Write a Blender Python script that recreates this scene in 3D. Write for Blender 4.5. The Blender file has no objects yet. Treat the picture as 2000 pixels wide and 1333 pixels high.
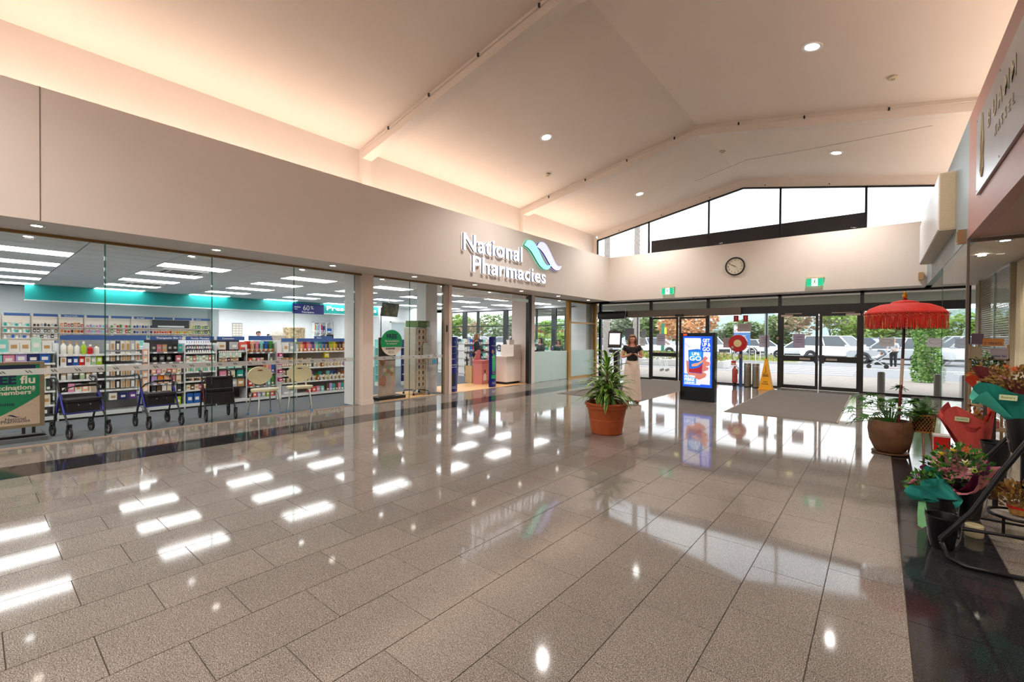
import bpy, math, random
from mathutils import Vector, Matrix, noise as mnoise
from math import sin, cos, pi, radians as rad
random.seed(7)
SC = bpy.context.scene
COL = SC.collection

# ------------------------------------------------------------------ camera, sky, lights, exposure
def look_matrix(yaw, pitch, roll, loc):
    F = Vector((-sin(yaw)*cos(pitch), cos(yaw)*cos(pitch), sin(pitch)))
    R = Vector((cos(yaw), sin(yaw), 0)); U = R.cross(F)
    R2 = cos(roll)*R + sin(roll)*U; U2 = -sin(roll)*R + cos(roll)*U
    m = Matrix((R2, U2, -F)).transposed().to_4x4(); m.translation = loc
    return m
cam = bpy.data.cameras.new('camera'); cam.sensor_width = 36; cam.lens = 870.83/2000*36
cam.clip_end = 2000; cam.clip_start = 0.05
camo = bpy.data.objects.new('camera', cam); COL.objects.link(camo)
camo.matrix_world = look_matrix(rad(39.4657), rad(-.5342), rad(.3815), Vector((0, 0, 1.56)))
SC.camera = camo
SC.view_settings.view_transform = 'Standard'; SC.view_settings.look = 'None'
SC.view_settings.exposure = 0.18; SC.view_settings.gamma = 1.0
SC.view_settings.use_curve_mapping = False
SC.cycles.max_bounces = 10; SC.cycles.diffuse_bounces = 5; SC.cycles.glossy_bounces = 4
SC.cycles.transparent_max_bounces = 24; SC.cycles.transmission_bounces = 6
SC.cycles.caustics_reflective = False; SC.cycles.caustics_refractive = False
SC.cycles.sample_clamp_indirect = 6.0

def lin(h):
    h = h.lstrip('#'); out = []
    for i in (0, 2, 4):
        c = int(h[i:i+2], 16)/255
        out.append(c/12.92 if c <= .04045 else ((c+.055)/1.055)**2.4)
    return tuple(out)+(1,)

W = bpy.data.worlds.new('overcast_sky'); SC.world = W; W.use_nodes = True
nt = W.node_tree; nt.nodes.clear()
tc = nt.nodes.new('ShaderNodeTexCoord'); sp = nt.nodes.new('ShaderNodeSeparateXYZ')
nz = nt.nodes.new('ShaderNodeTexNoise'); nz.inputs['Scale'].default_value = 3.2; nz.inputs['Detail'].default_value = 6
mp = nt.nodes.new('ShaderNodeMapping'); mp.inputs['Scale'].default_value = (1, 1, 3)
cr = nt.nodes.new('ShaderNodeValToRGB'); cr.color_ramp.elements[0].position = .35; cr.color_ramp.elements[1].position = .65
cr.color_ramp.elements[0].color = (.62, .68, .76, 1); cr.color_ramp.elements[1].color = (1.0, 1.0, 1.0, 1)
gr = nt.nodes.new('ShaderNodeValToRGB'); gr.color_ramp.elements[0].position = .48; gr.color_ramp.elements[1].position = .5
gr.color_ramp.elements[0].color = (.32, .31, .30, 1); gr.color_ramp.elements[1].color = (1, 1, 1, 1)
ma = nt.nodes.new('ShaderNodeMath'); ma.operation = 'MULTIPLY_ADD'; ma.inputs[1].default_value = .5; ma.inputs[2].default_value = .5
mx = nt.nodes.new('ShaderNodeMixRGB'); mx.blend_type = 'MULTIPLY'; mx.inputs[0].default_value = 1
bg = nt.nodes.new('ShaderNodeBackground'); bg.inputs[1].default_value = 3.0
wo = nt.nodes.new('ShaderNodeOutputWorld')
L = nt.links.new
L(tc.outputs['Generated'], mp.inputs[0]); L(mp.outputs[0], nz.inputs[0]); L(nz.outputs[0], cr.inputs[0])
L(tc.outputs['Generated'], sp.inputs[0]); L(sp.outputs[2], ma.inputs[0]); L(ma.outputs[0], gr.inputs[0])
L(cr.outputs[0], mx.inputs[1]); L(gr.outputs[0], mx.inputs[2]); L(mx.outputs[0], bg.inputs[0]); L(bg.outputs[0], wo.inputs[0])

SHOP_FILL = [(-9.75, .55+2.03*k) for k in range(-1, 8)]  # added fill spots that brighten the shelf fronts behind the glass
def area(name, loc, rot, sx, sy, power, color, spread=180):
    l = bpy.data.lights.new(name, 'AREA'); l.shape = 'RECTANGLE'; l.size = sx; l.size_y = sy
    l.energy = power; l.color = color; l.spread = rad(spread)
    o = bpy.data.objects.new(name, l); COL.objects.link(o); o.location = loc; o.rotation_euler = rot
    return o
def spot(name, loc, power, color, cone=100, blend=.6, r=.05, rot=(0, 0, 0)):
    l = bpy.data.lights.new(name, 'SPOT'); l.energy = power; l.color = color; l.spot_size = rad(cone)
    l.spot_blend = blend; l.shadow_soft_size = r
    o = bpy.data.objects.new(name, l); COL.objects.link(o); o.location = loc; o.rotation_euler = rot
    return o
COVE = (1.0, .80, .66)
# strip lamps hidden in the ledges behind both bulkheads, shining up the upper wall and the ceiling
area('cove_strip_light', (-8.55, 4.5, 4.40), (rad(180), rad(-12), 0), .12, 24, 215, COVE)
area('cove_strip_light', (1.45, 4.5, 4.40), (rad(180), rad(12), 0), .12, 24, 190, COVE)
# strip lamp on the ledge under the gable windows
ROOF_DL = [(x, y) for y in (-1.9, 8.77, 14.15) for x in (-6.2, -.9)]
SOFFIT_DL = [(-8.45, .55+2.03*k) for k in range(-1, 8)]
for x, y in ROOF_DL:
    spot('roof_downlight_lamp', (x, y, 6.22), 480, (1, .94, .88), 130, .8, .07)
for x, y in SOFFIT_DL:
    spot('soffit_downlight_lamp', (x, y, 2.93), 26, (1, .82, .66), 110, .7, .04)
for x, y in SHOP_FILL:
    spot('shop_fill_lamp', (x, y, 2.95), 80, (1, .97, .93), 125, .8, .12, (0, rad(25), 0))
for x, y in ((-21.8, 7.5), (-21.8, 10.5), (-21, 14.6)):
    area('dispensary_light', (x, y, 2.9), (0, 0, 0), 1.2, 1.2, 120, (1, 1, 1))
# soft fill lamp added behind the camera to brighten the mall
area('mall_ceiling_light', (-3.5, -5.0, 5.9), (0, 0, 0), 6, 4, 650, (1, .95, .90))

# ------------------------------------------------------------------ materials
MATS = {}
def newmat(name):
    m = bpy.data.materials.new(name); m.use_nodes = True
    return m, m.node_tree, m.node_tree.nodes['Principled BSDF']
def M(hexc, rough=.5, metal=0.0, emit=0.0, var=.05, scale=30, bump=0.0, name=None, spec=.5, alpha=1.0):
    key = (hexc, rough, metal, emit, var, scale, bump, spec)
    if key in MATS: return MATS[key]
    m, nt, b = newmat(name or 'paint_'+hexc.strip('#'))
    c = lin(hexc)
    n = nt.nodes.new('ShaderNodeTexNoise'); n.inputs['Scale'].default_value = scale; n.inputs['Detail'].default_value = 3
    t = nt.nodes.new('ShaderNodeTexCoord'); nt.links.new(t.outputs['Object'], n.inputs[0])
    r = nt.nodes.new('ShaderNodeValToRGB'); r.color_ramp.elements[0].position = .3; r.color_ramp.elements[1].position = .7
    r.color_ramp.elements[0].color = tuple(max(0, x*(1-var)) for x in c[:3])+(1,)
    r.color_ramp.elements[1].color = tuple(min(1, x*(1+var)) for x in c[:3])+(1,)
    nt.links.new(n.outputs[0], r.inputs[0]); nt.links.new(r.outputs[0], b.inputs['Base Color'])
    b.inputs['Roughness'].default_value = rough; b.inputs['Metallic'].default_value = metal
    b.inputs['Specular IOR Level'].default_value = spec
    if emit:
        nt.links.new(r.outputs[0], b.inputs['Emission Color']); b.inputs['Emission Strength'].default_value = emit
    if bump:
        bp = nt.nodes.new('ShaderNodeBump'); bp.inputs['Strength'].default_value = bump; bp.inputs['Distance'].default_value = .01
        nt.links.new(n.outputs[0], bp.inputs['Height']); nt.links.new(bp.outputs[0], b.inputs['Normal'])
    MATS[key] = m
    return m

def glass_mat(name, tint, refl=.05, power=5, mx_=.75, rough=0.0):
    m = bpy.data.materials.new(name); m.use_nodes = True; nt = m.node_tree; nt.nodes.clear()
    o = nt.nodes.new('ShaderNodeOutputMaterial'); mix = nt.nodes.new('ShaderNodeMixShader')
    tr = nt.nodes.new('ShaderNodeBsdfTransparent'); gl = nt.nodes.new('ShaderNodeBsdfGlossy')
    tr.inputs[0].default_value = tint+(1,); gl.inputs['Roughness'].default_value = rough
    lw = nt.nodes.new('ShaderNodeLayerWeight'); lw.inputs[0].default_value = .5
    p = nt.nodes.new('ShaderNodeMath'); p.operation = 'POWER'; p.inputs[1].default_value = power
    a = nt.nodes.new('ShaderNodeMath'); a.operation = 'MULTIPLY_ADD'; a.inputs[1].default_value = mx_; a.inputs[2].default_value = refl
    nt.links.new(lw.outputs['Facing'], p.inputs[0]); nt.links.new(p.outputs[0], a.inputs[0])
    nt.links.new(a.outputs[0], mix.inputs[0]); nt.links.new(tr.outputs[0], mix.inputs[1]); nt.links.new(gl.outputs[0], mix.inputs[2])
    nt.links.new(mix.outputs[0], o.inputs[0])
    return m
GLASS = glass_mat('clear_glass', (.965, .985, .975), .03)
GLASS_OUT = glass_mat('window_glass', (.95, .975, .97), .03)
GLASS_EDGE = glass_mat('glass_edge', (.36, .60, .52), .12)
def frosted():
    m, nt, b = newmat('frosted_film')
    b.inputs['Base Color'].default_value = (.72, .83, .80, 1); b.inputs['Roughness'].default_value = .35
    tr = nt.nodes.new('ShaderNodeBsdfTranslucent'); tr.inputs[0].default_value = (.72, .84, .81, 1)
    tp = nt.nodes.new('ShaderNodeBsdfTransparent'); m1 = nt.nodes.new('ShaderNodeMixShader'); m2 = nt.nodes.new('ShaderNodeMixShader')
    n = nt.nodes.new('ShaderNodeTexNoise'); n.inputs['Scale'].default_value = 4
    mm = nt.nodes.new('ShaderNodeMath'); mm.operation = 'MULTIPLY_ADD'; mm.inputs[1].default_value = .05; mm.inputs[2].default_value = .5
    nt.links.new(n.outputs[0], mm.inputs[0]); nt.links.new(mm.outputs[0], m1.inputs[0])
    nt.links.new(b.outputs[0], m1.inputs[1]); nt.links.new(tr.outputs[0], m1.inputs[2])
    m2.inputs[0].default_value = .10
    nt.links.new(m1.outputs[0], m2.inputs[1]); nt.links.new(tp.outputs[0], m2.inputs[2])
    nt.links.new(m2.outputs[0], nt.nodes['Material Output'].inputs[0])
    return m
FROST = frosted()
def film():
    m, nt, b = newmat('film_band'); b.inputs['Base Color'].default_value = (.62, .64, .63, 1); b.inputs['Roughness'].default_value = .5
    tp = nt.nodes.new('ShaderNodeBsdfTransparent'); mix = nt.nodes.new('ShaderNodeMixShader')
    n = nt.nodes.new('ShaderNodeTexNoise'); n.inputs['Scale'].default_value = 60
    a = nt.nodes.new('ShaderNodeMath'); a.operation = 'MULTIPLY_ADD'; a.inputs[1].default_value = .05; a.inputs[2].default_value = .22
    nt.links.new(n.outputs[0], a.inputs[0]); nt.links.new(a.outputs[0], mix.inputs[0])
    nt.links.new(b.outputs[0], mix.inputs[1]); nt.links.new(tp.outputs[0], mix.inputs[2])
    nt.links.new(mix.outputs[0], nt.nodes['Material Output'].inputs[0]); return m
FILM = film()

def granite(name, base, dark, light, rough, tilevar=.1, coat=.0, spec=.5):
    m, nt, b = newmat(name); nn = nt.nodes.new; lk = nt.links.new
    g = nn('ShaderNodeNewGeometry'); oi = nn('ShaderNodeObjectInfo')
    v = nn('ShaderNodeTexNoise'); v.inputs['Scale'].default_value = 210; v.inputs['Detail'].default_value = 2; v.inputs['Roughness'].default_value = .7
    v2 = nn('ShaderNodeTexVoronoi'); v2.inputs['Scale'].default_value = 240
    cl = nn('ShaderNodeTexNoise'); cl.inputs['Scale'].default_value = 2.2; cl.inputs['Detail'].default_value = 4
    for t in (v, v2, cl): lk(g.outputs['Position'], t.inputs['Vector'])
    r = nn('ShaderNodeValToRGB'); e = r.color_ramp.elements
    e[0].position = .36; e[0].color = lin(dark); e[1].position = .64; e[1].color = lin(light)
    k = e.new(.5); k.color = lin(base)
    lk(v.outputs[0], r.inputs[0])
    mxx = nn('ShaderNodeMixRGB'); mxx.blend_type = 'OVERLAY'; mxx.inputs[0].default_value = .45
    bw = nn('ShaderNodeRGBToBW'); lk(v2.outputs['Color'], bw.inputs[0]); lk(r.outputs[0], mxx.inputs[1]); lk(bw.outputs[0], mxx.inputs[2])
    hs = nn('ShaderNodeHueSaturation'); lk(mxx.outputs[0], hs.inputs['Color']); hs.inputs['Saturation'].default_value = .9
    # value varies a little from tile to tile and in slow clouds
    ad = nn('ShaderNodeMath'); ad.operation = 'ADD'; lk(oi.outputs['Random'], ad.inputs[0]); lk(g.outputs['Random Per Island'], ad.inputs[1])
    fr = nn('ShaderNodeMath'); fr.operation = 'FRACT'; lk(ad.outputs[0], fr.inputs[0])
    mu = nn('ShaderNodeMath'); mu.operation = 'MULTIPLY_ADD'; mu.inputs[1].default_value = tilevar; mu.inputs[2].default_value = 1-tilevar/2
    lk(fr.outputs[0], mu.inputs[0])
    mu2 = nn('ShaderNodeMath'); mu2.operation = 'MULTIPLY_ADD'; mu2.inputs[1].default_value = .3; lk(cl.outputs[0], mu2.inputs[0])
    sb = nn('ShaderNodeMath'); sb.operation = 'SUBTRACT'; sb.inputs[1].default_value = .15; lk(mu.outputs[0], sb.inputs[0]); lk(sb.outputs[0], mu2.inputs[2])
    lk(mu2.outputs[0], hs.inputs['Value']); lk(hs.outputs[0], b.inputs['Base Color'])
    rr = nn('ShaderNodeMath'); rr.operation = 'MULTIPLY_ADD'; rr.inputs[1].default_value = .06; rr.inputs[2].default_value = rough
    lk(cl.outputs[0], rr.inputs[0]); lk(rr.outputs[0], b.inputs['Roughness'])
    b.inputs['Specular IOR Level'].default_value = spec
    return m
GRANITE = granite('polished_granite', '#7f7870', '#46413c', '#b3aba2', .03, .14, spec=.38)
BLACKG = granite('black_granite', '#26262a', '#151517', '#3c3c40', .05, .3, spec=.3)
PAINT = M('#ddd3ca', .55, var=.012, scale=2.5, name='warm_white_paint')
CEIL = M('#e2d6cb', .7, var=.015, scale=1.5, name='ceiling_paint')
SHOPWHITE = M('#e6e9ea', .5, var=.02, scale=3, name='shop_white_paint')
BLACK = M('#0f1012', .35, var=.1, name='black_aluminium')
GROUT = M('#4a4037', .8, name='grout')
CARPET = M('#5f6468', .95, var=.28, scale=240, bump=.3, name='grey_carpet')
MATTING = M('#6b645e', .95, var=.35, scale=300, bump=.5, name='entrance_matting')
PINKW = M('#a67769', .42, var=.03, scale=3, name='terracotta_paint')
BLUEW = M('#87969b', .4, var=.03, scale=3, name='blue_grey_paint')
CHROME = M('#c9cbcc', .22, 1.0, var=.04, name='brushed_metal')
STEEL = M('#9a958c', .3, 1.0, var=.08, scale=8, name='steel')
WHITE = M('#f0f0ee', .4, var=.02, name='white')

# ------------------------------------------------------------------ mesh helpers
class MB:
    def __init__(s): s.v = []; s.f = []; s.m = []
    def quad(s, a, b, c, d, m=0):
        n = len(s.v); s.v += [a, b, c, d]; s.f.append((n, n+1, n+2, n+3)); s.m.append(m); return s
    def poly(s, pts, m=0):
        n = len(s.v); s.v += list(pts); s.f.append(tuple(range(n, n+len(pts)))); s.m.append(m); return s
    def box(s, x0, x1, y0, y1, z0, z1, m=0, M4=None):
        n = len(s.v)
        p = [(x, y, z) for z in (z0, z1) for y in (y0, y1) for x in (x0, x1)]
        if M4 is not None: p = [tuple(M4 @ Vector(q)) for q in p]
        s.v += p
        for f in ((0, 2, 3, 1), (4, 5, 7, 6), (0, 1, 5, 4), (2, 6, 7, 3), (0, 4, 6, 2), (1, 3, 7, 5)):
            s.f.append(tuple(n+i for i in f)); s.m.append(m)
        return s
    def cbox(s, c, sz, m=0, rz=0, rx=0, ry=0):
        M4 = Matrix.Translation(c) @ Matrix.Rotation(rz, 4, 'Z') @ Matrix.Rotation(ry, 4, 'Y') @ Matrix.Rotation(rx, 4, 'X')
        return s.box(-sz[0]/2, sz[0]/2, -sz[1]/2, sz[1]/2, -sz[2]/2, sz[2]/2, m, M4)
    def extrude(s, pts, vec, m=0):
        n = len(s.v); k = len(pts); vec = Vector(vec)
        s.v += [tuple(p) for p in pts] + [tuple(Vector(p)+vec) for p in pts]
        s.f.append(tuple(reversed(range(n, n+k)))); s.m.append(m)
        s.f.append(tuple(range(n+k, n+2*k))); s.m.append(m)
        for i in range(k):
            j = (i+1) % k; s.f.append((n+i, n+j, n+k+j, n+k+i)); s.m.append(m)
        return s
    def tube(s, pts, r, n=8, m=0, cap=True, flat=1.0):
        pts = [Vector(p) for p in pts]; rs = r if isinstance(r, (list, tuple)) else [r]*len(pts)
        base = len(s.v); up = None
        for i, p in enumerate(pts):
            d = (pts[min(i+1, len(pts)-1)] - pts[max(i-1, 0)])
            d = d.normalized() if d.length > 1e-9 else Vector((0, 0, 1))
            if up is None: up = Vector((0, 0, 1)) if abs(d.z) < .9 else Vector((1, 0, 0))
            a = d.cross(up)
            if a.length < 1e-6: a = d.cross(Vector((0, 1, 0)))
            a.normalize(); b = a.cross(d).normalized(); up = b
            for k in range(n):
                t = 2*pi*k/n; q = p + a*cos(t)*rs[i] + b*sin(t)*rs[i]*flat; s.v.append(tuple(q))
        for i in range(len(pts)-1):
            for k in range(n):
                k2 = (k+1) % n
                s.f.append((base+i*n+k, base+i*n+k2, base+(i+1)*n+k2, base+(i+1)*n+k)); s.m.append(m)
        if cap:
            s.f.append(tuple(base+k for k in reversed(range(n)))); s.m.append(m)
            e = base+(len(pts)-1)*n; s.f.append(tuple(e+k for k in range(n))); s.m.append(m)
        return s
    def lathe(s, prof, c=(0, 0, 0), n=24, m=0, M4=None, cap=True):
        base = len(s.v)
        for r, z in prof:
            for k in range(n):
                t = 2*pi*k/n; q = Vector((r*cos(t), r*sin(t), z))
                if M4 is not None: q = M4 @ q
                s.v.append((c[0]+q.x, c[1]+q.y, c[2]+q.z))
        for i in range(len(prof)-1):
            for k in range(n):
                k2 = (k+1) % n; s.f.append((base+i*n+k, base+i*n+k2, base+(i+1)*n+k2, base+(i+1)*n+k)); s.m.append(m)
        if cap:
            if prof[0][0] > 1e-5: s.f.append(tuple(base+k for k in reversed(range(n)))); s.m.append(m)
            if prof[-1][0] > 1e-5:
                e = base+(len(prof)-1)*n; s.f.append(tuple(e+k for k in range(n))); s.m.append(m)
        return s
    def mesh(s, name, mats, smooth=0):
        me = bpy.data.meshes.new(name); me.from_pydata([tuple(v) for v in s.v], [], s.f)
        for mt in (mats if isinstance(mats, (list, tuple)) else [mats]): me.materials.append(mt)
        me.polygons.foreach_set('material_index', s.m)
        if smooth:
            me.polygons.foreach_set('use_smooth', [True]*len(me.polygons)); me.update()
            me.set_sharp_from_angle(angle=rad(smooth))
        me.update(); return me
    def build(s, name, mats, parent=None, smooth=0, **kw):
        return link(name, s.mesh(name, mats, smooth), parent, **kw)
def link(name, data, parent=None, loc=None, rot=None, scale=None, **props):
    o = bpy.data.objects.new(name, data); COL.objects.link(o)
    if parent is not None: o.parent = parent
    if loc is not None: o.location = loc
    if rot is not None: o.rotation_euler = rot
    if scale is not None: o.scale = scale
    for k, v in props.items(): o[k] = v
    return o
def thing(name, label, cat, loc=(0, 0, 0), rz=0, group=None):
    o = link(name, None, None, loc, (0, 0, rz), label=label, category=cat)
    o.empty_display_size = .1
    if group: o['group'] = group
    return o
def tag(o, label, cat, group=None):
    o['label'] = label; o['category'] = cat
    if group: o['group'] = group
    return o
def struct(o): o['kind'] = 'structure'; return o
def copytree(o, loc=None, rz=None, label=None, group=None):
    c = o.copy(); COL.objects.link(c)
    if loc is not None: c.location = loc
    if rz is not None: c.rotation_euler = (0, 0, rz)
    if label: c['label'] = label
    if group: c['group'] = group
    for ch in [x for x in bpy.data.objects if x.parent is o]:
        d = ch.copy(); COL.objects.link(d); d.parent = c
        for g in [x for x in bpy.data.objects if x.parent is ch]:
            e = g.copy(); COL.objects.link(e); e.parent = d
    return c
FONT = None
def text_mesh(s, size, depth=.002, bold=0.0, align='LEFT', spacing=1.0, mats=None):
    cu = bpy.data.curves.new('lettering', 'FONT'); cu.body = s; cu.size = size; cu.extrude = depth/2
    cu.offset = bold; cu.align_x = align; cu.space_character = spacing; cu.resolution_u = 3
    o = bpy.data.objects.new('tmp', cu); COL.objects.link(o)
    dg = bpy.context.evaluated_depsgraph_get(); dg.update()
    me = bpy.data.meshes.new_from_object(o.evaluated_get(dg)); bpy.data.objects.remove(o); bpy.data.curves.remove(cu)
    me.materials.clear(); me.materials.append(mats); me.name = 'lettering'
    return me
def fitw(me, w, h=None):
    xs = [v.co.x for v in me.vertices]; ys = [v.co.y for v in me.vertices]
    if not xs: return me
    sx = w/(max(xs)-min(xs)); sy = sx if h is None else h/(max(ys)-min(ys)); x0 = min(xs); y0 = min(ys)
    for v in me.vertices: v.co.x = (v.co.x-x0)*sx; v.co.y = (v.co.y-y0)*sy
    return me
# orientation for flat lettering facing +X (read along +Y), and facing -Y (read along +X)
ROT_PX = (pi/2, 0, pi/2)
ROT_NY = (pi/2, 0, 0)
ROT_NX = (pi/2, 0, -pi/2)
ORD = ['first', 'second', 'third', 'fourth', 'fifth', 'sixth', 'seventh', 'eighth', 'ninth', 'tenth', 'eleventh', 'twelfth',
       'thirteenth', 'fourteenth', 'fifteenth', 'sixteenth', 'seventeenth', 'eighteenth', 'nineteenth', 'twentieth']
def ordn(i):
    if i < 20: return ORD[i]
    t = (i+1)//10; u = (i+1) % 10; tens = {2: 'twenty', 3: 'thirty', 4: 'forty', 5: 'fifty'}
    if u == 0: return {2: 'twentieth', 3: 'thirtieth', 4: 'fortieth', 5: 'fiftieth'}[t]
    return tens[t]+' '+ORD[u-1]

# ------------------------------------------------------------------ the setting: floor
def slab(x0, x1, y0, y1, mat_, top=0.0):
    return MB().box(x0, x1, y0, y1, -.03, top)
fl = struct(MB().box(-9.05, 2.6, -9, 16.45, -.08, -.004).build('floor', GROUT))
def gx(k): return -.25-.408*k
G = .0025
cells = []
for k in range(-1, 17):
    x1 = gx(k) if k >= 0 else .14; x0 = gx(k+1) if k >= 0 else -.25
    y = (2.2 if k % 2 == 0 else 2.5) - 6.0
    while y < 16.4:
        cells.append((x0, x1, y, min(y+.6, 16.4), 0)); y += .6
for y in [(-2.7+.6*i) for i in range(32)]:
    cells.append((.14, .69, y, min(y+.6, 16.4), 1)); cells.append((-7.85, -7.19, y+.2, min(y+.8, 16.4), 1))
    cells.append((-9.05, -7.85, y+.35, min(y+.95, 16.4), 0))
    for j in range(5): cells.append((.69+.4*j, 1.09+.4*j, y+.3*(j % 2), min(y+.6+.3*(j % 2), 16.4), 0))
def vis(c):
    x, y = (c[0]+c[1])/2, (c[2]+c[3])/2
    F = Vector((-.635, .772)); d = F.x*x+F.y*y; s = .772*x+.635*y
    if d < .3 or abs(s/d) > 1.3: return 1e9
    if c[0] > 1.4: return 1e9
    return math.hypot(x, y)
cells = [c for c in cells if c[2] < 16.35 and c[3]-c[2] > .02]
cells.sort(key=vis)
tcache = {}
for i, c in enumerate(cells[:295]):
    w, h = round(c[1]-c[0], 3), round(c[3]-c[2], 3)
    if (w, h, c[4]) not in tcache:
        tcache[(w, h, c[4])] = MB().box(G, w-G, G, h-G, -.02, 0).mesh('floor_tile', [BLACKG if c[4] else GRANITE])
    link('floor_tile', tcache[(w, h, c[4])], fl, (c[0], c[2], 0))
rest = MB()
for c in cells[295:]: rest.box(c[0]+G, c[1]-G, c[2]+G, c[3]-G, -.02, 0, c[4])
o = rest.build('far_tiles', [GRANITE, BLACKG], fl); o['kind'] = 'stuff'
struct(MB().box(-9.05, 2.6, -9, -3.9, -.02, 0).build('floor_behind', GRANITE, fl))
struct(MB().box(-24, -9.052, -6, 16.45, -.08, 0).build('shop_floor', CARPET))

# ------------------------------------------------------------------ ceiling, roof beams and walls
XR, ZR, ZE, XE, XF = -3.55, 6.85, 5.78, -9.15, 2.05
def zroof(x): return ZR-.191*abs(x-XR)
cl = MB()
for (xa, xb) in ((XE-.2, XR), (XR, XF+.2)):
    cl.extrude([(xa, -9, zroof(xa)), (xb, -9, zroof(xb)), (xb, -9, zroof(xb)+.15), (xa, -9, zroof(xa)+.15)], (0, 25.7, 0))
struct(cl.build('ceiling', CEIL))
def beam(y0, y1, d, name):
    b = MB()
    for (xa, xb) in ((XE, XR), (XR, XF)):
        b.extrude([(xa, y0, zroof(xa)-d), (xb, y0, zroof(xb)-d), (xb, y0, zroof(xb)+.01), (xa, y0, zroof(xa)+.01)], (0, y1-y0, 0))
    b.box(XE, XE+.12, y0+.004, y1-.004, 4.3, ZE-d+.02); b.box(XF-.12, XF, y0+.004, y1-.004, 4.3, ZE-d+.02)
    return struct(b.build(name, PAINT))
beam(5.62, 5.86, .24, 'trim_1'); beam(11.5, 11.76, .24, 'trim_2'); beam(-.3, -.05, .24, 'trim_3')
struct(MB().box(XE-.15, XE, -9, 16.6, 4.2, ZE+.1).build('wall_left_upper', PAINT))
struct(MB().box(XF, XF+.15, -9, 16.6, 2.96, ZE+.1).build('wall_right_upper', PAINT))
wl = MB().box(-8.15, -8.05, -9, 15.6, 2.96, 4.62).box(-9.15, -8.15, -9, 16.5, 2.96, 3.02).box(-9.15, -8.15, -9, 16.5, 4.2, 4.26)
wl.box(-9.06, -9.0, -9, 16.45, 2.92, 2.97, 1)
struct(wl.build('wall_left', [PAINT, M('#8a6a3c', .4, .3, name='bronze_trim')]))
o = MB().box(-8.049, -8.045, 1.25, 1.256, 2.96, 4.62).build('wall_joint', M('#6b5a4e', .9), bpy.data.objects['wall_left']); o.location.y = -.7
we = MB().box(-8.15, .93, 15.6, 15.7, 2.96, 4.62).box(-9.15, 1.2, 15.7, 16.5, 2.96, 3.02).box(-9.15, 1.2, 15.7, 16.6, 4.5, 4.62)
# gable wall around the clerestory
gw = [(XE, 4.5), (XF, 4.5), (XF, zroof(XF)), (XR, ZR), (XE, zroof(XE))]
def ztop(x): return zroof(x)-.26
we.extrude([(XE, 16.38, 4.6), (-8.98, 16.38, 4.6), (-8.98, 16.38, ztop(-8.98)), (XE, 16.38, zroof(XE))], (0, .12, 0))
for xa, xb in ((-8.98, XR), (XR, XF)):
    we.extrude([(xa, 16.38, ztop(xa)), (xb, 16.38, ztop(xb)), (xb, 16.38, zroof(xb)), (xa, 16.38, zroof(xa))], (0, .12, 0))
struct(we.build('wall_end', PAINT))
struct(MB().box(.93, 1.05, -9, 8.75, 2.96, 4.62).box(1.05, 2.2, -9, 8.75, 4.2, 4.26).build('wall_right', PINKW))
struct(MB().box(.93, 1.05, 8.75, 16.4, 2.96, 4.62).box(1.05, 2.2, 8.75, 16.4, 4.2, 4.26).build('wall_right_blue', BLUEW))
struct(MB().box(1.051, 7, -9, 8.75, 2.962, 3.02).build('soffit_right', M('#b59f8d', .6, var=.02, scale=3)))
struct(MB().box(1.051, 4, 8.75, 16.4, 2.962, 3.0).build('alcove_ceiling', PAINT))
struct(MB().box(-9.3, 7, -9.1, -9, 0, 7).build('wall_back', PAINT))
struct(MB().box(2.6, 7, -9, 8.75, -.08, 0).build('florist_floor', GRANITE))
struct(MB().box(7, 7.1, -9, 8.75, 0, 3).build('wall_florist_side', PAINT))
struct(MB().box(2.4, 7, 8.75, 8.85, 0, 3).build('wall_florist_rear', PAINT))
# clerestory frame and glass
fr = MB(); mull = [-8.96, -6.79, -4.63, -2.47, -.33, 2.0]
def strip(xa, xb, za, zb, w=.05):
    fr.extrude([(xa, 16.36, za-w), (xb, 16.36, zb-w), (xb, 16.36, zb), (xa, 16.36, za)], (0, .06, 0))
strip(-8.98, XR, ztop(-8.98), ztop(XR)); strip(XR, 2.03, ztop(XR), ztop(2.03))
for x in mull: fr.box(x-.03, x+.03, 16.36, 16.42, 4.6, ztop(x))
fr.box(-8.98, 2.03, 16.36, 16.42, 4.6, 4.66)
fw = struct(fr.build('window_1', BLACK))
for a, b in zip(mull[:-1], mull[1:]):
    pts = [(a+.03, 16.39, 4.66), (b-.03, 16.39, 4.66), (b-.03, 16.39, ztop(b)-.03)] + ([(XR, 16.39, ztop(XR)-.03)] if a < XR < b else []) + [(a+.03, 16.39, ztop(a)-.03)]
    MB().poly(pts).build('window_pane', GLASS_OUT, fw)
# ------------------------------------------------------------------ pharmacy shop shell
GOLD = M('#a9803f', .35, .55, var=.06, name='bronze_gold_frame')
JAMB = M('#b8a393', .4, .2, var=.05, name='bronze_jamb')
BEIGE = M('#efe0d5', .5, var=.02, name='beige_cladding')
TEAL = M('#0f9a96', .45, var=.03, scale=2, name='teal_fascia')
NAVY = M('#1d2a86', .4, name='navy_print'); SIGNBLUE = M('#3a5f9e', .45, name='sign_blue')
PANEL = M('#ffffff', .5, emit=8.2, var=.0, name='light_panel'); DLE = M('#fff2e0', .5, emit=14, var=0, name='lamp_face')
DLE2 = M('#ffffff', .5, emit=14, var=0, name='cool_lamp_face')
sh = MB()
sh.box(-20.6, -20.5, -6, 6.1, 0, 3.4).box(-24, -20.5, 6.0, 6.1, 0, 3.4).box(-24.1, -24, 6, 13, 0, 3.4).box(-24, -19.2, 12.95, 13.05, 0, 3.4)
sh.box(-19.3, -19.2, 13, 16.4, 0, 3.4).box(-20.6, -9.1, -6.1, -6, 0, 3.4)
struct(sh.build('wall_shop', SHOPWHITE))
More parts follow.
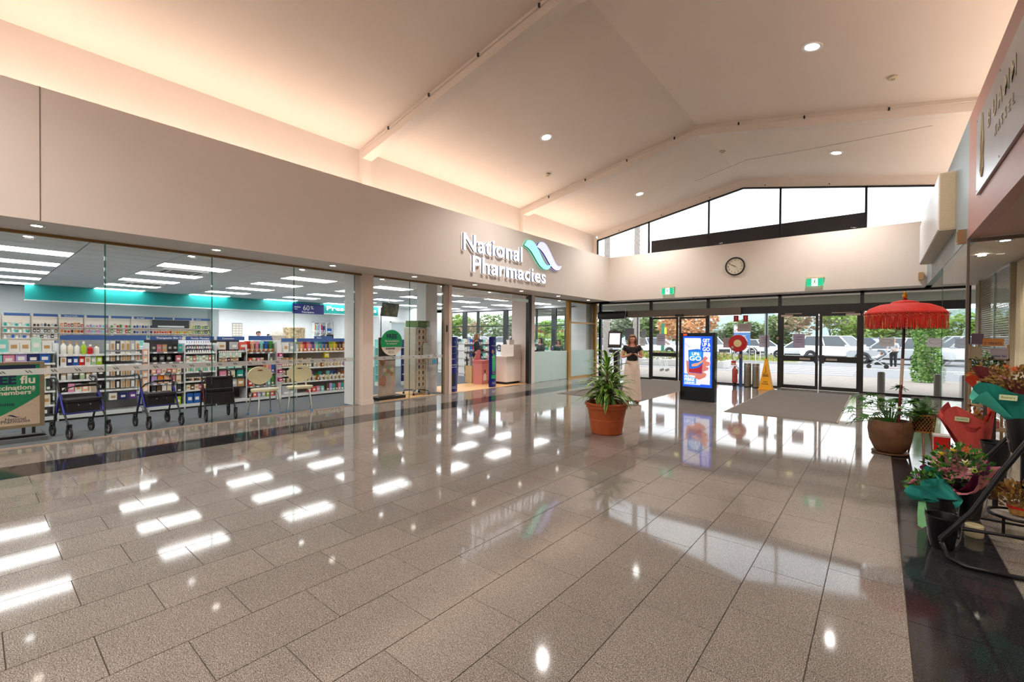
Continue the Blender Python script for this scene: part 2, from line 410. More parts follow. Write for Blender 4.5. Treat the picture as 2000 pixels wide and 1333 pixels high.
cg = struct(MB().box(-24.1, -9.15, -6, 16.4, 3.03, 3.1).build('shop_ceiling', M('#5f6465', .8, name='ceiling_grid')))
tm = MB().box(.01, .625, .01, 1.24, 0, .025).mesh('ceiling_tile', M('#eef1f1', .8, var=.03, scale=40, name='ceiling_tile'))
tlong = {}
rest = MB()
for k in range(16):
    for j in range(-4, 14):
        x, y = -9.16-.635*(k+1), -.05+1.25*j
        if y+1.25 > 16.5: continue
        if k % 3 == 0 and k >= 3 and j % 2 == 0: continue
        if -1 <= j and k < 16: link('ceiling_tile', tm, cg, (x, y, 3.0))
        else: rest.box(x+.006, x+.629, y+.006, y+1.244, 3.0, 3.025)
o = rest.build('distant_tiles', M('#eef1f1', .8, var=.03, scale=40, name='ceiling_tile'), cg); o['kind'] = 'stuff'
rows = ['row nearest the shop glass', 'second row from the glass', 'middle row', 'fourth row from the glass', 'row next to the teal fascia']
lf = MB().box(0, .62, 0, 1.23, 0, .012).box(.0, .62, 0, .012, -.006, .0).mesh('frame', WHITE)
ld = MB().box(.02, .6, .02, 1.21, -.006, 0).mesh('diffuser', PANEL)
n = 0
for r in range(5):
    for j in (-4, -2, 0, 2, 4, 6, 8, 10, 12):
        lab = 'shop ceiling light, %s, %s from the poster end' % (rows[r], ordn(max(0, j//2)))
        if j < 0: lab = 'shop ceiling light past the flu poster, %s, %s one' % (rows[r], 'nearer' if j == -2 else 'farther')
        t = thing('ceiling_light', lab, 'light', (-9.155-.635*(3*r+4), -.04+1.25*j, 3.0), 0, 'light panels in the pharmacy ceiling')
        link('frame', lf, t); link('diffuser', ld, t)
# bulkhead over the shop's side windows and around the shopfront
struct(MB().box(-9.16, -9.05, -6, 16.45, 2.96, 3.1).box(-19.2, -9.1, 16.38, 16.5, 2.85, 3.1).box(-10.45, -9.1, 16.38, 16.5, 0, 2.9).box(-19.2, -9.1, 16.38, 16.5, 0, .35).box(-19.2, -17.8, 16.38, 16.5, 0, 3).build('wall_shop_end', SHOPWHITE))
# fascia
t = thing('shop_fascia', 'long teal fascia band over the dispensary reading Prescriptions', 'sign', (-19.05, 1.0, 2.55))
MB().box(-.1, 0, 0, 11.75, 0, .44).build('fascia_board', TEAL, t)
MB().box(-.13, .012, -.01, 11.76, -.03, 0).build('edge_trim', WHITE, t)
me = text_mesh('Prescriptions', .30, .012, .006, mats=WHITE); link('lettering', fitw(me, 2.55, .25), t, (.008, 9.1, .08), ROT_PX)
b = thing('hanging_sign', 'blue hanging sign with 60% Prescriptions in white below the teal fascia', 'sign', (-18.8, 8.5, 2.48))
MB().box(-.02, 0, 0, 1.35, 0, .42).build('sign_board', NAVY, b)
for s_, sz, y, z in (('60', .30, .42, .15), ('%', .2, .75, .2), ('Prescriptions', .1, .38, .04), ('members', .08, .03, .25), ('save', .07, .08, .17)):
    link('lettering', text_mesh(s_, sz, .004, .003, mats=WHITE), b, (.004, y, z), ROT_PX)
MB().box(-.012, -.008, .1, .11, .42, .52).build('hanger', CHROME, b); MB().box(-.012, -.008, 1.2, 1.21, .42, .52).build('hanger', CHROME, b)

def swoosh(w, h, t=0):
    """outline of one S-shaped ribbon of the shop's emblem"""
    P = [(0, .74), (.07, .9), (.17, .99), (.3, .98), (.42, .86), (.55, .62), (.68, .36), (.78, .2), (.88, .14), (1, .2), (.95, .06), (.86, -.02), (.72, -.04), (.58, .06), (.44, .26), (.32, .46), (.22, .6), (.1, .7)]
    out = []; n = len(P)
    for i in range(n):
        a_, b_, c_, d_ = (Vector(P[(i+k) % n]) for k in (-1, 0, 1, 2))
        for q in range(3):
            u = q/3; v = .5*((2*b_)+(c_-a_)*u+(2*a_-5*b_+4*c_-d_)*u*u+(3*b_-a_-3*c_+d_)*u**3)
            if i in (0, 9) or i in (8, n-1): v = b_.lerp(c_, u)
            out.append((v.x*w, v.y*h))
    return out
def swoosh_mesh(w, h, t, d, mt):
    m = MB(); m.extrude([(x, y, 0) for x, y in swoosh(w, h, t)], (0, 0, d)); return m.mesh('swoosh', mt)
# shopfront panes
sf = struct(MB().box(-9.07, -9.03, -1.5, 5.45, 0, .012).box(-9.07, -9.03, 5.86, 8.1, 0, .012).box(-9.065, -9.035, -1.5, 8.2, 2.925, 2.95).build('window_2', JAMB))
marks = [MB().poly([(0, -.04, .018), (0, -.026, .018), (0, .005, -.016), (0, -.009, -.016)]).poly([(0, -.008, .018), (0, .006, .018), (0, .037, -.016), (0, .023, -.016)]).mesh('swoosh_mark', M('#3b3f45', .6, name='film_mark'))]
for a, b_ in ((-1.5, -.1), (-.1, 1.3), (1.3, 2.7), (2.7, 4.12), (4.12, 5.45), (5.87, 6.97), (6.97, 8.06)):
    p = MB().quad((-9.05, a+.004, .01), (-9.05, b_-.004, .01), (-9.05, b_-.004, 2.93), (-9.05, a+.004, 2.93)).build('glass_panel', GLASS, sf)
    MB().box(-9.058, -9.042, b_-.012, b_+.004, .01, 2.93).build('glass_edge', GLASS_EDGE, p)
    MB().quad((-9.046, a, .992), (-9.046, b_, .992), (-9.046, b_, 1.078), (-9.046, a, 1.078)).build('film_band', FILM, p)
    y = a+.12
    while y < b_-.05:
        if y > -.3: link('swoosh_mark', marks[0], p, (-9.043, y, 1.035))
        y += .245
struct(MB().box(-9.5, -9.1, 5.47, 5.86, 0, 3).build('trim_4', SHOPWHITE))
struct(MB().box(-9.12, -8.95, 5.6, 5.87, 0.0, 2.96).box(-9.13, -8.94, 5.59, 5.88, 0, .1).build('trim_5', BEIGE))
struct(MB().box(-9.95, -9.55, 7.9, 8.3, 0, 3).build('trim_6', SHOPWHITE))
j = MB().box(-9.12, -8.98, 8.08, 8.2, 0, 2.96, 0).box(-9.12, -8.98, 8.22, 8.33, 0, 2.96, 1).box(-9.10, -9.0, 8.2, 8.22, 0, 2.96, 2).box(-8.979, -8.97, 8.12, 8.17, 1.68, 1.86, 2)
j.box(-9.1, -9.0, 8.33, 11.8, 2.70, 2.80, 3).box(-9.08, -9.02, 8.33, 11.8, 2.90, 2.96, 3)
j.box(-9.12, -8.98, 11.8, 11.93, 0, 2.96, 2).box(-9.14, -8.97, 11.93, 12.1, 0, 2.96, 4)
dr = struct(j.build('door_1', [JAMB, BEIGE, BLACK, CHROME, M('#e6dad2', .5, name='pale_jamb')]))
MB().quad((-9.05, 8.33, 2.8), (-9.05, 11.8, 2.8), (-9.05, 11.8, 2.9), (-9.05, 8.33, 2.9)).build('glass_panel', GLASS, dr)
struct(MB().box(-9.85, -9.14, 11.95, 12.05, 0, 3).build('wall_entry', M('#ddd3cc', .5, name='entry_partition')))
g = MB().box(-9.12, -8.98, 14.25, 14.42, 0, 2.95).box(-9.12, -8.98, 16.3, 16.42, 0, 2.95).box(-9.1, -9.0, 14.42, 16.3, 2.09, 2.15).box(-9.1, -9.0, 14.42, 16.3, 2.88, 2.95).box(-9.1, -9.0, 14.42, 16.3, 0, .06)
w3 = struct(g.build('window_3', GOLD))
for a, b_ in ((12.11, 13.16), (13.17, 14.24)):
    p = MB().quad((-9.05, a, 1.06), (-9.05, b_, 1.06), (-9.05, b_, 2.93), (-9.05, a, 2.93)).build('glass_panel', GLASS, w3)
    MB().box(-9.053, -9.047, a, b_, .01, 1.06).build('frosted_panel', FROST, p)
p = MB().quad((-9.05, 14.42, 1.06), (-9.05, 16.3, 1.06), (-9.05, 16.3, 2.09), (-9.05, 14.42, 2.09)).build('glass_panel', GLASS, w3)
MB().box(-9.053, -9.047, 14.42, 16.3, .06, 1.06).build('frosted_panel', FROST, p)
MB().quad((-9.05, 14.42, 2.15), (-9.05, 16.3, 2.15), (-9.05, 16.3, 2.88), (-9.05, 14.42, 2.88)).build('glass_panel', GLASS, w3)
struct(MB().box(-9.7, -9.2, 15.9, 16.38, 0, 3).build('trim_7', SHOPWHITE))
# windows in the far end of the shop
w = MB()
DGREY = M('#2f3634', .4, name='dark_window_frame')
for x, q in ((-17.75, .1), (-16.7, .28), (-15.75, .12), (-13.9, .26), (-12.06, .07), (-11.1, .24), (-10.5, .06)): w.box(x-q/2, x+q/2, 16.36, 16.46, .35, 2.85)
w.box(-17.8, -10.45, 16.38, 16.44, 2.05, 2.1).box(-17.8, -10.45, 16.38, 16.44, 2.8, 2.86).box(-17.8, -10.45, 16.38, 16.44, .35, .42)
w4 = struct(w.build('window_4', DGREY))
xs = [-17.75, -16.7, -15.75, -13.9, -12.06, -11.1, -10.5]
for a, b_ in zip(xs[:-1], xs[1:]):
    MB().quad((a, 16.41, .4), (b_, 16.41, .4), (b_, 16.41, 2.06), (a, 16.41, 2.06)).build('window_pane', GLASS_OUT, w4)
    MB().quad((a, 16.41, 2.1), (b_, 16.41, 2.1), (b_, 16.41, 2.8), (a, 16.41, 2.8)).build('window_pane', GLASS_OUT, w4)
# pale doors in the wall beyond the dispensary
for i, y in ((2, 13.6), (3, 14.75)):
    d = struct(MB().box(-19.2, -19.12, y-.06, y, 0, 2.3).box(-19.2, -19.12, y+.9, y+.96, 0, 2.3).box(-19.2, -19.12, y-.06, y+.96, 2.24, 2.32).build('door_%d' % i, WHITE))
    MB().box(-19.2, -19.15, y, y+.9, 0, 2.24).build('door_leaf', M('#cfdde0', .4, name='pale_door'), d)
    MB().box(-19.14, -19.11, y+.78, y+.84, 1.0, 1.14).build('door_handle', CHROME, d)

# ------------------------------------------------------------------ end wall glazing and entrance doors
ex = [-8.81, -6.68, -4.62, -2.45, -.39, 1.77]
e = MB()
for x in ex: e.box(x-.045, x+.045, 16.34, 16.46, 0, 2.96)
e.box(-8.85, 1.81, 16.34, 16.46, 2.90, 2.96).box(-8.85, 1.81, 16.33, 16.47, 2.37, 2.60).box(-8.85, -6.68, 16.36, 16.44, 0, .05).box(-4.62, -2.45, 16.36, 16.44, 0, .05).box(-.39, 1.77, 16.36, 16.44, 0, .05)
e.box(-7.225, -7.20, 16.37, 16.43, 0, 2.4).box(-2.83, -2.80, 16.37, 16.43, 0, 2.4).box(-8.85, -8.77, 16.34, 16.46, 0, 2.96)
w5 = struct(e.build('window_5', BLACK))
def pane(xa, xb, za, zb, par, y=16.40): return MB().quad((xa, y, za), (xb, y, za), (xb, y, zb), (xa, y, zb)).build('window_pane', GLASS_OUT, par)
for a, b_ in zip(ex[:-1], ex[1:]): pane(a+.045, b_-.045, 2.6, 2.9, w5)
for a, b_ in ((-8.77, -7.225), (-7.2, -6.725), (-4.575, -2.83), (-2.80, -2.495), (-.345, 1.725)): pane(a, b_, .05, 2.37, w5)
def leaf(name, xa, xb, st=.07, y=16.36, mid=(.87, 1.01), bot=.12):
    d = MB().box(xa, xa+st, y, y+.05, .01, 2.32).box(xb-st, xb, y, y+.05, .01, 2.32).box(xa+st, xb-st, y, y+.05, 2.25, 2.32).box(xa+st, xb-st, y, y+.05, mid[0], mid[1]).box(xa+st, xb-st, y, y+.05, .01, bot)
    o = struct(d.build(name, BLACK)); pane(xa+st, xb-st, bot, mid[0], o, y+.02); pane(xa+st, xb-st, mid[1], 2.25, o, y+.02); return o
leaf('door_4', -6.63, -5.62, y=16.27); leaf('door_5', -5.58, -4.60, y=16.27)
d6 = leaf('door_6', -2.40, -1.43, mid=(.86, 1.03)); d7 = leaf('door_7', -1.40, -.43, mid=(.86, 1.03))
struct(MB().box(-2.42, -.4, 16.34, 16.44, 2.32, 2.4).build('trim_8', BLACK))
for d, x, s_ in ((d6, -1.52, -1), (d7, -1.36, 1)):
    MB().box(x, x+.09, 16.31, 16.35, .82, 1.07).build('push_plate', M('#3c3a40', .3, .5, name='door_plate'), d)
    xl = x-.38 if s_ < 0 else x+.13
    MB().box(xl, xl+.27, 16.352, 16.358, .91, .97).build('notice_label', M('#b9ada3', .6, name='pale_label'), d)
    link('lettering', text_mesh('DOOR CLOSED' if s_ < 0 else 'PUSH TO OPEN', .032, .001, mats=BLACK), d, (xl+.02, 16.35, .93), ROT_NY)
DC = M('#c8bdb0', .4, .3, name='door_closer')
MB().box(-2.40, -2.08, 16.28, 16.35, 2.25, 2.31).box(-2.3, -1.85, 16.3, 16.32, 2.33, 2.35).build('door_closer', DC, d6)
MB().box(-.76, -.42, 16.28, 16.35, 2.25, 2.31).box(-1.1, -.55, 16.3, 16.32, 2.33, 2.35).build('door_closer', DC, d7)
# automatic door operator over the sliding leaves
t = thing('door_operator', 'long dull-bronze automatic door operator box over the sliding doors', 'door gear', (-7.54, 16.2, 2.34))
MB().box(0, 4.0, 0, .13, 0, .25).build('cover', M('#6b6259', .35, .6, name='dull_bronze'), t); MB().box(1.85, 2.15, -.05, 0, -.02, .07).build('sensor', BLACK, t)
t = thing('air_curtain', 'dark rounded air curtain unit under the transom by the gold post', 'heater', (-8.78, 16.1, 2.30))
MB().extrude([(0, 0, 0), (0, .22, 0), (0, .22, .28), (0, .08, .30), (0, -.02, .2), (0, -.03, .06)], (1.15, 0, 0)).build('casing', M('#232427', .4, name='charcoal_plastic'), t)
MB().box(.05, 1.1, .02, .12, -.008, .0).build('outlet_grille', BLACK, t)
MB().tube([(1.17, .05, .4), (1.2, .03, .2), (1.16, .02, .02), (.9, .01, -.02), (.2, .01, -.02), (-.02, .02, .06)], .008, 6).build('cable', WHITE, t)

# ------------------------------------------------------------------ ceiling fixtures
def tilt(x): return .191 if x < XR else -.191
near = {-1.9: 'nearest the photographer', 8.77: 'row before the clock wall', 14.15: 'row nearest the gable windows'}
for x, y in ROOF_DL:
    t = thing('downlight', 'round white recessed downlight in the %s roof slope, %s' % ('pharmacy-side' if x < XR else 'florist-side', near[y]), 'light', (x, y, zroof(x)), 0, 'downlights in the pitched ceiling')
    rim = MB().lathe([(.09, -.004), (.15, -.012), (.155, 0), (.09, .0)], n=28, cap=False).build('rim', WHITE, t, 40); rim.rotation_euler = (0, -math.atan(tilt(x)), 0)
    l = MB().lathe([(0, -.006), (.115, -.006), (.115, .0)], n=28, cap=False).build('lamp_face', DLE2, t); l.rotation_euler = rim.rotation_euler
for i, (x, y) in enumerate(SOFFIT_DL):
    t = thing('soffit_downlight', 'small round warm downlight in the soffit along the pharmacy front, %s from the far corner' % ordn(8-i), 'light', (x, y, 2.96), 0, 'downlights under the pharmacy bulkhead')
    MB().lathe([(.05, -.002), (.085, -.006), (.09, 0)], n=20, cap=False).build('rim', CHROME, t, 40)
    MB().lathe([(0, -.004), (.052, -.004), (.052, 0)], n=20, cap=False).build('lamp_face', DLE, t)
for x, y, w_ in ((-7.24, 10.32, 'by the second roof beam on the pharmacy side'), (.14, 10.25, 'high on the florist-side slope'), (-3.46, 13.46, 'near the ridge before the gable')):
    t = thing('smoke_detector', 'small cream smoke detector on the ceiling %s' % w_, 'detector', (x, y, zroof(x)))
    MB().lathe([(.055, -.045), (.07, -.04), (.075, -.015), (.05, -.012), (.05, 0)], n=20).build('housing', M('#cfc3a8', .5, name='aged_cream'), t, 40)
    MB().lathe([(.02, -.06), (.03, -.058), (.03, -.045)], n=12).build('sensor_cap', M('#b9a988', .5, name='aged_cream_dark'), t, 40)
# conduit runs with small brackets clipped along the roof beams
for i, y in enumerate((5.60, 11.48)):
    t = thing('conduit', 'thin white conduit with black clips along the %s roof beam' % ('nearer' if i == 0 else 'farther'), 'pipe', (0, y, 0))
    pts = [(x, 0, zroof(x)-.07) for x in (-9.0, XR)]; MB().tube(pts, .012, 6).build('pipe', PAINT, t)
    pts = [(x, 0, zroof(x)-.07) for x in (XR, 1.9)]; MB().tube(pts, .012, 6).build('pipe', PAINT, t)
    for x in (-8.0, -6.7, -5.4, -4.1, -2.6, -1.3, 0.1):
        MB().box(x-.015, x+.015, -.03, .0, zroof(x)-.1, zroof(x)-.04).build('clip', BLACK, t)
for x in (-8.0, -6.3, -4.6, -2.9, -1.2):
    t = thing('sprinkler_head', 'tiny sprinkler nozzle above the gable windows, %s from the pharmacy side' % ordn(int((x+8)/1.7+.5)), 'sprinkler', (x, 16.34, zroof(x)-.2))
    MB().tube([(0, .04, 0), (0, -.03, 0)], .012, 6).build('pipe', BLACK, t); MB().lathe([(0, -.01), (.025, -.005), (0, 0)], (0, -.03, 0), 8).build('deflector', BLACK, t)
t = thing('roof_cable', 'thin cable strung across the roof slope below the far beam', 'cable', (0, 0, 0))
MB().tube([(-4.6, 14.8, zroof(-4.6)-.05), (-3.0, 14.2, zroof(-3.0)-.05), (-1.4, 13.6, zroof(-1.4)-.05), (.8, 12.6, zroof(.8)-.05)], .004, 5).build('wire', M('#8a7a6c', .6, name='wire'), t)

# ------------------------------------------------------------------ signs and clock on the bulkheads
LIT = M('#ffffff', .4, emit=1.3, var=0, name='lit_white_letter'); LEDGE_ = M('#6f7fae', .5, name='letter_return')
t = thing('pharmacy_sign', 'lit white letters reading National Pharmacies with green and lilac swooshes', 'sign', (-8.05, 7.78, 3.2))
def letters(s_, y, z, w_, h_):
    me = text_mesh(s_, 1, .05, .013, 'LEFT', 1.06, LIT); me.materials.append(LEDGE_)
    for p_ in me.polygons:
        if abs(p_.normal.z) < .5: p_.material_index = 1
    xs = [v.co.x for v in me.vertices]; x0 = min(xs); sx = w_/(max(xs)-x0)
    for v in me.vertices: v.co.x = (v.co.x-x0)*sx; v.co.y *= h_/.73; v.co.z += .025
    link('lettering', me, t, (.02, y, z), ROT_PX)
letters('National', 0.0, .53, 2.36, .44); letters('Pharmacies', .33, .02, 3.2, .42)
def ribbon(y, z, mt, ed):
    me = swoosh_mesh(1.38, .74, .30, .05, mt); me.materials.append(ed)
    for p_ in me.polygons:
        if abs(p_.normal.z) < .5: p_.material_index = 1
    link('swoosh', me, t, (.02, y, z), ROT_PX)
ribbon(2.44, .48, M('#8ff5e0', .4, emit=.9, var=0, name='lit_mint'), M('#1a9a72', .5, name='mint_return'))
ribbon(3.05, .53, M('#c4c9ff', .4, emit=.9, var=0, name='lit_lilac'), M('#3355b0', .5, name='lilac_return'))
t = thing('wall_clock', 'round wall clock with black rim and cream dial above the entrance', 'clock', (-3.59, 15.6, 3.87))
Mx = Matrix.Rotation(pi/2, 4, 'X')
MB().lathe([(.255, 0), (.29, .0), (.295, .03), (.28, .055), (.255, .05), (.25, .03)], n=40, M4=Mx, cap=False).build('rim', BLACK, t, 40)
MB().lathe([(0, .03), (.255, .03), (.255, 0)], n=40, M4=Mx, cap=False).build('dial', M('#d8d2bf', .5, name='cream_dial'), t)
for k in range(12):
    a = pi/2-2*pi*(k+1)/12; link('numeral', text_mesh(str(k+1), .06, .001, .001, 'CENTER', mats=BLACK), t, (.195*cos(a), -.033, .195*sin(a)-.02), ROT_NY)
for a, ln, w_ in ((rad(118+40), .17, .012), (rad(152), .12, .018)):
    d = Vector((cos(a), 0, sin(a))); nrm = Vector((-sin(a), 0, cos(a)))*w_/2
    MB().extrude([tuple(-d*.03+nrm), tuple(-d*.03-nrm), tuple(d*ln-nrm*.5), tuple(d*ln+nrm*.5)], (0, -.004, 0)).build('hand', BLACK, t, loc=(0, -.034, 0))
for x, lab in ((-5.75, 'over the sliding doors'), (-1.46, 'over the hinged doors')):
    t = thing('exit_sign', 'green and white running man exit sign %s' % lab, 'sign', (x, 15.56, 3.1))
    MB().box(-.2, .2, -.02, .02, 0, .21).build('sign_box', M('#e8fff6', .4, emit=.9, var=0, name='exit_white'), t)
    MB().box(-.2, -.075, -.025, .025, 0, .21).build('green_panel', M('#10b98a', .4, emit=.5, var=0, name='exit_green'), t)
    MB().box(.075, .2, -.025, .025, 0, .21).build('green_panel', M('#10b98a', .4, emit=.5, var=0, name='exit_green'), t)
    MB().box(-.2, .24, -.03, .04, .21, .25).build('housing', M('#d8c9a8', .5, name='exit_housing'), t)
    fig = MB().lathe([(0, 0), (.014, 0), (.014, .004), (0, .004)], (0.01, -.022, .17), 8, M4=Mx)
    fig.tube([(.01, -.023, .15), (-.005, -.023, .1)], .012, 5).tube([(-.005, -.023, .1), (.03, -.023, .07), (.02, -.023, .03)], .008, 5).tube([(-.005, -.023, .1), (-.03, -.023, .06), (-.055, -.023, .06)], .008, 5).tube([(.01, -.023, .145), (.045, -.023, .12)], .006, 5).tube([(.01, -.023, .145), (-.035, -.023, .13), (-.045, -.023, .1)], .006, 5)
    fig.build('running_figure', M('#0f8a68', .5, name='exit_dark_green'), t)
for x, y, r, lab in ((-8.05, 15.9, .085, 'by the gold post'), (-5.0, 16.0, .05, 'beside the sliding doors'), (-3.86, 16.0, .05, 'between the two door sets')):
    t = thing('dome_camera', 'small dark dome camera under the soffit %s' % lab, 'camera', (x, y, 2.96))
    MB().lathe([(r, 0), (r, -.03)], n=20).build('base', M('#bdb5ad', .5, name='camera_base'), t, 40)
    MB().lathe([(0, -.03-r*.8), (r*.5, -.03-r*.7), (r*.8, -.03-r*.35), (r*.85, -.03)], n=20).build('dome', M('#2a2826', .15, name='smoked_dome'), t, 60)
# right-hand bulkheads: kiosk sign, projecting light box, beacons
t = thing('restaurant_sign', 'grey brushed sign panel reading BUAMM with a pale gold flame emblem', 'sign', (.93, 7.88, 3.34))
MB().box(-.03, -.004, -4.6, 0, 0, .93).build('panel', M('#a9a9ac', .3, .55, var=.03, scale=4, name='sign_panel_grey'), t)
PG = M('#c9bfa4', .4, .4, name='pale_gold')
for k, ch in enumerate('BUAMM'):
    link('lettering', text_mesh(ch, .27, .004, .001, mats=PG), t, (-.034, -.75-k*.28, .55), ROT_NX)
for k, ch in enumerate('KASSEL'):
    link('lettering', text_mesh(ch, .15, .004, 0, mats=PG), t, (-.034, -1.15-k*.16, .32), ROT_NX)
f = [(0, 0), (.07, .12), (.05, .28), (.09, .22), (.1, .1), (.06, -.1), (.1, -.2), (0, -.32), (-.1, -.2), (-.06, -.1), (-.1, .1), (-.07, .25), (0, .45)]
MB().tube([(-.034, -.42+.9*a, .45+b_) for a, b_ in [(0, .4), (-.05, .2), (-.1, .05), (-.06, -.1), (-.1, -.25), (0, -.33), (.1, -.25), (.06, -.1), (.1, .05), (.05, .2), (0, .4)]], .01, 5).build('flame_outline', PG, t)
for y in (-.05, -1.4, -2.8): 
    for z in (.04, .89): MB().lathe([(0, 0), (.012, 0), (.012, .004), (0, .004)], (-.034, y, z), 8, M4=Matrix.Rotation(-pi/2, 4, 'Y')).build('screw', STEEL, t)
t = thing('light_box', 'projecting beige sign box with white face on the blue wall', 'sign', (.93, 10.0, 3.33))
MB().box(-.2, 0, 0, 4.3, 0, .93).build('casing', M('#c9b79e', .5, name='box_beige'), t)
MB().box(-.212, -.2, .02, 4.28, .02, .91).build('face_panel', M('#dfe0e4', .35, name='box_face'), t)
MB().box(-.19, -.01, -.004, 0, .02, .91).build('end_plate', M('#bba98d', .5, name='box_end'), t)
for y, x, z, lab in ((8.85, .93, 2.92, 'at the corner of the pink wall'), (15.5, .86, 3.1, 'at the far end of the blue wall')):
    t = thing('wall_speaker', 'small tan speaker box %s' % lab, 'speaker', (x, y, z))
    MB().box(-.09, 0, 0, .13, 0, .19).build('body', M('#b08d63', .5, name='tan_plastic'), t); MB().box(-.095, -.09, .015, .115, .02, .17).build('grille', M('#8b6d49', .7, var=.3, scale=300, name='tan_grille'), t)
# AC cassettes, monitor
for i, (x, y) in enumerate(((-12.27, 3.05), (-16.1, 3.1), (-12.27, 10.2))):
    t = thing('air_conditioner', 'square ceiling cassette air conditioner %s' % ['between the light panels near the glass', 'by the teal fascia', 'above the shop entrance'][i], 'air conditioner', (x, y, 3.0))
    MB().box(-.42, .42, -.42, .42, -.03, 0).build('panel', WHITE, t); MB().box(-.22, .22, -.22, .22, -.036, -.03).build('intake_grille', M('#9b9d9a', .7, var=.3, scale=120, name='grille_grey'), t)
    for k in range(4):
        o = MB().box(-.25, .25, .29, .35, -.034, -.03).build('outlet', M('#333533', .6, name='slot_dark'), t); o.rotation_euler = (0, 0, k*pi/2)
t = thing('ceiling_screen', 'small dark screen hung on a pole from the shop ceiling', 'screen', (-13.3, 9.35, 2.3))
MB().tube([(0, 0, .3), (0, 0, .7)], .02, 8).build('pole', WHITE, t)
o = MB().box(-.03, .03, -.42, .42, -.05, .42).build('screen_case', BLACK, t); o.rotation_euler = (0, rad(12), rad(15))
o2 = MB().box(.031, .034, -.39, .39, -.02, .39).build('display', M('#3a3a26', .2, emit=.3, var=.9, scale=4, name='screen_picture'), o)
# thin mats on the floor
for (a, b_, c, d_), lab in (((-6.85, -4.5, 10.3, 16.1), 'large charcoal entrance mat before the sliding doors'), ((-2.53, -.57, 10.18, 15.5), 'brown-grey entrance mat before the hinged doors')):
    t = thing('entrance_mat', lab, 'mat', ((a+b_)/2, (c+d_)/2, 0)); hx, hy = (b_-a)/2, (d_-c)/2
    MB().box(-hx+.03, hx-.03, -hy+.03, hy-.03, .0005, .012).build('pile', MATTING, t)
    MB().box(-hx, hx, -hy, -hy+.03, .0005, .008).box(-hx, hx, hy-.03, hy, .0005, .008).box(-hx, -hx+.03, -hy, hy, .0005, .008).box(hx-.03, hx, -hy, hy, .0005, .008).build('border', M('#8a8274', .6, name='mat_border'), t)
# corner glass of the kiosk on the right
KG = MB().box(.92, .95, 8.72, 8.78, 0, 2.95).box(.95, 2.4, 8.73, 8.77, 2.90, 2.95)
w6 = struct(KG.build('window_6', M('#7c7268', .4, .3, name='kiosk_frame')))
MB().quad((.95, 8.75, 0), (2.4, 8.75, 0), (2.4, 8.75, 2.9), (.95, 8.75, 2.9)).build('glass_panel', GLASS, w6)
for a, b_ in ((8.78, 10.3), (10.32, 11.9)):
    p = MB().quad((.93, a, 0.0), (.93, b_, 0.0), (.93, b_, 2.94), (.93, a, 2.94)).build('glass_panel', GLASS, w6)
MB().box(.925, .935, 11.88, 11.9, 0, 2.94).build('glass_edge', GLASS_EDGE, w6)
struct(MB().box(1.88, 2.0, 8.8, 11.9, 0, 3).box(1.9, 2.0, 15.1, 16.4, 0, 3).box(1.8, 1.9, 11.82, 11.9, 0, 2.95).box(1.8, 1.9, 15.1, 15.2, 0, 2.95).build('wall_alcove', M('#a69880', .6, var=.02, scale=2, name='stone_cladding')))
struct(MB().box(3.2, 3.3, 8.8, 16.4, 0, 3).build('wall_alcove_rear', M('#57503f', .7, name='dark_kiosk')))
gr = thing('roller_grille', 'metal brick-pattern roller grille closing the kiosk behind the glass', 'shutter', (1.84, 11.9, 0))
gm = MB()
nz_ = 62
for r in range(nz_):
    z = .02+r*.047
    gm.box(-.004, .004, 0, 3.2, z, z+.011)
    y = .0 if r % 2 else .055
    while y < 3.2: gm.box(-.004, .004, y, y+.014, z+.007, z+.047); y += .11
o = gm.build('links', M('#b7b2a4', .35, .7, name='grille_metal'), gr); o['kind'] = 'stuff'
MB().box(-.02, .02, 1.55, 1.6, 0, 2.95).build('guide_post', M('#bcd8d0', .4, name='pale_post'), gr); MB().box(-.02, .02, -.02, .03, 0, 2.95).build('guide_post', M('#bcd8d0', .4, name='pale_post'), gr)

for i, (x, y) in enumerate(SHOP_FILL):  # invented fixtures for the added fill spots
    t = thing('shop_downlight', 'small round downlight inside the shop glass, %s from the salon end' % ordn(8-i), 'light', (x, y, 3.0), 0, 'downlights just inside the shop glass')
    MB().lathe([(.05, -.002), (.08, -.006), (.085, 0)], n=20, cap=False).build('rim', WHITE, t, 40); MB().lathe([(0, -.004), (.052, -.004), (.052, 0)], n=20, cap=False).build('lamp_face', DLE2, t)
import re
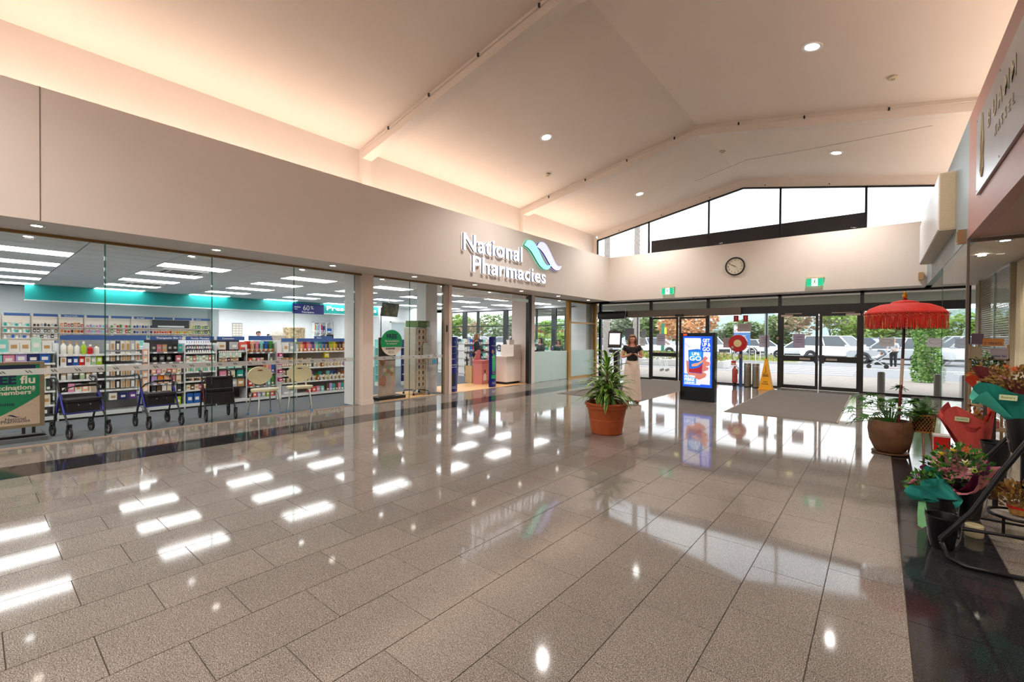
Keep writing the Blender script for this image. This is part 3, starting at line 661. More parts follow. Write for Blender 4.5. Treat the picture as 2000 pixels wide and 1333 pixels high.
# ------------------------------------------------------------------ shop furniture and stock
PAL = dict(white='#eceae4', cream='#e6dcc2', black='#1a1a1c', grey='#85888c', silver='#b9bcc0', red='#c9231c', coral='#e0604e', orange='#e98420', amber='#a8641a',
           yellow='#e3cf1c', lime='#a5c51c', green='#3f8a34', teal='#1fa39a', aqua='#7fd6cc', blue='#1d5fb8', navy='#1b2a70', purple='#5d3a96', lilac='#b79ad6',
           pink='#e28fae', rose='#c9717a', magenta='#b02863', brown='#5c4028', tan='#c39a68', peach='#efb48f', kraft='#c6a878', sage='#a9c29a', charcoal='#3a3c40', mint='#bfe3d2')
def C(n, r=.4): return M(PAL[n], r, var=.03, name='print_'+n)
LABELW = M('#f4f2ec', .5, var=.02, name='label_white')
PM = {}
def item_mesh(kind, col, w, h):
    """front of the goods looks along +X; origin at the base, width along Y"""
    key = (kind, col, round(w, 3), round(h, 3))
    if key in PM: return PM[key]
    b = MB(); d = min(.09, w*.9); m2 = LABELW if col not in ('white', 'cream') else C('tan'); sm = 0
    if kind == 'box':
        b.box(-d, 0, -w/2, w/2, 0, h).box(0, .002, -w*.3, w*.3, h*.3, h*.62, 1)
    elif kind == 'flat':
        b.box(-d, 0, -w/2, w/2, 0, h).box(0, .002, -w*.36, w*.36, h*.1, h*.3, 1)
    elif kind == 'jar':
        b.lathe([(w*.46, 0), (w*.5, h*.05), (w*.5, h*.74), (w*.44, h*.8)], (-w/2, 0, 0), 12).lathe([(w*.47, h*.78), (w*.47, h), (w*.44, h)], (-w/2, 0, 0), 12, 1); sm = 40
    elif kind == 'candle':
        b.lathe([(w*.44, 0), (w*.48, h*.04), (w*.5, h), (w*.46, h), (w*.44, h*.85)], (-w/2, 0, 0), 14).box(-.001, .003, -w*.2, w*.2, h*.25, h*.6, 1); sm = 40
    elif kind == 'bottle':
        b.lathe([(w*.48, 0), (w*.5, h*.03), (w*.5, h*.62), (w*.2, h*.74), (w*.18, h*.82)], (-w/2, 0, 0), 12).lathe([(w*.24, h*.8), (w*.24, h), (w*.2, h)], (-w/2, 0, 0), 10, 1); sm = 40
    elif kind == 'pack':   # pack on a peg: card with a hook slot, goods inside
        b.box(-.012, 0, -w/2, w/2, 0, h).box(0, .012, -w*.28, w*.28, h*.08, h*.72, 1).box(-.05, .02, -.003, .003, h*.93, h*.96, 1)
    elif kind == 'diffuser':
        b.lathe([(w*.42, 0), (w*.45, h*.02), (w*.45, h*.26), (w*.15, h*.34), (w*.15, h*.42)], (-w/2, 0, 0), 12, 1)
        for k in range(5): b.tube([(-w/2, 0, h*.1), (-w/2+.02*sin(k*2), (k-2)*w*.16, h*.92)], .004, 4)
        sm = 40; m2 = C('amber')
    elif kind == 'polish':
        b.lathe([(w*.45, 0), (w*.45, h*.5), (w*.2, h*.55)], (-w/2, 0, 0), 8, 1).lathe([(w*.25, h*.5), (w*.2, h)], (-w/2, 0, 0), 8); sm = 40
    elif kind == 'tin':
        b.box(-.02, 0, -w/2, w/2, 0, h).lathe([(0, .004), (w*.36, .004), (w*.36, 0)], (0, 0, h*.55), 14, 1, M4=Matrix.Rotation(pi/2, 4, 'Y')); m2 = M('#b9bdb8', .4, .3, name='tin_lid')
    PM[key] = b.mesh(kind+'_'+col, [C(col), m2], sm); return PM[key]
NOUN = dict(box='carton', flat='packet', jar='jar', candle='candle jar', bottle='bottle', pack='hanging pack', diffuser='reed diffuser', polish='polish bottle', tin='tin')
NM = dict(box='carton', flat='packet', jar='jar', candle='candle_jar', bottle='bottle', pack='hanging_pack', diffuser='reed_diffuser', polish='polish_bottle', tin='round_tin')
def row(kind, X, y0, y1, z, w, h, cols, where, group, jit=.0, count=None, end='poster', extra=''):
    n = count or max(1, int((y1-y0)/(w*1.05)))
    for i in range(n):
        y = y0+(y1-y0)*(i+.5)/n; col = cols[i % len(cols)] if isinstance(cols, (list, tuple)) else cols
        hh = h*(1+(random.uniform(-jit, jit) if jit else 0)); hh = round(hh*1.1/.01)*.01
        o = link(NM[kind], item_mesh(kind, col, w, hh), None, (X, y, z+.0005), (0, 0, rad(random.uniform(-4, 4)) if kind in ('box', 'candle', 'jar') else 0))
        lab = '%s %s on %s, %s from the %s end' % (col, extra or NOUN[kind], where, ordn(i), end)
        if len(re.findall(r"[A-Za-z0-9']+", lab)) > 16: lab = '%s %s, %s, %s along' % (col, extra or NOUN[kind], where.replace('the ', ''), ordn(i))
        tag(o, lab, 'product', group)
XG = -11.3
LSH = M('#dfe3e4', .4, name='shelf_white'); SH_G = M('#85878a', .5, name='shelf_grey'); BK = M('#a7a5a0', .7, name='backboard'); DK = M('#2b2b2e', .5, name='dark_display')
TICK = M('#f5f7f8', .5, name='price_ticket')
def gondola(label, y0, y1, shelves, mt=LSH, back=BK, top=1.45, depth=.42, X=XG, header=None, tickets=True, ends=(1, 0), hx=0):
    t = thing('shelf_unit', label, 'shelves', (X, y0, 0), 0, 'display shelving along the shop window'); w = y1-y0
    MB().box(-depth, 0, 0, w, .0, .035).build('plinth', BLACK, t); MB().box(-depth, .02, 0, w, .035, .095).build('base_shelf', LSH, t)
    MB().box(-depth-.02, -depth, 0, w, .095, top).build('back_panel', back, t)
    if ends[0]: MB().box(-depth, .01, -.02, .0, 0, top-.06).build('end_panel', LSH, t)
    if ends[1]: MB().box(-depth, .01, w, w+.02, 0, top-.06).build('end_panel', LSH, t)
    for z in shelves:
        s_ = MB().box(-depth, .0, .003, w-.003, z-.018, z).box(.0, .012, .003, w-.003, z-.028, z+.006).build('shelf', mt, t)
        if tickets:
            k = .06
            while k < w-.08:
                MB().box(.012, .016, k, k+.06, z-.024, z+.002).build('price_ticket', TICK, s_); k += random.choice((.12, .14, .17))
    if header:
        h = MB().box(-.06, -.04, .02, w-.02, top-.0, top+.085).build('header_sign', SIGNBLUE, t)
        if len(header) > 1: link('lettering', text_mesh(header, .055, .002, .001, mats=TICK), h, (-.038, w*.2, top+.022), ROT_PX)
    return t
gondola('white end shelving beside the flu poster, stacked with cartons', -.6, .96, [.3, .55, .8, 1.04, 1.24], top=1.4)
gondola('white peg-and-shelf unit behind the first walker', 1.0, 2.16, [.5, .72, .98, 1.18], top=1.45, header=' ', back=SH_G)
gondola('skin care unit with black display trays behind the second walker', 2.28, 2.86, [.36, .56, .76, .99, 1.2], mt=SH_G, back=DK, top=1.45, header='Therapeutic Skin Care')
gondola('white cosmetics stand with rows of polish', 2.88, 3.44, [.38, .57, .77, .98, 1.18], top=1.44, header='Family Planning', back=M('#dfe2ea', .5, name='stand_white'))
gondola('dark make-up stand with rows of white cards behind the black walker', 3.46, 4.05, [.38, .6, .8, .96, 1.16], mt=DK, back=DK, top=1.44, header='Cosmetics', tickets=False)
gondola('candle and diffuser shelving behind the left shower chair', 4.07, 4.70, [.36, .66, .92, 1.155], mt=SH_G, back=M('#6d655e', .7, name='taupe_back'), top=1.4)
gondola('narrow candle shelving with dark red end boxes', 4.84, 5.2, [.38, .57, .78, 1.15], mt=LSH, top=1.4, header=' ')
gondola('long candle shelving behind the right shower chair ending at the pillar', 5.22, 6.85, [.39, .74, 1.15], mt=LSH, back=M('#9b8f86', .7, name='warm_back'), top=1.4, header=' ')
XF_ = XG-.01
W1 = 'the %s of the end shelving by the flu poster'; G1 = 'cartons on the end shelving'
row('box', XF_, -.5, .92, 1.245, .12, .19, ['white', 'white', 'mint', 'white', 'cream', 'white', 'aqua'], W1 % 'top shelf', G1, .2, end='photographer')
row('box', XF_, -.5, .9, 1.045, .13, .16, ['navy', 'blue', 'blue', 'yellow', 'yellow', 'aqua', 'pink', 'lilac'], W1 % 'second shelf', G1, .1, end='photographer')
row('flat', XF_, -.5, .9, .805, .05, .19, ['kraft', 'cream', 'tan', 'charcoal', 'cream', 'rose'], W1 % 'third shelf', G1, .1, end='photographer')
row('flat', XF_, .2, .9, .555, .055, .2, ['mint', 'charcoal', 'white', 'blue', 'cream'], W1 % 'fourth shelf', G1, .1, end='photographer')
row('box', XF_, .2, .9, .305, .09, .16, ['cream', 'kraft', 'charcoal'], W1 % 'fifth shelf', G1, .1, end='photographer')
row('box', XF_, .2, .9, .1, .14, .17, ['black', 'charcoal'], W1 % 'bottom shelf', G1, .1, end='photographer')
W2 = 'the %s behind the first walker'; G2 = 'goods on the peg-and-shelf unit'
row('bottle', XF_, 1.02, 1.55, 1.185, .075, .2, ['white', 'cream', 'white', 'lime', 'red', 'white'], W2 % 'top shelf', G2, .2)
row('box', XF_, 1.02, 1.58, .985, .075, .17, ['white', 'navy', 'blue', 'red', 'white', 'sage', 'lime'], W2 % 'second shelf', G2, .1)
row('jar', XF_, 1.02, 1.6, .725, .07, .1, ['white', 'silver', 'black', 'sage'], W2 % 'third shelf', G2)
row('box', XF_, 1.02, 1.58, .505, .085, .13, ['black', 'pink', 'white', 'peach', 'cream'], W2 % 'fourth shelf', G2, .1)
row('box', XF_, 1.04, 1.55, .1, .1, .14, ['red', 'rose', 'cream', 'sage', 'brown'], W2 % 'bottom shelf', G2, .2)
for z, r in ((1.25, 'top'), (1.04, 'second'), (.76, 'third'), (.52, 'fourth')):
    row('pack', XF_-.02, 1.62, 2.14, z, .062, .165, ['silver', 'white', 'charcoal', 'white', 'cream', 'silver', 'white'], 'the %s peg row behind the first walker' % r, 'packs on pegs')
row('box', XF_, 1.66, 2.1, .3, .11, .12, ['white', 'navy', 'purple'], 'the low shelf behind the first walker', G2)
W3 = 'the %s black skin care tray'; G3 = 'skin care tins'
row('tin', XF_, 2.31, 2.84, 1.205, .075, .14, ['charcoal', 'rose', 'tan', 'black', 'black', 'teal', 'sage'], W3 % 'top', G3)
row('tin', XF_, 2.31, 2.66, .995, .085, .13, ['black', 'charcoal', 'black', 'charcoal'], W3 % 'second', G3)
row('box', XF_, 2.68, 2.85, .995, .085, .12, ['rose', 'coral'], W3 % 'second', G3)
row('box', XF_, 2.31, 2.82, .765, .075, .09, ['peach', 'pink', 'cream', 'coral', 'peach', 'cream', 'silver'], W3 % 'third', G3)
row('flat', XF_, 2.31, 2.82, .565, .085, .15, ['lilac', 'orange', 'peach', 'rose', 'cream', 'purple'], W3 % 'fourth', G3)
row('flat', XF_, 2.31, 2.82, .365, .07, .15, ['charcoal', 'brown', 'white', 'cream', 'silver'], W3 % 'fifth', G3)
row('box', XF_, 2.3, 2.82, .1, .1, .15, ['orange', 'lime', 'green', 'lime'], W3 % 'bottom', G3)
for k in range(6):
    tag(link('hanging_pack', item_mesh('pack', 'peach', .09, .12), None, (XG+.012, 2.215, .42+k*.145)), 'peach clip-strip pack hanging beside the skin care unit, %s from the floor' % ordn(k), 'product', 'clip strip packs')
W4 = 'the %s of the white cosmetics stand'; G4 = 'bottles on the white cosmetics stand'
for z, dx, r in ((1.19, 0, 'lowest step'), (1.27, -.05, 'middle step'), (1.35, -.1, 'highest step')):
    MB_ = MB().box(XG-.42, XG+dx, 2.9, 3.42, z-.01 if z > 1.2 else 1.18, z).build('step', LSH, [o for o in bpy.data.objects if o.get('label', '').startswith('white cosmetics')][0])
    MB_.location = (-XG, -2.88, 0)
    row('polish', XG+dx-.012, 2.92, 3.4, z, .03, .065, ['navy', 'purple', 'navy', 'charcoal', 'red'], W4 % r, G4, count=11)
row('box', XF_, 2.9, 3.42, .985, .055, .12, ['white', 'sage', 'rose', 'sage', 'mint'], W4 % 'second shelf', G4, .1)
row('bottle', XF_, 2.9, 3.42, .775, .04, .1, ['white', 'sage', 'aqua'], W4 % 'third shelf', G4)
row('jar', XF_, 2.9, 3.42, .575, .045, .06, ['black', 'brown', 'peach'], W4 % 'fourth shelf', G4)
row('box', XF_, 2.9, 3.42, .385, .07, .1, ['cream', 'brown', 'cream', 'rose'], W4 % 'fifth shelf', G4)
row('box', XF_, 2.9, 3.42, .1, .11, .19, ['blue', 'blue', 'charcoal', 'grey'], W4 % 'bottom shelf', G4)
W5 = 'the %s of the dark make-up stand'; G5 = 'make-up on the dark stand'
row('polish', XF_, 3.5, 4.03, 1.165, .034, .06, ['black', 'black', 'brown', 'red'], W5 % 'top tray', G5)
row('flat', XG+.02, 3.5, 3.95, 1.05, .058, .1, ['mint', 'white'], W5 % 'card row', G5, extra='display card')
row('box', XF_, 3.5, 3.9, .965, .05, .07, ['tan', 'cream', 'peach', 'charcoal'], W5 % 'second tray', G5)
row('box', XF_, 3.5, 3.98, .805, .14, .05, ['mint', 'aqua'], W5 % 'third tray', G5)
row('flat', XF_, 3.5, 4.02, .605, .13, .16, ['pink', 'cream', 'teal'], W5 % 'fourth tray', G5)
row('box', XF_, 3.72, 4.02, .385, .14, .17, ['silver', 'tan'], W5 % 'fifth tray', G5)
for y, c in ((3.5, 'white'), (3.75, 'silver'), (3.93, 'coral')):
    tag(link('carton', item_mesh('box', c, .15, .17), None, (XF_-.05, y+.08, 1.23)), '%s carton set on top of the dark make-up stand' % c, 'product', G5)
W6 = 'the %s behind the left shower chair'; G6 = 'candles behind the left shower chair'
for i, (c, y) in enumerate((('red', 4.13), ('peach', 4.23), ('pink', 4.33), ('aqua', 4.43), ('blue', 4.53), ('green', 4.64))):
    tag(link('carton', item_mesh('flat', c, .095, .26), None, (XF_-.1, y, 1.156)), 'tall %s diffuser carton on the top shelf behind the left shower chair' % c, 'product', G6)
    tag(link('reed_diffuser', item_mesh('diffuser', 'black', .06, .22), None, (XF_, y+.02, 1.156)), 'black reed diffuser standing before the tall %s carton' % c, 'product', G6)
row('candle', XF_, 4.1, 4.46, .925, .08, .09, ['coral', 'cream', 'pink', 'cream'], W6 % 'second shelf', G6)
row('candle', XF_, 4.54, 4.68, .925, .08, .09, ['sage'], W6 % 'second shelf', G6)
row('box', XF_, 4.1, 4.28, .665, .08, .12, ['green', 'red'], W6 % 'third shelf', G6)
row('flat', XF_, 4.42, 4.68, .665, .055, .2, ['coral', 'peach', 'pink', 'blue', 'lime'], W6 % 'third shelf', G6)
row('box', XF_, 4.1, 4.2, .365, .1, .14, ['red'], W6 % 'fourth shelf', G6)
row('flat', XF_, 4.52, 4.68, .365, .06, .2, ['aqua', 'green'], W6 % 'fourth shelf', G6)
row('box', XF_, 4.1, 4.68, .1, .08, .11, ['brown', 'coral', 'lilac', 'silver', 'lime', 'coral', 'brown'], W6 % 'bottom shelf', G6, .1)
pc = thing('display_post', 'white post of dark red boxes between the candle shelves', 'display', (XG, 4.73, 0))
MB().box(-.4, .02, 0, .09, 0, 1.4).build('post', WHITE, pc)
for k in range(4): tag(link('carton', item_mesh('box', 'magenta', .09, .09), None, (XG+.12, 4.775, .44+k*.2)), 'dark red box on the display post, %s from the floor' % ordn(k), 'product', 'dark red boxes')
for k in range(4): MB().box(.02, .14, .0, .09, .425+k*.2, .438+k*.2).build('ledge', WHITE, pc)
W7 = 'the %s of the narrow candle shelving'; G7 = 'candles on the narrow shelving'
row('box', XF_, 4.88, 5.18, 1.155, .13, .2, ['white', 'silver'], W7 % 'top shelf', G7)
row('flat', XF_, 4.86, 5.18, .785, .05, .2, ['kraft', 'tan', 'kraft', 'amber'], W7 % 'second shelf', G7)
row('candle', XF_, 4.86, 5.18, .575, .08, .1, ['cream'], W7 % 'third shelf', G7)
row('candle', XF_, 4.86, 5.18, .385, .08, .1, ['cream'], W7 % 'fourth shelf', G7)
tag(link('carton', item_mesh('flat', 'silver', .32, .22), None, (XF_, 5.02, .096)), 'large pale grey carton with a tree print at the foot of the narrow candle shelving', 'product', G7)
W8 = 'the %s of the long candle shelving'; G8 = 'candles and diffusers on the long shelving'
tops = ['mint', 'sage', 'peach', 'cream', 'red', 'coral', 'pink', 'purple', 'brown', 'aqua', 'teal', 'blue', 'charcoal', 'lime', 'yellow', 'lime', 'brown', 'black']
tops = ['sage', 'peach', 'red', 'pink', 'purple', 'aqua', 'teal', 'blue', 'charcoal', 'lime', 'yellow', 'brown', 'black']
for i, c in enumerate(tops):
    y = 5.27+i*.1
    tag(link('carton', item_mesh('flat', c, .092, .245), None, (XF_-.1, y, 1.151)), 'tall %s diffuser carton in the bright row by the pillar' % c, 'product', G8)
    tag(link('reed_diffuser', item_mesh('diffuser', 'tan', .055, .2), None, (XF_, y+.03, 1.151)), 'amber reed diffuser before the tall %s carton' % c, 'product', G8)
for c, y, z, h in (('cream', 6.66, 1.151, .19), ('red', 6.56, 1.151, .3), ('blue', 6.76, 1.151, .28)):
    tag(link('carton', item_mesh('box', c, .11, h), None, (XF_-(.0 if c == 'cream' else .14), y, z)), '%s gift carton at the pillar end of the bright diffuser row' % c, 'product', G8)
row('flat', XF_, 5.24, 5.6, .745, .06, .22, ['tan', 'kraft', 'brown', 'tan', 'sage'], W8 % 'second shelf', G8, .05)
row('candle', XF_, 5.66, 6.5, .745, .075, .11, ['white', 'cream', 'amber', 'cream', 'cream', 'white', 'cream', 'cream', 'white'], W8 % 'second shelf', G8, count=9)
tag(link('carton', item_mesh('box', 'yellow', .13, .15), None, (XF_-.02, 6.02, .98)), 'bright yellow candle carton standing behind the candle jars', 'product', G8)
tag(link('carton', item_mesh('box', 'yellow', .1, .12), None, (XF_-.14, 6.02, .746)), 'yellow carton under the bright yellow candle carton', 'product', G8)
bpy.data.objects['carton'] if False else None
row('box', XF_, 6.5, 6.82, .745, .12, .12, ['lilac', 'pink'], W8 % 'second shelf', G8)
row('candle', XF_, 5.62, 6.5, .395, .08, .105, ['cream', 'amber', 'white', 'cream', 'cream', 'white', 'cream', 'white'], W8 % 'third shelf', G8, count=8)
row('box', XF_-.12, 5.62, 6.8, .395, .1, .2, ['purple', 'green', 'teal', 'charcoal', 'aqua', 'blue', 'navy', 'brown', 'amber', 'brown'], W8 % 'third shelf, back row', G8, .2)
row('candle', XF_, 5.26, 5.6, .395, .08, .1, ['cream'], W8 % 'third shelf near the chair', G8)
row('box', XF_, 5.5, 5.95, .1, .09, .12, ['red', 'coral', 'pink', 'aqua', 'lime'], W8 % 'bottom shelf', G8, .1)
row('flat', XF_, 6.0, 6.5, .1, .075, .17, ['brown', 'lilac', 'teal', 'brown', 'pink', 'teal'], W8 % 'bottom shelf by the pillar', G8, .1)
row('box', XF_, 6.5, 6.84, .1, .15, .18, ['kraft', 'amber'], W8 % 'bottom shelf at the pillar', G8)
# header boards of the next aisle
for i, (y, wd, s_) in enumerate(((1.15, .55, ''), (1.85, .5, 'Vitamins'), (4.35, .62, ''), (5.02, .5, 'Incontinence'), (6.0, .5, 'Baby'), (7.3, .45, 'Travel'))):
    t = thing('aisle_sign', 'blue header board %s' % ['over the peg-and-shelf unit', 'over the packs by the first glass joint', 'above the dark make-up stand', 'above the left shower chair', 'above the gift hamper', 'by the shop pillar'][i], 'sign', (-13.4, y*1.12, 0), 0, 'aisle header boards')
    MB().box(-.03, 0, 0, wd*1.15, 1.42, 1.54).build('board', SIGNBLUE, t); MB().box(-.03, -.01, .02, .05, 0, 1.42).build('post', WHITE, t); MB().box(-.03, -.01, wd*1.15-.05, wd*1.15-.02, 0, 1.42).build('post', WHITE, t)
    if s_: link('lettering', text_mesh(s_, .075, .002, .001, mats=TICK), t, (.002, .08, 1.455), ROT_PX)
# wall shelving far back in the shop
XB = -20.06
CREAMB = M('#f3e4d3', .6, emit=.12, var=.02, name='lit_cream_back')
bays = [-1.8, -1.2, -.6, 0, .6, 1.2, 1.8, 2.4, 3.0, 3.6, 4.17, 4.76, 5.36]
cols_b = [['aqua', 'teal', 'white'], ['white', 'silver', 'aqua'], ['aqua', 'mint', 'white'], ['teal', 'white'], ['teal', 'white', 'mint'], ['charcoal', 'brown', 'silver'], ['orange', 'amber', 'red', 'brown'], ['pink', 'lilac', 'aqua'], ['green', 'white', 'red'], ['navy', 'blue', 'silver'], ['red', 'coral', 'orange'], ['yellow', 'orange', 'lime'], ['lime', 'green', 'charcoal']]
BW = ['far wall bay %s from the dispensary' % ordn(12-i) for i in range(13)]
for i, y in enumerate(bays):
    t = thing('wall_shelving', 'cream backlit wall shelving bay with blue header, %s from the dispensary' % ordn(12-i), 'shelves', (XB, y, 0), 0, 'wall shelving at the back of the shop')
    MB().box(-.42, -.4, 0, .58, .1, 2.16).build('back_panel', CREAMB, t); MB().box(-.4, 0, 0, .58, 0, .1).build('base_shelf', LSH, t)
    MB().box(-.05, 0, .03, .56, 2.1, 2.18).build('header_sign', SIGNBLUE, t)
    if i in (3, 6, 9, 12): link('lettering', text_mesh({3: 'Vitamins', 6: 'General Health', 9: 'Pain Relief', 12: 'Weight'}[i], .05, .002, .001, mats=TICK), t, (.002, .1, 2.12), ROT_PX)
    MB().box(-.4, -.38, -.004, .004, .1, 2.14).build('upright', SH_G, t)
    for z in (.5, .8, 1.05, 1.25, 1.43, 1.6, 1.79): MB().box(-.4, -.05, .005, .575, z-.02, z).build('shelf', WHITE, t)
    for z, r in ((1.79, 'top'), (1.6, 'second'), (1.43, 'third')):
        k = random.choice(('jar', 'bottle', 'box'))
        cc = cols_b[i] if z > 1.5 else ['white', 'silver', random.choice(list(PAL))]
        row(k, XB-.08, y+.02, y+.56, z, .06, .1, cc, 'the %s shelf of the %s' % (r, BW[i]), 'goods on the far wall shelving', .2, count=7)
o = link('carton', item_mesh('flat', 'charcoal', 1.1, .3), None, (XB-.06, 4.7, 1.791)); tag(o, 'wide black display box on the top shelf of the far wall', 'product')
# dispensary beyond the teal fascia
t = thing('dispensary_counter', 'long white dispensary counter under the teal fascia', 'counter', (-19.3, 6.4, 0))
MB().box(-.6, 0, 0, 6.3, 0, 1.02).build('front', SHOPWHITE, t); MB().box(-.65, .05, -.02, 6.35, 1.02, 1.06).build('worktop', WHITE, t)
for y, lab in ((7.95, 'beside the man in white'), (10.5, 'beside the seated dispenser')):
    m_ = thing('computer_monitor', 'black computer monitor on the dispensary counter %s' % lab, 'monitor', (-19.5, y, 1.06))
    MB().box(-.1, .1, -.1, .1, 0, .015).build('foot', BLACK, m_); MB().box(-.02, .0, -.02, .02, .015, .2).build('stem', BLACK, m_); MB().box(-.01, .025, -.17, .17, .15, .55).build('screen', BLACK, m_)
t = thing('price_poster', 'tall noticeboard of small cards on the dispensary wall', 'poster', (-23.99, 7.98, 1.5))
MB().box(0, .02, 0, .45, 0, .64).build('board', M('#9c9a98', .6, name='notice_grey'), t)
for a in range(3):
    for b_ in range(5): MB().box(.02, .024, .03+a*.14, .15+a*.14, .03+b_*.12, .12+b_*.12).build('card', M('#d8cfc2', .6, name='card_cream'), t)
t = thing('open_shelves', 'white pigeonhole shelves with folders on the dispensary rear wall', 'shelves', (-23.95, 12.0, 0))
t.location.y = 11.85
MB().box(0, .02, 0, 1.05, 1.3, 2.3).build('back_panel', WHITE, t)
for y in (0, .35, .7, 1.03): MB().box(.02, .3, y, y+.02, 1.3, 2.3).build('divider', WHITE, t)
for z in (1.3, 1.72, 2.28): MB().box(.02, .3, 0, 1.05, z, z+.02).build('shelf', WHITE, t)
for i, (y, z, c, w_, h_) in enumerate(((.05, 1.74, 'orange', .07, .4), (.14, 1.74, 'aqua', .07, .35), (.24, 1.74, 'lilac', .06, .38), (.42, 1.74, 'magenta', .07, .4), (.55, 1.74, 'navy', .07, .36), (.74, 1.74, 'blue', .28, .22), (.06, 1.32, 'blue', .12, .2), (.42, 1.32, 'navy', .2, .22), (.76, 1.32, 'silver', .22, .3))):
    o = link('folder', item_mesh('flat', c, w_, h_), None, (-23.7, 11.85+y+w_/2, z)); tag(o, '%s folder in the dispensary pigeonholes, %s' % (c, 'upper row' if z > 1.5 else 'lower row'), 'folder', 'folders in the pigeonholes')
# gift hamper wrapped in clear film
t = thing('gift_hamper', 'large cream floral gift basket standing above the candle shelves', 'basket', (-13.5, 5.95, 0))
MB().box(-.3, .3, -.5, .5, 0, 1.42).build('plinth', WHITE, t); MB().lathe([(.27, 1.42), (.3, 1.45), (.3, 1.78), (.28, 1.8), (.27, 1.78)], (0, .2, 0), 20).build('basket', M('#d9c3a0', .8, var=.5, scale=14, name='floral_fabric'), t, 40)
MB().lathe([(.2, 1.42), (.24, 1.55), (.1, 1.66), (0, 1.68)], (0, -.28, 0), 14).build('soft_bag', M('#c9c2b4', .8, var=.2, name='grey_fabric'), t, 40)
# window band of low white boxes: next aisle shelving seen over the tops
for i, (y, x) in enumerate(((-.5, -14.6), (2.4, -14.6), (5.5, -14.6))):
    t = gondola('low white shelving of the next aisle in, %s section' % ['poster end', 'middle', 'pillar end'][i], y, y+2.6, [.5, .9, 1.2], X=x, top=1.36, tickets=False)
    row('flat', x-.03, y+.05, y+2.5, 1.205, .12, .17, ['white', 'silver', 'aqua', 'pink', 'white', 'blue', 'cream', 'lime'], 'the next aisle, %s section' % ['poster end', 'middle', 'pillar end'][i], 'cartons in the next aisle', .2)
# right part of the shop, seen through the doorway
for i, (x, y) in enumerate(((-12.6, 12.3), (-14.5, 12.9), (-11.6, 14.6))):
    t = thing('shelf_unit', 'white open shelving beyond the shop entrance, %s' % ['by the long-haired woman', 'deeper in the shop', 'near the far windows'][i], 'shelves', (x, y, 0), 0, 'shelving beyond the shop entrance')
    MB().box(-.3, -.28, 0, 1.6, 0, 1.3).build('back_panel', WHITE, t)
    for z in (.1, .4, .7, 1.0, 1.28): MB().box(-.28, .05, 0, 1.6, z-.02, z).build('shelf', WHITE, t)
    for y_ in (0, 1.58): MB().box(-.3, .05, y_, y_+.02, 0, 1.3).build('end_panel', WHITE, t)
    for z in (.1, .4, .7, 1.0, 1.28): row('flat', x+.03, y+.04, y+1.54, z, .13, .15, ['white', 'silver', 'blue', 'red', 'white', 'navy', 'charcoal', 'aqua'], '%s shelf %s' % ({.1: 'lowest', .4: 'second-lowest', .7: 'middle', 1.0: 'second-highest', 1.28: 'highest'}[z], ['by the long-haired woman', 'deeper in the shop', 'near the far windows'][i]), 'cartons beyond the shop entrance', .15)

struct(MB().box(-20.5, -20.02, 5.96, 6.2, 0, 3).build('trim_9', SHOPWHITE))
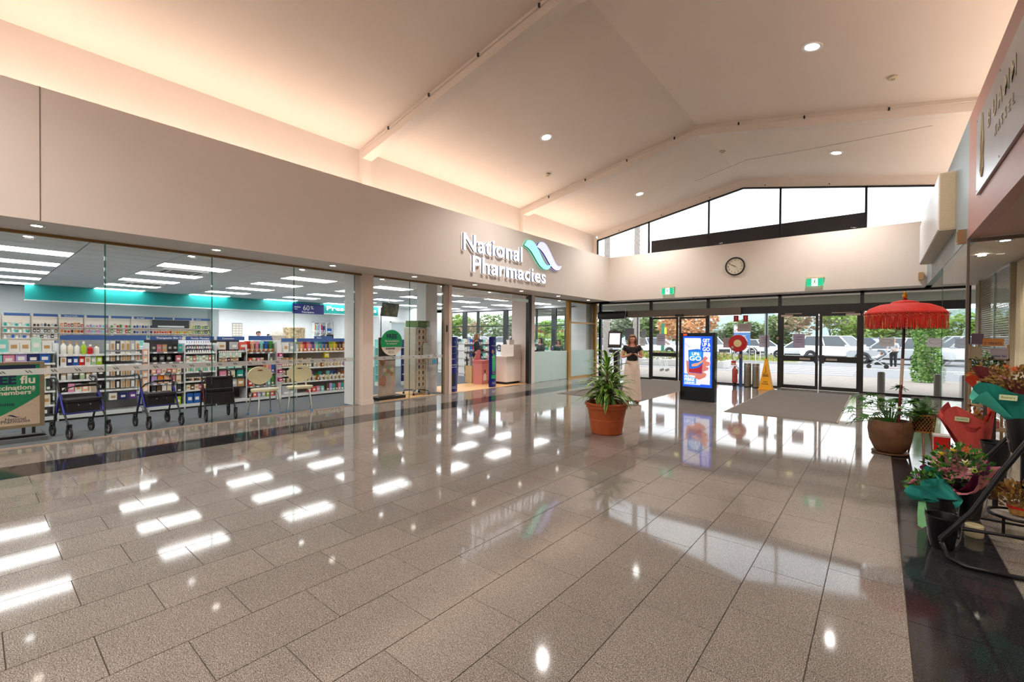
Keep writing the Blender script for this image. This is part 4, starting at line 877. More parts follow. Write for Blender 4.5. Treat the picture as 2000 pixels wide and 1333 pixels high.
# ------------------------------------------------------------------ walkers and chairs in the shop window
BLUEF = M('#2a2f86', .3, .4, name='blue_frame'); BLK = M('#141416', .5, name='black_plastic'); CLOTHB = M('#17171a', .9, bump=.2, scale=200, name='black_fabric'); MAROON = M('#4a1420', .3, .4, name='maroon_frame')
RUBB = M('#1c1c1e', .8, name='rubber'); GREYW = M('#8a8d90', .5, name='grey_wheel')
def walker(label, loc, rz, frame, panel=False, tagc=None):
    t = thing('wheeled_walker', label, 'walker', loc, rz, 'wheeled walkers in the shop window')
    wm = MB(); Ry = Matrix.Rotation(pi/2, 4, 'X')
    wm.lathe([(.066, -.014), (.09, -.012), (.09, .012), (.066, .014), (.066, -.014)], n=24, M4=Ry, cap=False)
    hub = MB().lathe([(0, -.014), (.02, -.014), (.02, .014), (0, .014)], n=12, M4=Ry)
    for k in range(5): hub.cbox((.034*cos(k*2*pi/5), 0, .034*sin(k*2*pi/5)), (.07, .012, .014), 0, 0, 0, -k*2*pi/5)
    wme = wm.mesh('tyre', RUBB, 40); hme = hub.mesh('spokes', GREYW)
    for sy in (-1, 1):
        y = .23*sy
        MB().tube([(-.04, y, .66), (.0, y, .60), (.12, y, .36)], .018, 8).build('frame_tube', frame, t, 60)
        MB().tube([(.12, y, .36), (.27, y, .16)], .014, 8).build('front_leg', BLK, t, 60)
        MB().tube([(-.03, y, .62), (-.14, y, .36)], .018, 8).build('frame_tube', frame, t, 60)
        MB().tube([(-.14, y, .36), (-.26, y, .10)], .014, 8).build('rear_leg', BLK, t, 60)
        MB().tube([(-.04, y, .64), (-.10, y, .84), (-.14, y, .88), (-.30, y, .885)], [.013, .013, .016, .018], 8).build('handle', BLK, t, 60)
        MB().tube([(-.12, y, .86), (-.2, y+.012, .80), (-.31, y+.012, .82), (-.34, y, .86)], .007, 6).build('brake_lever', BLK, t, 60)
        MB().tube([(-.14, y, .84), (-.1, y*1.08, .7), (-.16, y*1.05, .4), (-.25, y, .14)], .004, 5).build('brake_cable', BLK, t)
        for x in (.27, -.27):
            MB().box(x-.025, x+.02, y-.026, y-.02, .08, .2).box(x-.025, x+.02, y+.02, y+.026, .08, .2).box(x-.025, x+.02, y-.026, y+.026, .19, .22).build('wheel_fork', BLK, t)
            w = link('wheel', wme, t, (x, y, .09)); link('spokes', hme, w)
    MB().box(-.16, .14, -.21, .21, .53, .57).build('seat', CLOTHB, t)
    MB().box(-.12, .12, -.19, .19, .36, .53).build('basket', CLOTHB, t)
    MB().tube([(.13, -.23, .36), (.13, .23, .36)], .012, 6).build('cross_bar', frame, t); MB().tube([(-.15, -.23, .37), (-.15, .23, .37)], .012, 6).build('cross_bar', BLK, t)
    for y in (-.07, .07): MB().lathe([(0, .004), (.012, .004), (.012, 0)], (.121, y, .48), 10, M4=Matrix.Rotation(pi/2, 4, 'Y')).build('press_stud', CHROME, t)
    MB().tube([(-.04, -.23, .66), (.08, -.2, .74), (.15, -.1, .775), (.16, 0, .78), (.15, .1, .775), (.08, .2, .74), (-.04, .23, .66)], .01, 6).build('back_bar', BLK, t, 60)
    MB().tube([(.155, -.12, .776), (.16, 0, .781), (.155, .12, .776)], .02, 8).build('back_pad', BLK, t, 60)
    if panel:
        MB().box(.14, .16, -.21, .21, .58, .80).build('back_panel', CLOTHB, t); MB().box(.125, .2, -.22, .22, .3, .5).build('front_bag', CLOTHB, t)
    if tagc: MB().box(-.2, -.195, .2, .28, .62, .78).build('swing_tag', M('#d9d0c2', .7, name='card_tag'), t)
    return t
walker('blue-framed walker nearest the flu poster', (-9.52, 1.08, 0), rad(14), BLUEF, tagc=1)
walker('blue-framed walker between the poster walker and the black one', (-9.50, 2.04, 0), rad(8), BLUEF)
walker('maroon-framed walker with black bag and back panel', (-9.52, 2.93, 0), rad(-6), MAROON, True, 1)
IVORY = M('#ded6b4', .45, name='ivory_plastic'); ALU = M('#b9bcb8', .3, .8, name='aluminium'); BFOOT = M('#3f88b8', .6, name='blue_rubber')
def shower_chair(label, loc, rz, slot, leaflet):
    t = thing('shower_chair', label, 'chair', loc, rz, 'shower chairs in the shop window')
    b = MB(); n = 28; prof = []
    for i in range(n):
        a = 2*pi*i/n; prof.append((.19*cos(a)*(1+.08*abs(sin(a))), .25*sin(a)))
    b.extrude([(x, y, .47) for x, y in prof], (0, 0, .04)); b.build('seat', IVORY, t)
    # heart-shaped backrest
    bp = []
    for i in range(36):
        a = 2*pi*i/36; y = .24*sin(a)*(1 if cos(a) < 0 else (1-.28*cos(a)**2)); z = -.18*cos(a)+.02
        bp.append((-.2, y, .735+z))
    MB().extrude(bp, (.03, 0, 0)).build('backrest', IVORY, t)
    MB().extrude([(-.169, .055*cos(a)*1.0, .862+.012*sin(a)) for a in [2*pi*k/14 for k in range(14)]], (.002, 0, 0)).build('hand_slot', M('#8e1f1a' if slot else '#55524a', .5, name='slot'), t)
    for y in (-.12, .12): MB().tube([(-.17, y, .47), (-.2, y, .75)], .014, 8).build('back_post', IVORY if not slot else ALU, t)
    for sx in (-1, 1):
        for sy in (-1, 1):
            MB().tube([(sx*.1, sy*.13, .46), (sx*.15, sy*.18, .43), (sx*.2, sy*.22, .03)], .0125, 8).build('leg', ALU, t, 60)
            MB().lathe([(.024, 0), (.022, .02), (.015, .045)], (sx*.2, sy*.22, 0), 12).build('rubber_foot', BFOOT, t, 40)
    if leaflet: MB().cbox((.02, .03, .513), (.15, .22, .002), 0, .4).build('leaflet', M('#c9d3e6', .5, var=.4, scale=40, name='leaflet_print'), t)
shower_chair('ivory shower chair with leaflet on its seat and red hand slot', (-9.33, 3.68, 0), rad(6), 1, 1)
shower_chair('ivory shower chair nearer the pillar with an empty seat', (-9.31, 4.36, 0), rad(-24), 0, 0)

# ------------------------------------------------------------------ printed stands
GREENP = M('#0f8a5c', .4, name='print_green_deep'); GREENL = M('#10a866', .4, name='print_green'); NAVYP = M('#18244a', .4, name='print_navy'); BEIGEP = M('#cdb9a2', .5, name='print_beige'); PALE = M('#e8e0cf', .5, name='print_pale')
def T(par, s_, y, z, size, mt, x=.0, w=None, bold=.0):
    me = text_mesh(s_, size, .0015, bold, mats=mt)
    if w: fitw(me, w)
    return link('lettering', me, par, (x, y, z), ROT_PX)
t = thing('flu_poster_stand', 'wide framed green flu vaccination poster on a grey base', 'poster', (-9.62, -.75, 0))
MB().box(-.25, .2, 0, 1.47, 0, .06).extrude([(-.25, 0, .06), (-.25, 1.47, .06), (-.18, 1.42, .1), (-.18, .05, .1)], (.33, 0, 0)).build('base', M('#5c6062', .6, name='base_grey'), t)
for y in (.3, 1.22, 1.32): MB().box(-.02, .02, y, y+.035, .08, .2).build('post', BLK, t)
fm = MB().box(-.03, .03, 0, 1.45, .19, .23).box(-.03, .03, 0, 1.45, 1.11, 1.15).box(-.03, .03, 0, .05, .23, 1.11).box(-.03, .03, 1.40, 1.45, .23, 1.11)
fm.build('frame', M('#a8987e', .3, .6, name='champagne_frame'), t)
bd = MB().box(-.02, .012, .05, 1.4, .23, 1.11).build('poster_sheet', GREENP, t)
MB().box(.012, .014, .05, 1.36, 1.04, 1.10).build('navy_strip', NAVYP, bd)
cv = [(.013, .55, .232)] + [(.013, .55+.85*(i/10), .232+.42*(i/10)**1.7) for i in range(1, 11)] + [(.013, 1.4, .232)]
MB().extrude(cv, (.0015, 0, 0)).build('beige_corner', BEIGEP, bd)
T(t, 'FREE', .83, .83, .11, NAVYP, .014, .34, .004); T(t, 'flu', 1.205, .83, .11, PALE, .014, .15, .003)
T(t, 'vaccinations', .90, .745, .08, PALE, .014, .455, .002); T(t, 'for members*', .84, .675, .08, PALE, .014, .515, .002)
T(t, 'Walk-ins welcome', .55, .52, .06, NAVYP, .014, .6); T(t, 'Ask our team today', .3, .4, .04, PALE, .014, .45); T(t, 'or book online', .3, .35, .04, PALE, .014, .35)
T(t, 'National', 1.06, .305, .045, NAVYP, .0155, .2); T(t, 'Pharmacies', 1.02, .27, .045, NAVYP, .0155, .28)
link('emblem', swoosh_mesh(.12, .04, .03, .0015, NAVYP), t, (.0155, 1.08, .35), ROT_PX)
# round decal on the glass
t = thing('round_decal', 'round green and cream sticker reading FREE flu vaccinations on the glass', 'sticker', (-9.045, 6.44, 1.4))
MB().extrude([(0, .31*cos(2*pi*k/40), .31*sin(2*pi*k/40)) for k in range(40)], (.002, 0, 0)).build('green_disc', GREENL, t)
MB().extrude([(.002, .31*cos(a), .31*sin(a)) for a in [rad(200+i*140/16) for i in range(17)]], (.001, 0, 0)).build('cream_segment', PALE, t)
T(t, 'FREE', -.15, .1, .14, NAVYP, .0035, .3, .004); T(t, 'flu vaccinations', -.19, .02, .06, PALE, .0035, .39, .001); T(t, 'for members*', -.15, -.04, .06, PALE, .0035, .3, .001)
MB().box(.003, .004, -.17, .08, -.16, -.125).build('navy_bar', NAVYP, t); T(t, 'Book in-store', -.15, -.15, .03, PALE, .0045, .2); T(t, 'National', -.09, -.22, .035, NAVYP, .0035, .14); T(t, 'Pharmacies', -.1, -.255, .035, NAVYP, .0035, .18)
t = thing('notice_sticker', 'small white and blue sticker low on the glass by the bronze jamb', 'sticker', (-9.045, 7.7, .95))
MB().box(0, .002, 0, .13, -.12, .0).build('blue_part', M('#3a93b8', .5, name='sticker_blue'), t)
MB().tube([(.001, .03, .03), (.001, .02, .08), (.001, .05, .12), (.001, .08, .16), (.001, .07, .1), (.001, .04, .05)], .004, 4).build('line_drawing', M('#5d6468', .6, name='line_grey'), t)
# floral poster stand
t = thing('poster_stand', 'tall brown flower-and-face poster board on a black plinth', 'poster', (-9.44, 6.2, 0))
MB().box(-.2, .2, 0, .8, 0, .075).build('plinth', BLK, t)
pb = MB().box(-.015, .015, .13, .62, .075, 1.52).build('board', M('#c8b4a6', .5, var=.15, scale=3, name='poster_blush'), t)
MB().box(.0155, .0165, .13, .62, .95, 1.52).build('dark_ground', M('#3a2a22', .5, var=.6, scale=10, name='poster_dark'), pb)
MB().extrude([(.017, .24+.07*cos(a), .93+.11*sin(a)) for a in [2*pi*k/20 for k in range(20)]], (.001, 0, 0)).build('face_shape', M('#a8745a', .5, name='skin_print'), pb)
MB().extrude([(.0165, .13, .48), (.0165, .3, .62), (.0165, .36, .45), (.0165, .3, .3), (.0165, .16, .36)], (.001, 0, 0)).build('hand_shape', M('#b98770', .5, name='skin_print_two'), pb)
for k, (y, z, r) in enumerate(((.3, .72, .05), (.44, .78, .06), (.4, .68, .05), (.52, .72, .06), (.34, .6, .04), (.5, .62, .05))):
    MB().extrude([(.018+k*.0003, y+r*cos(a)*(1+.25*sin(5*a)), z+r*sin(a)*(1+.25*sin(5*a))) for a in [2*pi*i/30 for i in range(30)]], (.001, 0, 0)).build('flower_print', [C('cream'), C('sage'), C('tan')][k % 3], pb)
T(t, 'NATURAL', .25, .17, .04, PALE, .017, .25); T(t, 'SKIN CARE', .22, .12, .04, PALE, .017, .3)
# card spinner
t = thing('card_spinner', 'tall revolving card rack with green header on a wheeled cross base', 'rack', (-9.6, 7.62, 0), rad(8))
MB().box(-.22, .22, -.24, .24, .16, 1.78).build('column', M('#b5b09e', .6, name='rack_beige'), t)
hd = MB().box(-.2, .24, -.2, .26, 1.8, 1.97).build('header', M('#5f7a45', .5, name='olive_header'), t); T(t, 'REVIVE', -.1, 1.86, .07, M('#8fa674', .5, name='olive_light'), .242, .28)
for i in range(10):
    for j in range(2):
        z = .22+i*.155; c = MB().box(.22, .232, -.21+j*.15, -.07+j*.15, z, z+.135).build('card_pack', M('#cfc4ae', .5, name='pack_cream'), t)
        MB().extrude([(.233, -.14+j*.15+.035*cos(a), z+.08+.035*sin(a)) for a in [2*pi*k/10 for k in range(10)]], (.002, 0, 0)).extrude([(.233, -.17+j*.15, z+.02), (.233, -.11+j*.15, z+.02), (.233, -.11+j*.15, z+.05), (.233, -.17+j*.15, z+.05)], (.002, 0, 0)).build('pack_print', M('#8a5a40' if (i+j) % 3 else '#3c332c', .5, name='pack_print'), c)
for y in (-.245, .245): MB().tube([(.2, y, .16), (.2, y, 1.78)], .006, 5).build('side_wire', CHROME, t)
for k in range(4):
    a = k*pi/2+.5; MB().tube([(0, 0, .14), (.34*cos(a), .3*sin(a), .1), (.36*cos(a), .32*sin(a), .05)], .012, 6).build('base_arm', BLK, t)
    MB().lathe([(.0, -.012), (.03, -.012), (.03, .012), (0, .012)], (.36*cos(a), .32*sin(a), .03), 12, M4=Matrix.Rotation(pi/2, 4, 'X')).build('castor', BLK, t)
MB().tube([(0, 0, .12), (0, 0, .17)], .03, 8).build('hub', BLK, t)
# navy membership totems
def totem(label, y, picture):
    t = thing('totem_banner', label, 'banner', (-9.24, y, 0), 0)
    b = MB(); n = 16
    pr = [(.075*sin(pi*i/n), -.17+.34*i/n) for i in range(n+1)]+[(-.075*sin(pi*i/n), .17-.34*i/n) for i in range(1, n)]
    b.extrude([(x, yy, 0) for x, yy in pr], (0, 0, 1.55)); b.build('body', M('#17207e', .35, name='totem_navy'), t, 40)
    MB().tube([(.066, .06, 1.54), (.066, .065, 1.2), (.073, .03, 1.1), (.077, -.05, 1.08), (.07, -.1, 1.08)], .008, 5).build('teal_line', M('#34b8a8', .4, name='teal_line'), t)
    wt = LABELW; T(t, 'Membership', -.13, 1.26, .05, wt, .082, .2); T(t, 'Find out', -.12, .92, .045, wt, .082, .12)
    link('emblem', swoosh_mesh(.1, .05, .03, .002, M('#5a8fd6', .4, name='emblem_blue')), t, (.08, -.05, 1.38), ROT_PX)
    if picture:
        MB().extrude([(.079, -.1, .5), (.079, .02, .5), (.079, .06, .8), (.079, .03, 1.0), (.079, -.05, 1.03), (.079, -.11, .95)], (.002, 0, 0)).build('green_jumper', M('#3fae72', .5, name='jumper_print'), t)
        MB().extrude([(.08, -.08+.045*cos(a), 1.1+.07*sin(a)) for a in [2*pi*k/16 for k in range(16)]], (.002, 0, 0)).build('face_print', M('#c98d72', .5, name='face_print'), t)
        MB().box(.078, .081, -.1, .02, .4, .5).build('trouser_print', M('#5c5f66', .5, name='trouser_print'), t); MB().box(.077, .082, -.13, .06, .27, .38).build('green_label', GREENL, t)
    else:
        T(t, 'members', -.12, .75, .04, wt, .08, .2); T(t, 'save more', -.12, .69, .04, wt, .08, .2); MB().box(.075, .085, -.12, .02, .2, .52).build('dark_print', M('#10131c', .5, name='dark_print'), t)
    T(t, 'National', -.1, .14, .04, wt, .08, .13); T(t, 'Pharmacies', -.1, .1, .04, wt, .08, .17)
totem('navy lens-shaped banner column against the bronze jamb', 8.62, 0)
totem('navy lens-shaped banner column showing a child in a green jumper', 10.28, 1)
t = thing('donation_bin', 'pink cardboard bin with a photo print and tall back flap', 'bin', (-10.15, 10.72, 0), rad(10))
PK = M('#d98a86', .6, name='pink_card'); PKD = M('#c46f70', .6, name='pink_card_dark')
MB().box(-.17, .17, -.2, .2, 0, .74).build('body', PK, t); MB().box(-.19, .19, -.22, .22, .68, .78).build('lid', PKD, t); MB().extrude([(-.17, -.2, .78), (-.17, .2, .78), (-.17, .2, 1.12), (-.17, .05, 1.12)], (.02, 0, 0)).build('back_flap', PKD, t)
MB().extrude([(.171, -.02+.05*cos(a), .42+.06*sin(a)) for a in [2*pi*k/14 for k in range(14)]], (.002, 0, 0)).build('face_print', M('#5a3a2c', .5, name='brown_print'), t)
MB().extrude([(.171, -.12, .12), (.171, .08, .12), (.171, .06, .3), (.171, -.02, .36), (.171, -.1, .3)], (.002, 0, 0)).build('white_top_print', LABELW, t)
t = thing('kraft_box', 'tall open kraft cardboard box holding folded umbrellas', 'box', (-10.62, 10.85, 0), rad(-6))
KR = M('#d9b98a', .7, name='kraft_card')
MB().box(-.16, .16, -.22, -.21, 0, .58).box(-.16, .16, .21, .22, 0, .58).box(-.17, -.16, -.22, .22, 0, .58).box(.16, .17, -.22, .22, 0, .58).box(-.16, .16, -.21, .21, 0, .02).build('walls', KR, t)
for k in range(9):
    x, y = -.1+.1*(k % 3), -.15+.14*(k//3)
    o = thing('folded_umbrella', '%s folded umbrella standing in the kraft box, %s from the front row' % (['black', 'white spotted', 'grey'][k % 3], ordn(k)), 'umbrella', (-10.62+x, 10.85+y, .025), 0, 'umbrellas in the kraft box')
    lx, ly = random.uniform(-.06, .06), random.uniform(-.06, .06)
    MB().tube([(0, 0, 0), (lx*.5, ly*.5, .35), (lx, ly, .85)], [.012, .03, .022], 8).build('cloth', [CLOTHB, M('#c9c9c6', .7, var=.6, scale=60, name='spotted_cloth'), C('grey', .8)][k % 3], o, 50)
    MB().tube([(lx, ly, .85), (lx, ly, 1.0), (lx+.02, ly+.03, 1.05), (lx+.02, ly+.06, 1.02)], .01, 6).build('handle', BLK, o, 50)
t = thing('service_counter', 'pale angular service counter with raised side by the shop entrance', 'counter', (-9.9, 11.38, 0))
CT = M('#e6dbd2', .45, name='counter_laminate')
MB().box(-.3, .55, -.3, .45, .08, .88).build('front_cabinet', CT, t); MB().box(-.28, .5, -.27, .42, 0, .08).build('kick_plate', BLK, t); MB().box(-.32, .58, -.33, .47, .88, .92).build('worktop', CT, t)
MB().box(-.0, .56, .05, .45, .92, 1.3).build('raised_end', CT, t); MB().box(-.5, -.3, .1, .4, .08, .8).build('side_cabinet', CT, t)
t = thing('gift_bag', 'white gift bag with round handle on the service counter', 'bag', (-9.62, 11.6, 1.3))
MB().extrude([(-.05, -.12, 0), (.05, -.12, 0), (.07, -.14, .16), (-.07, -.14, .16)], (0, .26, 0)).build('body', WHITE, t); MB().tube([(0, -.1+.005, .15), (0, -.08, .26), (0, 0, .31), (0, .08, .26), (0, .1, .15)], .008, 6).build('handle', M('#e9b8bc', .5, name='pale_pink'), t, 60)
t = thing('card_terminal', 'black card terminal leaning on the service counter', 'terminal', (-10.08, 11.2, .92)); MB().cbox((0, 0, .05), (.08, .09, .02), 0, 0, .7, 0).build('keypad', BLK, t); MB().tube([(0, 0, 0), (0, 0, .05)], .02, 8).build('stem', BLK, t)
t = thing('paper_sign_holder', 'clear printed card holder in front of the card spinner', 'sign', (-9.36, 7.9, 0)); MB().tube([(0, 0, 0), (0, 0, 1.05)], .006, 6).build('stem', CHROME, t); MB().lathe([(.1, 0), (.1, .01)], n=16).build('foot', CHROME, t); MB().box(-.004, .004, -.12, .12, 1.05, 1.38).build('sheet', M('#c2c4bd', .5, var=.1, name='pale_sheet'), t)
bpy.data.objects['paper_sign_holder'].location = (-9.3, 7.2+.52, 0)
# dividing line of timber-look vinyl inside the shop entrance
struct(MB().box(-10.3, -9.06, 6.2, 7.9, 0, .004).box(-10.6, -9.06, 8.33, 11.9, 0, .004).build('floor_timber', M('#d9ab74', .45, var=.12, scale=9, name='timber_vinyl')))
# framed pictures and teal hand sign deeper in the shop
for i, (x, y, z, c) in enumerate(((-12.0, 8.3, .0, 'aqua'), (-11.6, 9.0, 0, 'navy'), (-12.6, 10.0, 0, 'pink'))):
    t = thing('display_stand', '%s floor display stand behind the glass by the pillar' % ['aqua and white', 'navy and green', 'pink and red'][i], 'display', (x, y, 0)); 
    MB().box(-.2, .2, -.25, .25, 0, .12).build('base', WHITE, t); MB().box(-.2, -.16, -.25, .25, .12, 1.45).build('back', C(c), t)
    for z_ in (.35, .65, .95, 1.2): MB().box(-.16, .2, -.24, .24, z_-.015, z_).build('shelf', WHITE, t)
    for z_ in (.12, .35, .65, .95, 1.2): row('box', x+.19, y-.22, y+.22, z_, .1, .16, [c, 'white', 'red', 'lime'], '%s tray of the %s floor stand' % ({.12: 'lowest', .35: 'low', .65: 'middle', .95: 'high', 1.2: 'top'}[z_], c), 'goods on the floor stands', .1)

# ------------------------------------------------------------------ entrance equipment
REDM = M('#b3141a', .25, .1, name='signal_red')
t = thing('hose_reel', 'red drum fire hose reel with cream centre on a blue post', 'fire equipment', (-3.5, 15.75, 0))
MB().box(.03, .11, -.02, .06, 0, 1.15).build('post', M('#2f4f86', .5, name='post_blue'), t)
Rx = Matrix.Rotation(pi/2, 4, 'X')
MB().lathe([(0, -.06), (.2, -.06), (.27, -.05), (.275, .05), (.27, .08), (0, .08)], (0, -.05, 1.4), 36, M4=Rx).build('drum', REDM, t, 40)
MB().lathe([(0, .082), (.115, .082), (.12, .075)], (0, -.05, 1.4), 28, M4=Rx).build('hub_disc', M('#d8c78e', .5, var=.3, scale=60, name='cream_label'), t, 40)
MB().tube([(-.13, -.14, 1.28), (-.17, -.15, 1.2), (-.15, -.15, 1.05), (-.15, -.14, .9), (-.08, -.13, .82), (0, -.1, .88), (.04, -.06, .98)], .011, 8).build('hose', M('#5a5e60', .6, name='hose_grey'), t, 60)
MB().box(-.17, -.12, -.15, -.11, 1.23, 1.3).build('nozzle_clip', M('#cfc6b4', .4, name='nozzle_cream'), t); MB().box(.02, .1, -.08, -.03, .93, 1.05).build('valve', M('#8a7a50', .3, .7, name='brass'), t)
MB().tube([(.0, -.08, .97), (.15, -.08, .97)], .006, 6).build('valve_lever', CHROME, t)
fe = thing('fire_extinguisher', 'red and pale fire extinguisher hanging beside the blue post', 'fire equipment', (-3.6, 15.74, .12))
MB().lathe([(0, 0), (.075, .005), (.08, .03), (.08, .42), (.06, .47), (.03, .49), (.03, .52)], n=20).build('cylinder', M('#a8443c', .35, name='faded_red'), fe, 40)
MB().box(-.02, .06, -.02, .02, .52, .55).box(-.03, .08, -.015, .015, .57, .585).build('lever', STEEL, fe); MB().tube([(.03, 0, .53), (.1, -.02, .5), (.1, -.03, .3)], .01, 6).build('hose', BLK, fe, 60); MB().box(-.01, .01, .02, .08, .3, .34).build('bracket', STEEL, fe)
MB().lathe([(0, -.12), (.06, -.12), (.06, .0), (0, .0)], n=12).build('stand_foot', BLK, fe)
t = thing('extinguisher_notice', 'small red notice plate above the fire extinguisher', 'sign', (-3.62, 15.66, .71)); MB().box(-.07, .07, 0, .006, -.02, .13).build('plate', M('#c23a3a', .5, name='notice_red'), t); MB().box(-.055, .055, -.002, 0, .0, .015).build('white_line', LABELW, t); MB().box(-.055, .055, -.002, 0, .03, .045).build('white_line', LABELW, t); MB().box(-.01, .01, .006, .1, .03, .06).build('bracket', STEEL, t)
for i, x in enumerate((-3.24, -3.0)):
    t = thing('steel_bin', 'brushed steel column bin, %s of the pair beside the yellow cone' % ['farther from', 'nearer to'][i].replace('farther from', 'the far one').replace('nearer to', 'the near one'), 'bin', (x, 15.82, 0))
    MB().lathe([(.105, 0), (.105, .74), (.1, .77), (0, .785)], n=24).build('body', STEEL, t, 40); MB().lathe([(.107, .0), (.107, .03)], n=24, cap=False).build('base_ring', BLK, t); MB().lathe([(.107, .66), (.107, .7)], n=24, cap=False).build('band', CHROME, t)
t = thing('wet_floor_cone', 'yellow four-sided caution wet floor cone by the hinged doors', 'cone', (-2.66, 15.5, 0))
YEL = M('#f0a80c', .45, name='caution_yellow')
b = MB(); q = [(-.17, -.17), (.17, -.17), (.17, .17), (-.17, .17)]
b.v = [(x, y, .03) for x, y in q]+[(x*.24, y*.24, .9) for x, y in q]
b.f = [(0, 1, 5, 4), (1, 2, 6, 5), (2, 3, 7, 6), (3, 0, 4, 7), (4, 5, 6, 7), (3, 2, 1, 0)]; b.m = [0]*6
b.build('body', YEL, t); MB().box(-.19, .19, -.19, .19, 0, .03).build('base', YEL, t); MB().box(-.045, .045, -.045, .045, .9, .93).build('cap', YEL, t)
for s_, z, w_, y in (('CAUTION', .4, .15, -.118), ('WET', .22, .13, -.142), ('FLOOR', .16, .17, -.150)):
    me = text_mesh(s_, .05, .002, .002, mats=BLACK); fitw(me, w_, .035); link('lettering', me, t, (-w_/2, y, z), (rad(81.5), 0, 0))
MB().tube([(-.07, -.115, .46), (0, -.098, .56), (.07, -.115, .46), (-.07, -.115, .46)], .005, 5).tube([(0, -.098, .56), (0, -.078, .72)], .004, 5).build('warning_symbol', BLACK, t)
# media kiosk
t = thing('advertising_screen', 'tall black digital advertising totem with a lit blue drink advert', 'screen', (-3.47, 11.47, 0), rad(-3))
KB = M('#0c0d0f', .12, name='gloss_black')
MB().box(-.42, .42, -.03, .12, 0, 1.69).build('case', KB, t)
dsp = MB().box(-.355, .355, -.033, -.03, .345, 1.605).build('display', M('#0f55e0', .3, emit=.6, var=.02, name='screen_blue'), t)
def scr(name, pts, hexc, e=.6, d=0): return MB().extrude([(x, -.034-d, z) for x, z in pts], (0, -.0008, 0)).build(name, M(hexc, .3, emit=e, var=.02, name='screen_'+name), dsp)
def rag(x0, x1, z0, z1, j=.012):
    random.seed(3); L_ = [(x0, z0), (x1, z0+.0)]; n = 12
    L_ += [(x1+random.uniform(-j, j), z0+(z1-z0)*i/n) for i in range(1, n)]+[(x1, z1), (x0, z1)]; return L_
scr('white_field', rag(-.32, .08, .40, 1.56), '#dfe3f6'); scr('white_field', rag(.05, .31, .42, 1.22, .006), '#dfe3f6', d=.0002)
scr('pale_blue_field', [(-.32, .42), (-.02, .42), (-.02, .62), (-.05, .66), (-.32, .67)], '#4f95f0', d=.0012)
scr('hand', [(-.25, .72), (-.22, .64), (-.1, .58), (.05, .53), (.2, .6), (.23, .68), (.14, .73), (.26, .78), (.28, .84), (.2, .86), (.3, .9), (.3, .97), (.2, 1.0), (.26, 1.06), (.2, 1.12), (.1, 1.05), (-.2, .8), (-.21, .98), (-.27, 1.0)], '#c8786a', d=.0018)
scr('drink_carton', [(-.2, .7), (.12, .68), (.15, 1.27), (.0, 1.29), (-.22, 1.26)], '#1467cf', d=.0026)
scr('light_blue_glow', [(-.18, 1.0), (.1, 1.03), (.11, 1.22), (-.19, 1.22)], '#2f9bea', d=.0032)
scr('red_base', [(-.2, .71), (.11, .69), (.13, .93), (.05, .84), (-.1, .79), (-.2, .8)], '#a01c28', d=.0034)
scr('orange_swirl', [(-.13, .85), (.0, .87), (.13, .97), (.14, 1.03), (.03, .95), (-.13, .91)], '#f0a07a', d=.004)
scr('straw', [(-.31, 1.42), (-.3, 1.43), (-.17, 1.33), (-.18, 1.32)], '#9aa0b8', d=.002)
WL = M('#ffffff', .3, emit=.9, var=0, name='screen_white')
def st(s_, x, z, w_, h_, d=.0045):
    me = text_mesh(s_, 1, .001, .014, mats=WL); fitw(me, w_, h_); return link('lettering', me, dsp, (x, -.034-d, z), ROT_NY)
st('GET', .13, 1.46, .17, .085); st('UP &', .12, 1.355, .19, .09); st('GO', .13, 1.245, .17, .09); st('UP&', -.13, 1.13, .19, .075); st('GO', -.19, 1.0, .29, .11)
st('PROTEIN', -.31, .575, .26, .055); st('FIBRE', -.31, .485, .25, .075); st('& GOODNESS', -.31, .43, .25, .035)
MB().box(-.35, -.26, -.034, -.031, 1.62, 1.665).build('brand_plate', M('#e84a2a', .4, emit=.5, name='orange_plate'), t)
# small self-service terminal behind the plant
t = thing('ticket_terminal', 'black pedestal terminal with tilted lit screen behind the woman', 'terminal', (-6.18, 12.45, 0), rad(10))
MB().box(-.2, .2, -.15, .15, 0, .05).build('foot', BLK, t); MB().extrude([(0, -.12, .05), (0, .12, .05), (0, .1, 1.1), (0, -.16, 1.2), (0, -.2, 1.1)], (.12, 0, 0)).build('pedestal', KB, t); MB().box(-.14, .14, -.2, .08, 1.12, 1.2).build('tray', KB, t)
mn = MB().cbox((0, -.05, 1.5), (.4, .05, .5), 0, 0, rad(-8)).build('screen_case', KB, t); MB().cbox((0, -.082, 1.52), (.32, .006, .34), 0, 0, rad(-8)).build('display', M('#dfe3ff', .3, emit=.8, var=.1, scale=20, name='terminal_screen'), t)
MB().tube([(.16, -.1, 1.15), (.22, -.12, .9), (.2, -.05, .6)], .02, 6).build('handset_cord', M('#c9c9cc', .5, name='pale_plastic'), t)
